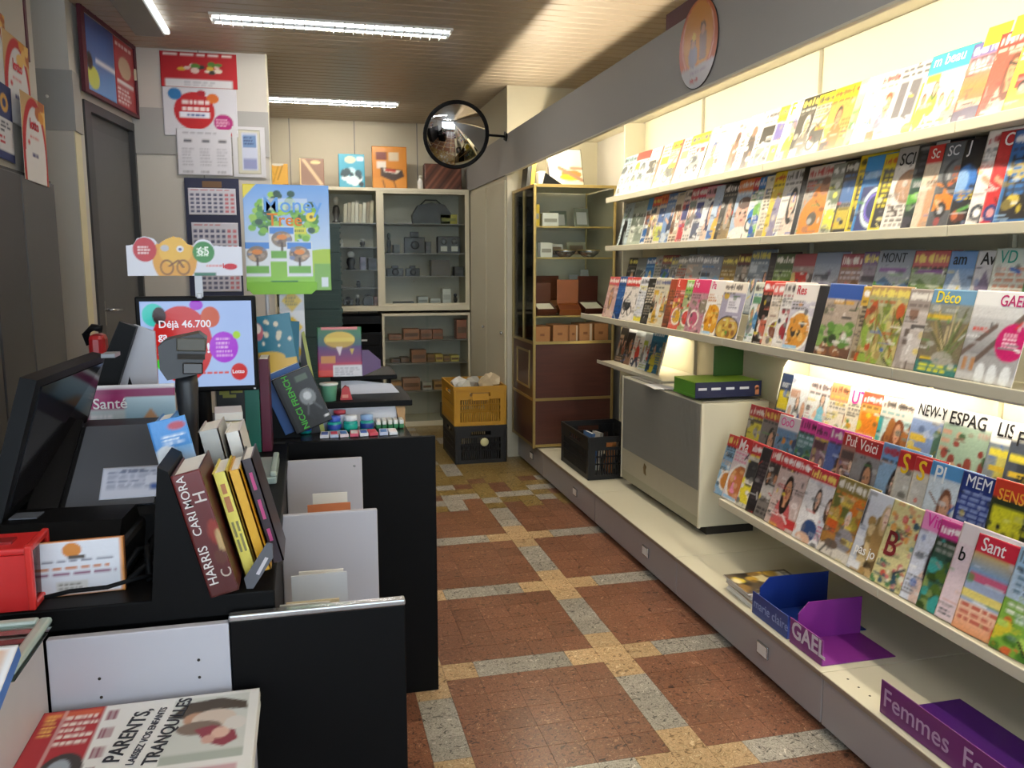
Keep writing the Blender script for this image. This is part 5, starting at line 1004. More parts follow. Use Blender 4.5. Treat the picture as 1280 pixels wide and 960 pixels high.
MB().lathe([(.024, 0), (.026, .01), (.026, .07), (.012, .09), (.012, .1)], (0, 0, 0), 16).build('body', M['white'], t); MB().lathe([(.015, .1), (.015, .125), (0, .127)], (0, 0, 0), 14).build('cap', cm('#d8d4c0', .5), t)

# ------------------------------------------------------------------ convex mirror on the cupboard wall
t = thing('convex_mirror', 'round convex security mirror with black rim on a wall arm', 'mirror', (1.13, 6.3, 2.505), (math.pi/2+.34, 0, .05))
R_, a0 = .42, .6; n = 14
MB().lathe([(R_*math.sin(a0*(1-i/n))*.998, R_*(math.cos(a0*(1-i/n))-math.cos(a0))) for i in range(n+1)], (0, 0, 0), 40).build('mirror_dome', mat('mirror', '#cfcfcf', .03, 1.0, 0), t)
MB().lathe([(.232, -.012), (.25, -.01), (.252, .008), (.24, .014), (.232, .008)], (0, 0, 0), 40).build('rim', M['blackp'], t)
MB().lathe([(.235, -.012), (.2, -.03), (0, -.04)], (0, 0, 0), 32).build('back_shell', M['blackp'], t)
MB().tube([(0, 0, -.035), (.12, 0, -.07), (.28, .0, -.05), (.392, 0, -.03)], .009).box(.385, -.03, -.06, .395, .03, 0).build('arm', M['blackp'], t)

# ------------------------------------------------------------------ sales counter
t = thing('sales_counter', 'black laminate sales counter with thick top beside the till', 'counter', (0, 0, 0))
MB().box(-1.05, 1.56, 0, -.083, 2.835, .91).build('body', M['black'], t)
MB().box(-1.08, 1.53, .91, -.075, 2.838, .952, 0, .003).build('top_slab', M['black'], t)
w_ = mat('white_panel', '#bdbcc4', .4, 0, .02, 2)
fp = MB().box(-.455, 1.5, .0, -.156, 1.518, .909, 0, .002).build('front_panel', w_, t)
for x, z in ((-.375, .83), (-.374, .795), (-.21, .845), (-.21, .812)): MB().lathe([(0, 1.4992), (.0028, 1.4992), (.0028, 1.5003)], (x, 0, z), 8, 'y').build('peg_hole', M['dark'], fp)
t = thing('return_counter', 'white-sided counter return carrying the glass coin tray', 'counter', (0, 0, 0))
MB().box(-1.05, .55, 0, -.475, 1.498, .92).build('body', w_, t); MB().box(-.475, .55, 0, -.458, 1.498, .925, 0, .002).build('side_panel', mat('pinkish_panel', '#c4bcb8', .45), t); MB().box(-1.06, .54, .926, -.462, 1.499, .94, 0, .003).build('top', w_, t)
t = thing('counter_block', 'tall black counter block at the end of the newspaper rack', 'counter', (0, 0, 0))
MB().box(-.083, 2.86, 0, .33, 3.5, .94).build('body', M['black'], t); MB().box(-.6, 2.86, 0, -.083, 3.5, .94).build('rear_body', M['black'], t)
MB().box(-.084, 2.84, .0, .425, 2.86, .952, 0, .002).build('end_panel', M['black'], t); MB().box(-.6, 2.861, .94, .345, 3.52, .952, 0, .002).build('top', mat('counter_top_dark', '#232427', .25), t)
# newspaper rack along the counter front
t = thing('newspaper_rack', 'newspaper rack with one black and two white dividers along the counter', 'rack', (0, 0, 0))
p_ = MB().box(-.154, 1.5, 0, .162, 1.52, .91, 0, .002).build('divider', M['black'], t); MB().box(-.156, 1.499, .91, .163, 1.521, .922, 0, .003).build('silver_edge', M['steel'], p_)
for y in (2.1, 2.7): MB().box(-.081, y, .02, .16, y+.016, .922, 0, .003).build('divider', w_, t)
MB().box(-.081, 1.52, .45, .15, 2.1, .465).box(-.081, 2.116, .45, .15, 2.7, .465).build('rack_floor', w_, t)
MB().lathe([(0, 2.6995), (.004, 2.6995), (.004, 2.7005)], (.135, 0, .895), 8, 'y').build('screw', M['steel'], t)
for i, (y, c_, h, d) in enumerate([(1.62, '#e4e2da', .40, 'white folded newspaper behind the black divider'), (1.68, '#d8c9a8', .38, 'cream folded newspaper behind the black divider'), (1.75, '#c8ccd2', .41, 'grey folded newspaper behind the black divider'), (1.83, '#efece4', .39, 'bright white folded newspaper behind the black divider'),
        (2.22, '#d8e0e2', .40, 'pale newspaper between the white dividers'), (2.3, '#c87a50', .41, 'orange magazine between the white dividers'), (2.38, '#e6e4dc', .42, 'white newspaper between the white dividers')]):
    o = thing('newspaper', d, 'newspaper', (-.075+.012*i, y, .466), (-.12, 0, .03*((i % 3)-1)), 'newspapers standing in the rack')
    MB().box(0, 0, 0, .1+.01*(i % 3), .008, h).build('outer_fold', cm(c_, .8), o); MB().box(.002, .008, 0, .098, .018, h-.006).build('inner_fold', M['paper'], o)
# shelf with the big newspapers in front
t = thing('newspaper_shelf', 'low white display shelf in front of the counter', 'shelf', (0, 0, 0))
MB().box(-.456, .7, .745, -.115, 1.497, .76).build('board', w_, t); MB().box(-.135, .7, 0, -.117, 1.497, .745).build('leg_panel', w_, t); MB().box(-.456, .7, 0, -.44, 1.497, .745).build('leg_panel', w_, t)
v = Cv(120, 90, '#e2e2e0', 9)      # u runs from far left to far right, v from near to far
v.rect(0, .42, .28, 1, '#a82c34').rect(.02, .93, .27, .98, '#c85a3c').text(.03, .8, .1, .97, 6, '#e8b860').text(.12, .72, .27, .95, 5, '#e8d8d0').ell(.2, .55, .09, .12, '#3a3434').ell(.19, .55, .05, .08, '#9aa4b0').rect(.105, .42, .112, 1, '#e8e2dc')
v.text(.3, .45, .36, .98, 4, '#8a5060')
v.rect(.6, .5, .95, .97, '#c8ccc8').poly([(.6, .84), (.66, .93), (.82, .95), (.94, .9), (.95, .84), (.8, .86), (.68, .8)], '#4a4038').ell(.72, .8, .06, .05, '#b89078').ell(.8, .79, .1, .07, '#cfc0b4').ell(.74, .73, .1, .05, '#7a6a60').poly([(.72, .72), (.78, .62), (.86, .58), (.92, .62), (.9, .7), (.8, .74)], '#8a3a48').ell(.84, .68, .04, .04, '#d8b4a4').ell(.9, .74, .05, .05, '#d4d0cc').ell(.79, .64, .03, .03, '#c8a094').rect(.6, .5, .95, .56, '#a8b0a8')
v.rect(.28, .3, .56, .37, '#2c5aa0').rect(.58, .28, .7, .44, '#d88a34').rect(.7, .25, .93, .46, '#c8a4ac').ell(.8, .36, .06, .08, '#b84a5a').text(.3, .05, .55, .28, 5, '#4a4a50').text(.6, .03, .95, .22, 4, '#6a6a70').text(.03, .05, .26, .38, 6, '#5a4a4c')
nl = ['bottom newspaper of the flat pile, plain grey edge', 'second newspaper of the flat pile from the bottom', 'second newspaper of the flat pile from the top', 'top newspaper of the flat pile, red corner and capped head photo']
for i in range(4):
    me = sheet(v, .352, .42, .0075, 'newspaper', .0, [printed('print_matte', .75), M['paper']]) if i == 3 else sheet(Cv(10, 10, ['#dcdad4', '#e4e2dc', '#d4d4d0'][i], i), .352, .42, .0075, 'newspaper', 0, [printed('print_matte', .75), M['paper']])
    o = link('newspaper', me, None, (-.457+.001*(i % 2), 1.05+.002*((i*3) % 4), .7685+i*.0078), (0, 0, .004*(i % 2))); tag(o, nl[i], 'newspaper', 'flat pile of newspapers')
text(o, 'PARENTS,', .036, (.152, .235, .0012), '#22222a', 'headline', (0, 0, math.pi/2-.16), bold=.012); text(o, 'LAISSEZ VOS ENFANTS', .0165, (.175, .222, .0012), '#3a3a44', 'headline', (0, 0, math.pi/2-.16), bold=.01); text(o, 'TRANQUILLES', .031, (.208, .215, .0012), '#22222a', 'headline', (0, 0, math.pi/2-.16), bold=.012)
# glass coin tray and the small pack below it
t = thing('coin_tray', 'thick clear glass coin tray with a raised rim', 'tray', (-.72, 1.285, .941))
gt = glass('tray_glass', (.80, .90, .86), .2); MB().box(0, 0, 0, .285, .2, .008, 0, .003).build('plate', gt, t)
MB().box(.265, .004, .008, .285, .196, .02, 0, .005).box(0, .18, .008, .265, .2, .02, 0, .005).box(0, 0, .008, .265, .018, .02, 0, .005).build('rim', mat('glass_rim', '#b4c4bc', .12, 0), t)
tag(link('advert_insert', sheet(Cv(20, 14, '#c8d0c0', 3).ell(.7, .5, .2, .3, '#d8a83c').text(.1, .2, .5, .8, 4, '#7a8a80'), .26, .17, .0008, 'advert_insert'), None, (-.71, 1.3, .9408)), 'printed advert lying under the glass coin tray', 'paper')
v = Cv(30, 24, '#e9ebf0', 2); v.rect(.08, .12, .92, .92, '#d8b49c').rect(.1, .3, .5, .7, '#3f7cc0').line(.5, .4, .9, .2, .03, '#3a2a24').ell(.4, .35, .1, .1, '#c88a70')
t = thing('small_pack', 'white framed picture pack with blue lower edge on a sloping rest', 'pack', (-.575, 1.07, .988), (.33, 0, .0))
link('front_print', sheet(v, .185, .12, .002, 'front_print'), t, (0, 0, .02)); MB().box(0, -.002, 0, .185, .12, .0175).build('case', cm('#2f66b8', .4), t)
tag(MB().prism([(1.075, .941), (1.185, .941), (1.185, 1.024), (1.075, .985)], -.6, -.47, 'x').build('sloping_rest', w_), 'white sloping rest under the picture pack on the counter return', 'stand')

# ------------------------------------------------------------------ on the counter: till, terminal, papers
def slab4(name, q, thick, m, parent=None):
    P = [Vector(p) for p in q]; nrm = (P[1]-P[0]).cross(P[3]-P[0]).normalized(); B_ = [p-nrm*thick for p in P]
    return MB().add(P+B_, [(0, 1, 2, 3), (7, 6, 5, 4), (0, 4, 5, 1), (1, 5, 6, 2), (2, 6, 7, 3), (3, 7, 4, 0)]).build(name, m, parent)
scr = mat('dark_screen', '#101116', .12, 0, .1, 3); scr.node_tree.nodes['Principled BSDF'].inputs['Specular IOR Level'].default_value = .25
t = thing('till_monitor', 'black flat till monitor turned towards the cashier', 'monitor')
slab4('housing', [(-.575, 1.70, 1.06), (-.55, 2.16, 1.09), (-.472, 2.16, 1.335), (-.505, 1.74, 1.33)], .03, M['blackp'], t)
slab4('screen', [(-.565, 1.725, 1.085), (-.542, 2.135, 1.11), (-.473, 2.135, 1.318), (-.503, 1.765, 1.314)], .004, scr, t)
MB().cyl((-.72, 1.95, .97), (-.6, 1.95, 1.12), .03, 14).box(-.84, 1.84, .953, -.62, 2.06, .97, 0, .006).build('foot', M['blackp'], t)
MB().box(-.47, 2.1, 1.333, -.44, 2.16, 1.342).build('sensor_bar', cm('#8a9098', .4), t)
t = thing('slanted_display', 'slanted display with black rim and pale grey face beside the till', 'monitor')
slab4('face', [(-.515, 2.40, 1.2), (-.40, 2.40, 1.2), (-.40, 2.40, 1.37), (-.45, 2.40, 1.39)], .015, cm('#b4b8c4', .4), t)
slab4('rim', [(-.56, 2.36, 1.22), (-.50, 2.36, 1.21), (-.438, 2.36, 1.385), (-.478, 2.36, 1.402)], .03, M['blackp'], t)
MB().cyl((-.47, 2.40, .952), (-.47, 2.42, 1.25), .02, 12).box(-.56, 2.35, .952, -.38, 2.5, .966, 0, .004).build('stand', M['blackp'], t)
t = thing('telephone', 'red and black telephone by the door side of the counter', 'telephone', (-.60, 2.62, 1.2))
MB().box(-.07, -.03, -.248, .06, .1, .0, 0, .01).build('base', M['blackp'], t); MB().box(-.015, -.025, .0, .03, .04, .15, 0, .015).build('red_body', cm('#9c1c20', .3), t); MB().tube([(-.01, -.01, .12), (-.02, -.01, .15), (-.0, -.01, .17), (.025, -.01, .165)], .011).build('handset', M['blackp'], t)
t = thing('lottery_terminal', 'dark grey lottery terminal with sloping lid and printed slip', 'terminal', (0, 0, 0))
tg = mat('terminal_grey', '#4a4d54', .4, 0, .05, 8)
MB().prism([(1.78, .953), (2.2, .953), (2.2, 1.17), (2.02, 1.185), (1.82, 1.03)], -.60, -.325, 'x').build('body', M['blackp'], t)
slab4('lid', [(-.50, 1.835, 1.05), (-.328, 1.835, 1.05), (-.33, 2.01, 1.188), (-.49, 2.01, 1.188)], .006, tg, t)
slab4('side_arm', [(-.565, 1.80, 1.05), (-.51, 1.80, 1.04), (-.50, 2.03, 1.2), (-.55, 2.03, 1.21)], .03, M['black'], t)
v = Cv(30, 18, '#c9cfe0', 3); v.text(.1, .3, .9, .85, 6, '#8a94b0').rect(.75, .25, .95, .42, '#3a5a9a').text(.3, .78, .7, .9, 1, '#3a4470')
d = Vector((0, .175, .138)); q = math.atan2(.138, .175)
tag(link('printed_slip', sheet(v, .13, .085, .001, 'printed_slip'), None, (-.437, 1.845, 1.0605), (q, 0, .03)), 'white printed slip lying on the terminal lid', 'paper')
t = thing('receipt_printer', 'black receipt printer behind the white leaflet card', 'printer', (-.62, 1.66, .953), (0, 0, -.05))
MB().box(0, 0, 0, .27, .19, .075, 0, .012).build('body', M['blackp'], t); MB().prism([(0, .076), (.16, .076), (.14, .11), (.03, .112)], .03, .26, 'x').build('lid', M['black'], t)
for x in (.06, .1): MB().lathe([(.0, -.004), (.008, -.004), (.009, 0)], (x, 0, .05), 12, 'y').build('button', M['dark'], t)
MB().box(.05, .06, .1125, .1, .1, .115).build('key_label', cm('#5a5e66', .4), t)
cable = MB().tube([(-.46, 1.532, .975), (-.42, 1.533, .982), (-.36, 1.535, .983), (-.31, 1.545, .992), (-.29, 1.6, .975), (-.31, 1.7, .965)], .004, 8).build('power_cable', M['blackp']); tag(cable, 'thin black cable crossing in front of the leaflet card', 'cable')
for i, pts in enumerate([[(-.33, 1.62, .958), (-.30, 1.68, 1.0), (-.27, 1.72, .99), (-.30, 1.78, .96)], [(-.32, 1.6, .956), (-.28, 1.64, .98), (-.27, 1.7, 1.02), (-.29, 1.76, .99)], [(-.34, 1.66, .957), (-.31, 1.7, .985), (-.28, 1.66, 1.01), (-.27, 1.62, .957)]]):
    tag(MB().tube([(a-.035, b_, c0) for a, b_, c0 in pts], .006, 8).build('coiled_cable', M['blackp']), ['black cable loop nearest the printer', 'black cable loop standing highest by the book stand', 'black cable loop falling to the counter by the book stand'][i], 'cable', 'cables between printer and book stand')
v = Cv(60, 36, '#dedfe6', 4); v.rect(.0, .0, 1, 1, '#d88a3c').rect(.0, .04, .955, .97, '#e2e3ea').ell(.5, .82, .09, .13, '#d8862c').rect(.46, .66, .62, .72, '#4a4038').text(.1, .6, .9, .66, 1, '#8a8a96', .05).text(.14, .46, .88, .55, 1, '#c87a4a', .05).text(.1, .36, .92, .45, 1, '#8a4a6a', .05).rect(.34, .08, .64, .27, '#d4d0cc').text(.36, .1, .6, .25, 2, '#8a867c')
t = thing('leaflet_card', 'white leaflet card with orange border and oval logo in front of the printer', 'card', (-.515, 1.585, .953), (math.pi/2-.1, 0, .06))
link('front_print', sheet(v, .172, .1, .0015, 'front_print'), t); MB().box(.012, -.0, -.02, .172, .098, -.0025).build('leaflet_pile', cm('#c8742c', .7), t)
t = thing('red_box', 'red plastic box with a clear side window on the counter', 'box', (-.565, 1.535, .953), (0, 0, 0))
MB().box(0, 0, 0, .08, .1, .012).box(0, 0, .1, .08, .1, .112, 0, .004).box(0, 0, .012, .08, .008, .1).box(0, .092, .012, .08, .1, .1).box(0, .008, .012, .008, .092, .1).build('shell', cm('#d22c2c', .3), t)
MB().box(.078, -.004, -.0, .09, .008, .116, 0, .003).box(.078, .092, .0, .09, .104, .116, 0, .003).box(.078, .008, .0, .09, .092, .012, 0, .003).box(.078, .008, .104, .09, .092, .116, 0, .003).build('window_frame', cm('#d8332f', .25), t); MB().box(.081, .008, .012, .084, .092, .104).build('window', glass('red_window', (.75, .45, .42), .2), t); MB().box(.02, .03, .112, .05, .06, .116).build('coin_slot', cm('#8a1c1c', .4), t)
tag(link('loose_paper', sheet(Cv(10, 10, '#dcdce6', 1), .13, .17, .0008, 'loose_paper', .01), None, (-.715, 1.66, 1.073), (.1, .05, -.1)), 'curled white sheet lying on the receipt printer', 'paper')
tag(MB().prism([(0, 0), (.05, .012), (.048, .02), (-.002, .008)], 0, .002, 'z').build('yellow_slip', cm('#c8c83c', .6), None, (-.555, 1.86, 1.075), (.3, 0, .5)), 'little yellow slip in front of the till monitor', 'paper')
# barcode scanner on its stand
t = thing('barcode_scanner', 'dark grey barcode scanner on a round stand in front of the lottery screen', 'scanner', (-.258, 1.9, .953))
sg = mat('scanner_grey', '#24262a', .4, 0, .08, 20)
MB().lathe([(.06, 0), (.062, .008), (.03, .02), (.018, .03), (.016, .18), (.02, .25), (.024, .34), (.022, .36)], (0, 0, 0), 18).build('stand', sg, t)
h_ = MB().prism([(-.046, -.028), (-.032, -.05), (.03, -.036), (.044, .01), (.046, .038), (.03, .05), (-.034, .034), (-.05, .02)], -.05, .035, 'y').build('head', sg, t, (0, -.01, .405), (0, .05, .1))
MB().box(-.012, -.053, -.005, .042, -.049, .006).build('slot', M['dark'], h_); MB().box(-.002, -.055, -.036, .038, -.05, -.012, 0, .003).build('scan_window', cm('#221c1a', .15), h_); MB().box(-.014, -.056, .012, .044, -.05, .04, 0, .004).build('brow', mat('scanner_olive', '#4a483e', .45), h_)
# book stand with leaning books
tag(MB().prism([(-.285, .953), (-.186, .953), (-.245, 1.19), (-.262, 1.2)], 1.515, 1.68, 'y').build('book_stand', M['black']), 'black wedge-shaped book stand on the counter corner', 'stand')
def book(x, y, z, w, d, h, c_, label, tilt=-.24, rz=0.0, spine=None, cover2=None, grp='books leaning on the counter stand'):
    o = thing('novel', label, 'book', (x, y, z), (0, tilt, rz), grp)
    MB().box(.003, .004, .002, w-.003, d-.003, h-.004).build('page_block', M['page'], o)
    cv = MB().box(0, 0, 0, .003, d, h).box(w-.003, 0, 0, w, d, h).box(0, 0, 0, w, .0035, h).build('cover', spine if spine is not None else cm(c_, .35), o)
    return o, cv
sm_ = printed('print_gloss', .32)
o, cv = book(-.185, 1.513, .954, .05, .15, .235, '#4a1c1c', 'thick dark red novel with white lettering on its spine')
v = Cv(14, 60, '#43191a', 3); v.grad(0, 1, '#4a1414', '#661c1c').ell(.8, .5, .2, .1, '#8a2a1c').ell(.9, .42, .12, .1, '#b89a68').ell(.75, .3, .2, .06, '#5a2c20')
link('spine_print', sheet(v, .05, .235, .0006, 'spine_print'), o, (0, -.0012, 0), FACE_CAM)
text(o, 'HARRIS', .030, (.021, -.0025, .022), '#d8d4d0', 'spine_lettering', (0, -math.pi/2, math.pi/2+0), bold=.004) if False else None
def spine_text(o, s, size, x, z, col, bold=.004):        # reads upwards along the spine
    text(o, s, size, (x, -.0024, z), col, 'spine_lettering', (math.pi/2, -math.pi/2, 0), bold=bold)
spine_text(o, 'HARRIS', .023, .021, .022, '#dcd6d2'); spine_text(o, 'CARI MORA', .021, .021, .118, '#dcd6d2'); spine_text(o, 'H', .03, .046, .175, '#cfc6c0'); spine_text(o, 'C', .026, .048, .03, '#b8a89c')
o, cv = book(-.130, 1.57, .966, .026, .13, .208, '#e8d860', 'pale yellow novel beside the dark red one'); 
for q, (x0, z0, x1, z1, c_) in enumerate([(.008, .13, .018, .16, '#b87a4c'), (.009, .166, .017, .185, '#b87a4c'), (.007, .05, .011, .075, '#8a8450'), (.007, .08, .011, .11, '#8a8450'), (.015, .05, .019, .085, '#8a8450'), (.015, .09, .019, .11, '#8a8450')]): MB().box(x0, -.0012, z0, x1, 0, z1).build('spine_print', cm(c_, .5), o)
o, cv = book(-.1030, 1.575, .972, .022, .13, .204, '#e0a820', 'deep amber yellow novel beside the pale yellow one')
o, cv = book(-.080, 1.60, .978, .022, .13, .212, '#2a1c26', 'black novel with pink spine lettering'); 
for z0, z1 in ((.15, .185), (.09, .13), (.045, .07)): MB().box(.008, -.0012, z0, .014, 0, z1).build('spine_print', cm('#b0407c', .5), o)
o, cv = book(-.2330, 1.69, .954, .03, .10, .30, '#3f86cc', 'tall sky-blue book behind the dark red novel', -.2)
v = Cv(16, 40, '#4a90d4', 8); v.grad(0, .5, '#e4e8ec', '#7ab0e0').ell(.3, .35, .3, .2, '#d8dce0').ell(.7, .85, .22, .07, '#b84a5c').text(.3, .55, .9, .72, 3, '#e8f0f8')
MB().box(-.012, -.003, .2, .058, -.001, .3).build('cover_flap', cm('#4a90d4', .4), o)
link('front_print', sheet(v, .07, .115, .0006, 'front_print'), o, (-.012, -.004, .187), FACE_CAM)
o, cv = book(-.165, 1.72, .954, .04, .13, .27, '#b4b4b0', 'grey-edged book with fanned white pages behind the yellow novels', -.2)
o, cv = book(-.118, 1.735, .956, .03, .13, .26, '#e4e2dc', 'white book behind the black novel', -.2)
t = thing('price_card', 'grey price card clipped at the foot of the leaning novels', 'card', (-.125, 1.546, .954), (0, 0, -.15))
MB().prism([(0, 0), (.012, .0), (.05, .058), (.05, .085), (.04, .087), (-.004, .02)], -.003, 0, 'y').build('card', cm('#5c5e64', .4), t); MB().prism([(.018, .028), (.024, .026), (.042, .058), (.036, .06)], -.0036, -.003, 'y').build('lettering_strip', cm('#c8c4c8', .6), t)
# calculator behind
t = thing('glass_calculator', 'small pale glass-edged display beside the white divider', 'display', (-.165, 2.30, .953)); MB().box(0, 0, 0, .07, .26, .02, 0, .005).build('body', cm('#9fb0ac', .2), t); MB().box(.052, .005, .02, .07, .255, .035, 0, .005).build('rim', mat('glass_rim', '#b4c4bc', .12, 0), t)
# magazine under the lottery screen
v = Cv(50, 40, '#8a1c5c', 2); v.rect(0, .93, 1, 1, '#e4e4ec').rect(.07, .1, 1, .8, '#b8c4cc').rect(.07, .62, .45, .84, '#9c2468').grad(.35, .8, '#7aa4c0', '#b8d4e4', .45, 1).poly([(.55, .3), (.72, .62), (.85, .35)], '#b88a64').rect(.45, .3, 1, .4, '#4a7a98').text(.08, .3, .42, .55, 3, '#e0e0e8')
o = link('magazine', sheet(v, .222, .165, .004, 'magazine', 0), None, (-.566, 2.30, 1.075), (math.pi/2-.06, 0, .0)); tag(o, 'magenta health magazine propped sideways below the lottery screen', 'magazine')
text(o, 'Santé', .038, (.022, .105, .001), '#eef0f4', 'masthead', bold=.01)
tag(MB().box(-.57, 2.3, .953, -.34, 2.42, 1.073, 0, .004).build('storage_box', M['blackp']), 'black storage box under the magenta magazine', 'box')
# lottery screen
t = thing('lottery_screen', 'flat black lottery advertising screen lit pale blue', 'screen', (-.483, 2.6, 1.172))
MB().box(0, 0, 0, .335, .035, .285, 0, .005).build('bezel', M['blackp'], t)
v = Cv(110, 92, '#a8c4f0', 1); v.grad(0, 1, '#aec8f4', '#a2bdf0').ell(.12, .84, .1, .13, '#30c8bc').ell(.36, .5, .27, .44, '#c8201c').ell(.17, .83, .06, .1, '#301010').ell(.5, .95, .06, .06, '#a01ccc').ell(.62, .81, .085, .12, '#c8501c').ell(.73, .46, .13, .18, '#a81cd4').ell(.85, .6, .035, .045, '#a8d81c').ell(.16, .28, .04, .06, '#38d828').ell(.86, .17, .075, .1, '#cc201c').text(.5, .14, .77, .19, 1, '#d85a58', 0).text(.66, .34, .82, .58, 5, '#e0a8f0')
p_ = link('display', sheet(v, .31, .255, .001, 'display', 0, [printed('screen_print', .25, .8), M['blackp']]), t, (.013, -.0008, .016), FACE_CAM)
wm = glow('screen_white', '#f4f4ff', .85)
text(p_, 'Déjà 46.700', .030, (.048, .178, .0008), '#ffffff', 'caption', bold=.015, m=wm); text(p_, 'ga', .030, (.046, .143, .0008), '#ffffff', 'caption', bold=.015, m=wm); text(p_, 'ne', .030, (.145, .143, .0008), '#ffffff', 'caption', bold=.015, m=wm); text(p_, 'J', .036, (.046, .105, .0008), '#ffffff', 'caption', bold=.02, m=wm); text(p_, '!', .04, (.178, .102, .0008), '#ffffff', 'caption', bold=.03, m=wm); text(p_, 'Lotto', .0155, (.2475, .038, .0008), '#ffffff', 'logo', bold=.02, m=wm)
MB().cyl((.168, .05, -.22), (.168, .03, .1), .025, 14).box(.07, .0, -.219, .27, .16, -.205, 0, .005).build('stand', M['blackp'], t)
MB().box(.32, -.001, .004, .326, 0, .008).build('power_light', cm('#d8d8e0', .4), t)
# cardboard sign clipped above the screen
v = Cv(110, 48, '#d4d6e2', 6); v.ell(.41, .42, .19, .62, '#d89a2c').rect(.0, .0, .22, .55, '#d4d6e2').ell(.42, .62, .14, .35, '#e0b03c').ring(.34, .22, .06, .2, .25, '#8a5a1c').ring(.48, .22, .06, .2, .25, '#8a5a1c').line(.36, .25, .44, .4, .012, '#7a4a14').line(.44, .4, .48, .22, .012, '#7a4a14').ell(.33, .7, .035, .08, '#b8b8c0').ell(.46, .68, .03, .08, '#e8e8ee').ell(.46, .67, .015, .04, '#3a4a8a').ell(.16, .66, .1, .3, '#b8202c').text(.1, .54, .23, .76, 3, '#f0d8d8').ell(.66, .6, .095, .27, '#2f8038').text(.6, .48, .72, .72, 3, '#c8e4c8').rect(.57, 0, .76, .09, '#2c6a54').text(.68, .22, .82, .3, 1, '#d88a8a', 0).ell(.89, .24, .06, .08, '#c83040')
pts = [(0, 0), (0, .085), (.02, .088), (.03, .105), (.05, .112), (.075, .105), (.085, .09), (.1, .1), (.125, .112), (.15, .108), (.165, .09), (.18, .086), (.19, .1), (.205, .106), (.225, .1), (.235, .085), (.313, .083), (.313, 0)]
t = thing('cardboard_sign', 'white cut-out cardboard sign with red, orange and green discs', 'sign', (-.491, 2.575, 1.517))
MB().prism(pts, .0005, .003, 'y').build('board', cm('#dcdee8', .7), t)
c = v.down(); ny, nx, _ = c.shape; V_, F_, C_ = [], [], []
def inside(x, y):
    r_ = False
    for i in range(len(pts)):
        (x0, y0), (x1, y1) = pts[i], pts[i-1]
        if (y0 > y) != (y1 > y) and x < (x1-x0)*(y-y0)/(y1-y0)+x0: r_ = not r_
    return r_
for j in range(ny):
    for i in range(nx): V_.append((.313*i/(nx-1), 0, .112*j/(ny-1))); C_ += [*c[j, i], 1]
for j in range(ny-1):
    for i in range(nx-1):
        if inside(.313*(i+.5)/(nx-1), .112*(j+.5)/(ny-1)): F_.append((j*nx+i, j*nx+i+1, (j+1)*nx+i+1, (j+1)*nx+i))
me = bpy.data.meshes.new('sign_print'); me.from_pydata(V_, [], F_); me.materials.append(printed('print_gloss', .32)); me.color_attributes.new('print', 'FLOAT_COLOR', 'POINT').data.foreach_set('color', C_); link('sign_print', me, t)
text(t, '65', .034, (.19, -.001, .06), '#eef6ee', 'numeral', (math.pi/2, 0, 0), bold=.004); text(t, 'lotto', .019, (.258, -.001, .022), '#c82434', 'logo', (math.pi/2, 0, 0), bold=.03)
MB().box(.178, .004, -.062, .2, .006, .03, 0, .001).box(.182, .0, -.066, .196, .012, -.05, 0, .002).build('clear_clip', mat('clear_plastic', '#b8bcc4', .1), t)
# green scratch-card poster on a pole
v = Cv(100, 120, '#9cc8f0', 12); v.grad(.2, 1, '#d4e4f4', '#6fa4e8').rect(0, 0, 1, .3, '#8cc83c').ell(.95, .28, .35, .12, '#a8c830').rect(.8, 0, 1, .26, '#7aae4a').poly([(0, 1), (0, .86), (.16, 1)], '#ecd83c')
r_ = v.r
for q in range(130):
    a = r_.uniform(0, 6.28); rr_ = r_.uniform(.25, 1); v.ell(.48+.42*rr_*math.cos(a), .68+.25*rr_*math.sin(a), .045, .03, r_.choice(['#7cb83c', '#a8d048', '#4a8a34', '#5a9a4c', '#1f4a38', '#9cc84a', '#284f3c']))
v.rect(.22, .76, .74, .87, '#e8f0f8', .5).ell(.78, .7, .06, .045, '#f0dc30').ell(.78, .7, .02, .016, '#7a5a1c').rect(.54, .54, .72, .6, '#d8d83c').text(.56, .55, .7, .59, 1, '#7a8a2c')
for cx, cy in ((.43, .44), (.14, .3), (.63, .3)):
    v.rect(cx-.15, cy-.16, cx+.15, cy+.17, '#dfe6ee').rect(cx-.14, cy+.1, cx+.14, cy+.16, '#4a8adc').ell(cx, cy+.05, .12, .075, '#8a7a6c').blobs(14, ['#a89484', '#6a5a58', '#c8a888', '#7a86a8'], cx-.09, cy, cx+.09, cy+.1, .03, .02).rect(cx-.012, cy-.08, cx+.012, cy+.02, '#4a3a34').rect(cx-.13, cy-.13, cx+.13, cy-.06, '#6cae3c').ell(cx, cy+.07, .06, .025, '#e08a34')
v.poly([(.28, .1), (.6, .1), (.6, .04), (.34, .04)], '#2c7a34').rect(.88, .04, .96, .13, '#d8e4ec')
t = thing('poster_stand', 'bright green and blue scratch-card poster on a clear pole', 'sign', (-.196, 3.0, 1.459))
pl = link('poster', sheet(v, .284, .36, .002, 'poster'), t, (0, 0, 0), FACE_CAM)
text(pl, 'Money', .072, (.062, .268, .0012), '#6fa8ec', 'lettering', bold=.006); text(pl, 'Tree', .06, (.075, .222, .0012), '#e8862c', 'lettering', bold=.008)
MB().prism([(.02, -.012), (.215, -.012), (.235, .005), (.235, .03), (0.0, .03), (.0, .01)], -.008, -.003, 'y').build('base_flap', cm('#86c43c', .5), t)
MB().cyl((.065, .01, -.506), (.065, .01, .02), .007, 10).box(.0, -.05, -.5065, .13, .07, -.5, 0, .003).build('pole', mat('clear_plastic', '#b8bcc4', .1), t)
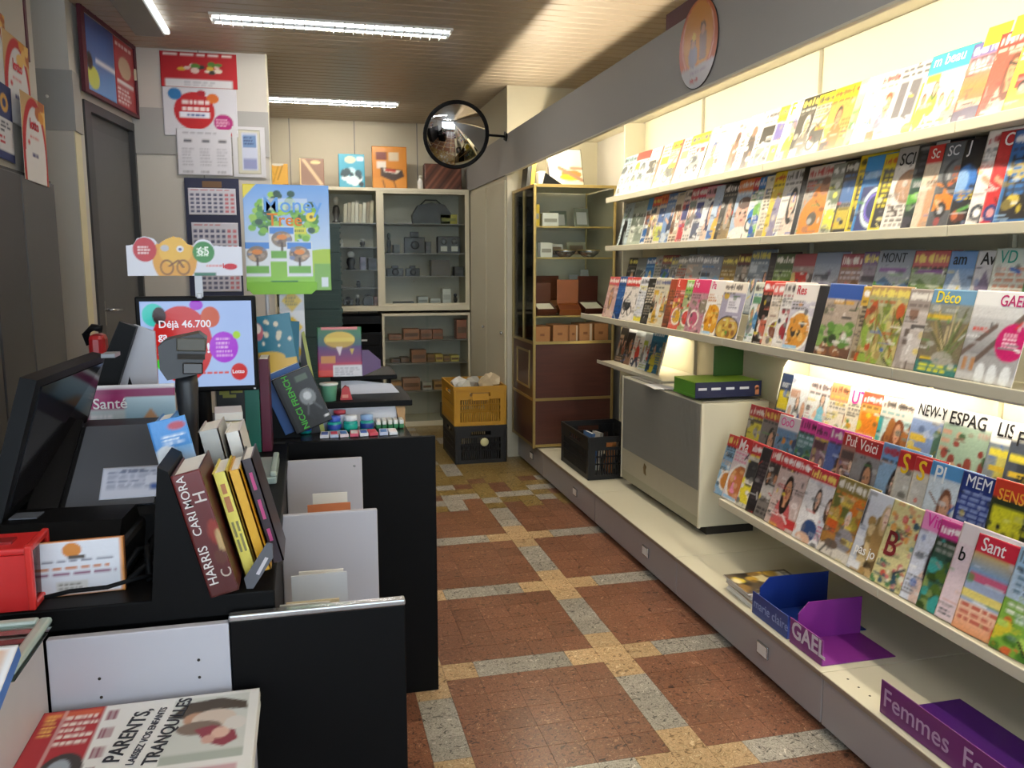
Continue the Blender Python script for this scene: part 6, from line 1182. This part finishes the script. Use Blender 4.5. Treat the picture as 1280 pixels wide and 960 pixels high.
v = Cv(24, 44, '#d8dae0', 5)
for q in (.16, .5, .86): v.poly([(.1, q), (.5, q+.15), (.9, q), (.5, q-.15)], '#e0c03c').text(.25, q-.07, .75, q+.07, 3, '#5a4a2c')
t = thing('diamond_strip', 'white hanging strip printed with yellow diamonds', 'sign', (-.093, 3.06, 1.2)); link('print', sheet(v, .086, .255, .0012, 'print'), t, (0, 0, 0), FACE_CAM); MB().box(.03, .002, -.248, .05, .006, .255).box(0, -.02, -.2475, .086, .04, -.243).build('support', mat('clear_plastic', '#b8bcc4', .1), t)
v = Cv(40, 50, '#2f7a94', 7); v.rect(0, 0, 1, .28, '#d8b450').ell(.2, .3, .5, .12, '#d8b450').blobs(14, ['#e8e4d4', '#e0d8c0'], .1, .4, .95, .9, .06, .05).ell(.1, .75, .14, .14, '#c86a7a').ell(.1, .8, .1, .08, '#efe4dc')
t = thing('patterned_pouch', 'teal gift pouch with white dots and a yellow hem', 'bag', (-.155, 2.92, 1.165)); link('front', sheet(v, .125, .21, .004, 'front', .006), t, (0, 0, 0), (math.pi/2, -.12, 0)); MB().prism([(.0, 0), (.12, 0), (.13, .19), (.0, .2)], .006, .03, 'y').build('gusset', cm('#2a6a84', .6), t); MB().box(.01, .0, -.212, .12, .06, -.001, 0, .003).build('plinth_block', M['blackp'], t)
# book with green lettering leaning on the counter block
t = thing('novel', 'black thriller with bright green lettering leaning over a blue book', 'book', (-.048, 2.875, .972), (0, -.38, 0))
v = Cv(34, 50, '#2c2d2f', 2); v.ell(.66, .52, .2, .14, '#8a9094').ell(.66, .54, .1, .07, '#d8dce0').rect(.55, .8, .85, .9, '#5a6a5c').line(.6, .4, .5, .25, .02, '#5a5e60').line(.74, .4, .86, .26, .02, '#5a5e60').rect(.84, .1, .96, .14, '#e8e8ea').rect(.0, 0, .12, 1, '#18191a')
pl = link('cover', sheet(v, .132, .205, .003, 'cover'), t, (0, 0, 0), FACE_CAM); MB().box(.002, .0035, .002, .13, .03, .203).build('page_block', M['page'], t)
text(pl, 'NICCI FRENCH', .029, (.052, .006, .0012), '#4cc03c', 'lettering', (0, 0, math.pi/2), bold=.014)
t = thing('novel', 'blue-covered book under the black thriller', 'book', (-.085, 2.91, .965), (0, -.38, 0)); MB().box(0, 0, 0, .14, .03, .215, 0, .002).build('cover', cm('#2f5a98', .4), t); MB().box(.004, -.0, .2152, .136, .028, .217).build('page_edge', M['page'], t)
t = thing('leaflet_wedge', 'dark folded leaflet with yellow-green edge between pouch and sweet box', 'leaflet', (-.04, 2.99, .953)); MB().prism([(0, 0), (.075, 0), (.02, .36)], 0, .004, 'y').build('fold', cm('#2a2c30', .5), t); MB().prism([(.075, 0), (.09, 0), (.03, .365), (.02, .36)], -.001, .005, 'y').build('bright_edge', cm('#a8b060', .5), t)
# row of books under the screen
for i, (x, w, z, h, d, c_, la) in enumerate([(-.285, .086, .953, .235, .02, '#1c1e1e', 'black book with olive lettering below the lottery screen'), (-.2, .045, .953, .225, .1, '#1f6a5c', 'teal book standing beside the screen foot'), (-.153, .03, .953, .3, .12, '#5a1a34', 'tall maroon file standing beside the screen foot')]):
    t = thing('novel', la, 'book', (x, 2.72, z)); MB().box(0, 0, 0, w, d, h, 0, .002).build('cover', cm(c_, .4), t); MB().box(.003, .003, h, w-.003, d-.003, h+.001).build('page_edge', M['page'], t)
    if i == 0:
        for q, (a, b_, c0, e) in enumerate([(.01, .19, .04, .228), (.045, .195, .08, .222), (.02, .18, .06, .19)]): MB().box(a, -.001, b_, c0, 0, e).build('olive_letter', cm('#8a8a34', .5), t)
for i in range(3):
    t = thing('novel', ['lowest white paperback lying beside the scanner', 'middle cream paperback lying beside the scanner', 'top white paperback lying beside the scanner'][i], 'book', (-.268+.004*i, 2.42, 1.06+i*.026), (0, 0, .05*i)); MB().box(0, 0, 0, .075, .12, .024, 0, .002).build('cover', cm(['#e0dfd8', '#cfc8ac', '#e8e8e4'][i], .5), t); MB().box(.004, -.0005, .004, .071, 0, .02).build('page_edge', M['page'], t)
tag(MB().box(-.29, 2.41, .953, -.18, 2.56, 1.059, 0, .004).build('storage_box', M['black']), 'small black box carrying the white paperbacks', 'box')
# ------------------------------------------------------------------ sweets on the counter block
t = thing('sweet_stand', 'black two-tier sweet stand with white back cards', 'stand', (0, 0, 0))
MB().box(-.06, 3.05, 1.028, .372, 3.42, 1.05, 0, .003).build('lower_tier', M['black'], t); MB().box(.08, 3.22, 1.106, .335, 3.5, 1.124, 0, .003).build('upper_tier', M['black'], t)
MB().box(-.05, 3.075, .953, .315, 3.08, 1.027).build('back_card', cm('#dcdce4', .6), t); MB().prism([(.12, 1.05), (.345, 1.05), (.315, 1.085), (.16, 1.106), (.12, 1.106)], 3.24, 3.25, 'y').build('back_card', cm('#dcdce4', .6), t); MB().box(-.055, 3.38, .953, .0, 3.42, 1.12).box(.32, 3.42, .953, .33, 3.5, 1.106).build('upright', M['black'], t)
MB().prism([(.325, .953), (.345, .953), (.345, 1.026), (.31, 1.026)], 3.06, 3.3, 'y').build('side_cheek', cm('#a8865c', .6), t)
v = Cv(50, 56, '#4a1c5c', 3); v.grad(0, .3, '#c02438', '#a8204c').grad(.3, .62, '#8a1c5c', '#3c2468').grad(.62, 1, '#2c4a5c', '#2c7a3c').ell(.5, .74, .34, .16, '#d8b83c').ell(.5, .66, .3, .12, '#8a5a24', .4).rect(.2, .7, .82, .78, '#e0c84c').rect(.08, .28, .4, .42, '#c8863c').rect(.0, .0, .34, .14, '#d23c2c').rect(.34, 0, 1, .24, '#d8d8e0').text(.38, .04, .95, .2, 4, '#a8a8b4').poly([(.42, .6), (.56, .6), (.5, .42)], '#e0d0d4').poly([(.72, .56), (.82, .56), (.77, .44)], '#c8a840').rect(.1, .94, .9, 1, '#d87a7c')
t = thing('sweet_box', 'purple and green sweet display box with a yellow arched banner', 'box', (.035, 3.2, 1.125)); link('front', sheet(v, .165, .19, .002, 'front'), t, (0, 0, 0), FACE_CAM); MB().box(0, .003, 0, .165, .09, .085).build('tray', cm('#8a2a5c', .4), t); MB().prism([(.165, 0), (.235, .03), (.235, .06), (.19, .1), (.165, .1)], -.002, .004, 'y').build('side_wing', cm('#5a3a6a', .4), t)
MB().box(0, 0.1, -.0, .165, .12, .01).build('foot_strip', cm('#8a2a5c', .4), t)
t = thing('mint_cup', 'mint green printed cup on the sweet stand', 'cup', (.07, 3.1, 1.0505)); MB().lathe([(.026, 0), (.031, .06), (.033, .062), (.03, .064)], (0, 0, 0), 20).build('body', cm('#7cc4a0', .4), t); MB().lathe([(.0318, .058), (.034, .06), (.034, .066), (0, .067)], (0, 0, 0), 20).build('lid', cm('#dfe8e4', .4), t)
t = thing('red_pouch', 'small red sweet pouch beside the mint cup', 'pouch', (.11, 3.1, 1.0505)); MB().prism([(0, 0), (.045, 0), (.034, .045), (.02, .052), (.008, .04)], 0, .025, 'y').build('body', cm('#b82c30', .35), t); MB().box(.008, -.001, .008, .03, 0, .02).build('label', cm('#d88a7c', .5), t)
for i in range(4):
    t = thing('gum_tub', ['teal gum tub with blue lid hidden behind the thriller', 'teal gum tub with blue lid next to the thriller', 'teal gum tub with white lid in the middle', 'teal gum tub with pale blue lid beside the lozenges'][i], 'tub', (.025+i*.058 if i else -.02, 3.0, .9535), group='gum tubs on the counter block')
    MB().lathe([(.022, 0), (.025, .004), (.025, .032), (.021, .038)], (0, 0, 0), 18).build('body', cm('#1f9c94', .25), t); MB().lathe([(.022, .038), (.023, .042), (.023, .056), (.0, .058)], (0, 0, 0), 18).build('lid', cm(['#2c4ab0', '#3a5cc0', '#e0e8f0', '#8ab0e0'][i], .3), t); MB().lathe([(.0253, .01), (.0255, .012), (.0255, .026), (.0253, .028)], (0, 0, 0), 18).build('label', cm(['#2c50a8', '#2a4aa4', '#20b0a0', '#1c3c8c'][i], .3), t)
for i in range(2):
    t = thing('gum_jar', ['white and red topped jar behind the first tub', 'white and red topped jar behind the middle tub'][i], 'jar', (.045+i*.06, 3.048, .9535)); MB().lathe([(.02, 0), (.022, .05), (.02, .055)], (0, 0, 0), 16).build('body', cm('#c8d4ec', .3), t); MB().lathe([(.022, .055), (.022, .068), (0, .07)], (0, 0, 0), 16).build('lid', cm('#a83a4c', .35), t)
for i in range(5):
    t = thing('lozenge_roll', ['nearest the gum tubs', 'second from the gum tubs', 'in the middle of its row', 'second from the stand cheek', 'beside the stand cheek'][i] and 'green and white lozenge roll '+['nearest the gum tubs', 'second from the gum tubs', 'in the middle of its row', 'second from the stand cheek', 'beside the stand cheek'][i], 'sweets', (.232+i*.021, 3.0, .9535), group='lozenge rolls')
    MB().box(0, 0, 0, .018, .1, .02, 0, .004).build('wrapper', cm('#2c7a4c', .4), t); MB().box(.001, -.001, .016, .017, .06, .032, 0, .003).build('white_end', cm('#e0e4e0', .4), t)
gc = ['#e4e6f0', '#c8d4f0', '#e8dce4', '#d8607c', '#e6e8f2', '#d84a5c', '#c4d0ee', '#eceef4']; gd = ['at the foot of the thriller', 'second from the thriller', 'third from the thriller', 'fourth from the thriller, rosy', 'fourth from the panel corner', 'third from the panel corner, red', 'second from the panel corner', 'last towards the panel corner']
for i in range(8):
    t = thing('gum_pack', 'flat chewing gum pack along the counter edge, '+gd[i], 'gum', (.03+i*.034, 2.885, .9535), (0, 0, .06*((i % 3)-1)), 'gum packs along the counter edge'); MB().box(0, 0, 0, .03, .075, .011, 0, .002).build('wrapper', cm(gc[i], .35), t); MB().box(.004, .01, .011, .026, .06, .0115).build('logo_band', cm(['#3a5ac0', '#d83c4c', '#3a7ac8', '#f0e8ea'][i % 4], .4), t)

# ------------------------------------------------------------------ posters on the partition
def poster(x0, z0, x1, z1, cv, label, cat='poster', y=5.846, name='poster', grp=None):
    o = link(name, sheet(cv, x1-x0, z1-z0, .0015, name, .002, [printed('print_matte', .75), M['paper']]), None, (x0, y, z0), FACE_CAM); return tag(o, label, cat, grp)
v = Cv(60, 30, '#b81f28', 1); v.text(.05, .86, .95, .97, 1, '#f0e4e0', .02).blobs(14, ['#e0c8c0', '#3a3a34', '#5a8a3c', '#e0d8c8', '#d8b43c'], .22, .45, .8, .68, .06, .09).rect(.06, .02, .93, .24, '#dcdce0').text(.3, .06, .85, .2, 2, '#b8b8c0')
poster(-.845, 2.668, -.383, 2.884, v, 'red poster with white headline and small fruit photo at the ceiling')
v = Cv(60, 40, '#d4d4dc', 2); v.ell(.42, .52, .27, .38, '#bb2128').ell(.17, .85, .09, .12, '#2f78b4').ell(.67, .78, .08, .1, '#d8702c').ell(.25, .1, .05, .06, '#2f9a5c').ell(.8, .3, .13, .17, '#b02c78').ell(.52, .88, .06, .06, '#a81f30').text(.26, .5, .66, .76, 2, '#f0dcdc', .1).rect(.22, .38, .62, .5, '#e4e8f4').text(.32, .4, .6, .48, 1, '#2c4a94').text(.7, .22, .9, .38, 4, '#e4b0cc').text(.4, .04, .85, .1, 1, '#c88a90').ell(.93, .06, .04, .06, '#c02434')
poster(-.842, 2.367, -.392, 2.667, v, 'white poster with a big red disc and coloured bubbles', y=5.842)
v = Cv(44, 36, '#d6d6de', 3); v.text(.12, .86, .8, .93, 1, '#b0b0ba')
for q in (.1, .42, .72): v.text(q, .2, q+.22, .6, 6, '#b4b4be').rect(q+.04, .7, q+.18, .76, '#5a5a64').text(q, .05, q+.2, .12, 1, '#8a8a94')
poster(-.771, 2.122, -.438, 2.413, v, 'plain white notice in three columns below the bubble poster', 'notice', 5.838)
t = thing('framed_notice', 'cream framed notice with a small blue photo page', 'frame', (-.43, 5.84, 2.117)); MB().box(0, 0, 0, .203, .012, .02).box(0, 0, .3, .203, .012, .32).box(0, 0, .02, .03, .012, .3).box(.173, 0, .02, .203, .012, .3).build('frame', cm('#d2d2d6', .5), t)
v = Cv(20, 30, '#c8c6b4', 2); v.rect(.2, .1, .85, .92, '#c8cfe4').rect(.25, .6, .8, .88, '#6a8ab8').text(.28, .65, .78, .85, 3, '#2c3a68').rect(.25, .12, .8, .35, '#8a90bc'); link('page', sheet(v, .143, .28, .001, 'page'), t, (.03, .004, .02), FACE_CAM)
t = thing('wall_calendar', 'navy wall calendar holding white month sheets', 'calendar', (-.74, 5.84, 1.33)); MB().box(0, 0, 0, .337, .006, .774, 0, .002).build('backing', cm('#161a3c', .5), t)
def month(z0, h, x0, w, seed):
    v = Cv(54, 30, '#d6d6e2', seed); v.text(.06, .88, .9, .95, 1, '#c87a84')
    for a in range(8):
        for b_ in range(5): v.rect(.05+a*.118, .1+b_*.15, .05+a*.118+.075, .1+b_*.15+.085, '#cc7a86' if a > 5 else '#5c6080')
    link('month_sheet', sheet(v, w, h, .001, 'month_sheet', .002, [printed('print_matte', .75), M['paper']]), t, (x0, -.003, z0), FACE_CAM)
month(.54, .17, .02, .295, 1); month(.27, .22, .03, .29, 2); month(.04, .2, .035, .29, 3)
MB().box(.11, -.002, .715, .23, 0, .755).build('gold_emblem', cm('#6a4a24', .4), t)
tag(MB().box(-1.015, 5.82, 2.69, -.985, 5.86, 2.76, 0, .004).build('sensor_box', M['cream']), 'small cream sensor box in the corner under the ceiling', 'sensor')
# ------------------------------------------------------------------ left wall: dark lockers, maroon frames, lottery posters
t = thing('tall_locker', 'tall dark grey steel locker along the left wall', 'locker', (0, 0, 0))
MB().box(-1.95, 2.2, 0, -1.13, 4.33, 1.93).build('body', mat('locker_body', '#26272a', .45), t)
for a, b_ in ((2.22, 2.82), (2.84, 3.46), (3.48, 3.85), (3.865, 4.325)): MB().box(-1.13, a, .05, -1.115, b_, 1.915, 0, .004).build('door', M['door'] if b_ > 4 else mat('locker_door', '#3c3d40', .4), t)
hd = struct(MB().box(-2.0, 2.2, 1.935, -1.16, 4.34, 2.92).build('wall_left_header', M['wall']))
def wall_poster(y0, z0, y1, z1, cv, label, x, tilt=0.0):
    ex = Vector((0, 1, 0)); ey = Vector((0, 0, 1)); a = tilt; ex, ey = ex*math.cos(a)+ey*math.sin(a), ey*math.cos(a)-ex*math.sin(a)
    mw = Matrix((ex, ey, ex.cross(ey))).transposed().to_4x4(); mw.translation = (x, y0, z0)
    return tag(link('poster', sheet(cv, y1-y0, z1-z0, .0015, 'poster', .003, [printed('print_matte', .75), M['paper']]), None, mw=mw), label, 'poster', 'posters on the left wall')
def frame(name, label, y0, z0, y1, z1, loc, rot, cvs):
    t = thing(name, label, 'frame', loc, rot); W, H = y1-y0, z1-z0
    MB().box(0, 0, 0, W, .02, .02).box(0, 0, H-.03, W, .02, H).box(0, 0, .02, .05, .02, H-.03).box(W-.03, 0, .02, W, .02, H-.03).build('maroon_rim', M['maroon'], t)
    MB().box(.05, .012, .02, W-.03, .018, H-.03).build('backing', cm('#d4d4d8', .6), t)
    for a, b_, cv in cvs: link('poster_print', sheet(cv, b_-a, H-.06, .001, 'poster_print'), t, (a, .009, .025), FACE_CAM)
    return t
def sky_poster(seed, red=False):
    v = Cv(30, 40, '#3c62a8' if not red else '#b02830', seed)
    if red: v.ell(.5, .6, .3, .16, '#c8b090').text(.1, .05, .9, .3, 4, '#ece0e0').rect(.1, .34, .9, .4, '#e8e4e4').text(.1, .85, .9, .95, 1, '#f0e0e0')
    else: v.grad(0, 1, '#6a9cd8', '#2c4a94').ell(.2, .2, .2, .15, '#c8d05a').rect(.3, .42, 1, .48, '#e0e4ee').ell(.1, .4, .1, .12, '#2a3428')
    return v
frame('maroon_frame', 'maroon poster frame above the grey door with blue and red posters', 0, 2.44, .88, 2.89, A+Vector((-.0, -.0, 2.46))+Vector((.045, -.02, 0)), (0, 0, ang), [(.07, .5, sky_poster(1)), (.5, .85, sky_poster(2, True))])
frame('maroon_frame', 'maroon poster frame above the dark locker with blue posters', 0, 2.44, 1.6, 2.89, (-1.155, 2.66, 2.44), (0, 0, math.pi/2), [(.07, .6, sky_poster(5)), (.6, 1.1, sky_poster(3)), (1.1, 1.57, sky_poster(4))])
def lotto(seed):
    v = Cv(40, 60, '#dfdfe0', seed); v.rect(0, .0, 1, 1, '#c9a878').ell(.5, .3, .5, .68, '#b8242c').ell(.52, .28, .4, .6, '#e4e3e4').rect(.1, 0, .9, .35, '#e4e3e4').blobs(10, ['#d8943c', '#e8c070', '#b86a3c'], .6, .75, 1, 1, .12, .07).text(.3, .5, .7, .55, 1, '#d88a90').text(.35, .28, .65, .36, 1, '#4a4a80').ell(.25, .45, .04, .03, '#c83040'); return v
def navy(seed):
    v = Cv(40, 60, '#26356a', seed); v.rect(0, .12, 1, .55, '#d8dae0').ell(.7, .75, .14, .12, '#c89a4c').ell(.7, .75, .07, .06, '#26356a').text(.05, .36, .9, .52, 3, '#2c3450').text(.05, .2, .9, .33, 2, '#b83a4c').text(.1, .8, .5, .9, 2, '#e8e8f0'); return v
for i, (y0, z0, w, h, cv, la, x) in enumerate([(3.62, 2.19, .30, .36, lotto(2), 'upper red-arched lottery poster nearest the shop window', -1.150), (3.86, 2.13, .33, .36, lotto(1), 'upper red-arched lottery poster beside the pilaster', -1.146), (3.58, 1.965, .32, .30, navy(3), 'navy and white lottery poster under the red-arched one', -1.142), (3.90, 1.90, .33, .36, lotto(4), 'lowest red-arched lottery poster hanging over the locker edge', -1.11)]):
    o = wall_poster(y0, z0, y0+w, z0+h, cv, la, x, -.02)
    if i in (0, 1, 3): text(o, 'lotto', .06, (w*.3, h*.62, .004), '#c82434', 'logo', bold=.03)
# ------------------------------------------------------------------ round orange sign on the fascia
v = Cv(60, 60, '#c05a28', 4); v.ring(.5, .55, .42, .42, .06, '#e0a888').ell(.5, .58, .38, .4, '#d08a2c').rect(0, 0, 1, .26, '#c8c8d0').rect(.55, .3, .72, .6, '#8a6a58').ell(.63, .66, .07, .07, '#4a3428').ell(.63, .64, .05, .055, '#c09070').ell(.38, .38, .12, .13, '#8a88a0').ell(.38, .54, .07, .07, '#6a4a34').ell(.38, .52, .05, .055, '#c09474').ell(.4, .6, .05, .05, '#e0c04c').text(.3, .16, .75, .22, 1, '#a8a0b8').text(.32, .06, .5, .13, 1, '#b83a4c', 0)
t = thing('round_sign', 'round orange sign with white foot fixed to the fascia', 'sign', (1.526, 3.133, 2.405))
c = v.down(); V_, F_, C_ = [(-.001, 0, 0)], [], [*c[30, 30], 1]; NR, NA = 26, 64
for i in range(1, NR+1):
    for k in range(NA):
        a = 2*math.pi*k/NA; r_ = .166*i/NR; V_.append((-.001, -r_*math.cos(a), r_*math.sin(a)))
        ii = min(59, max(0, int(30+r_*math.cos(a)/.166*29.9))); jj = min(59, max(0, int(30+r_*math.sin(a)/.166*29.9))); C_ += [*c[jj, ii], 1]
for k in range(NA): F_.append((0, 1+k, 1+(k+1) % NA))
for i in range(NR-1):
    for k in range(NA): F_.append((1+i*NA+k, 1+(i+1)*NA+k, 1+(i+1)*NA+(k+1) % NA, 1+i*NA+(k+1) % NA))
me = bpy.data.meshes.new('disc_print'); me.from_pydata(V_, [], F_); me.materials.append(printed('print_gloss', .32)); me.color_attributes.new('print', 'FLOAT_COLOR', 'POINT').data.foreach_set('color', C_); link('disc_print', me, t)
MB().lathe([(.0, -.0005), (.168, -.0005), (.169, .0), (.168, .003), (0, .003)], (0, 0, 0), 64, 'x').build('disc', cm('#2a2422', .5), t)

finish_texts()
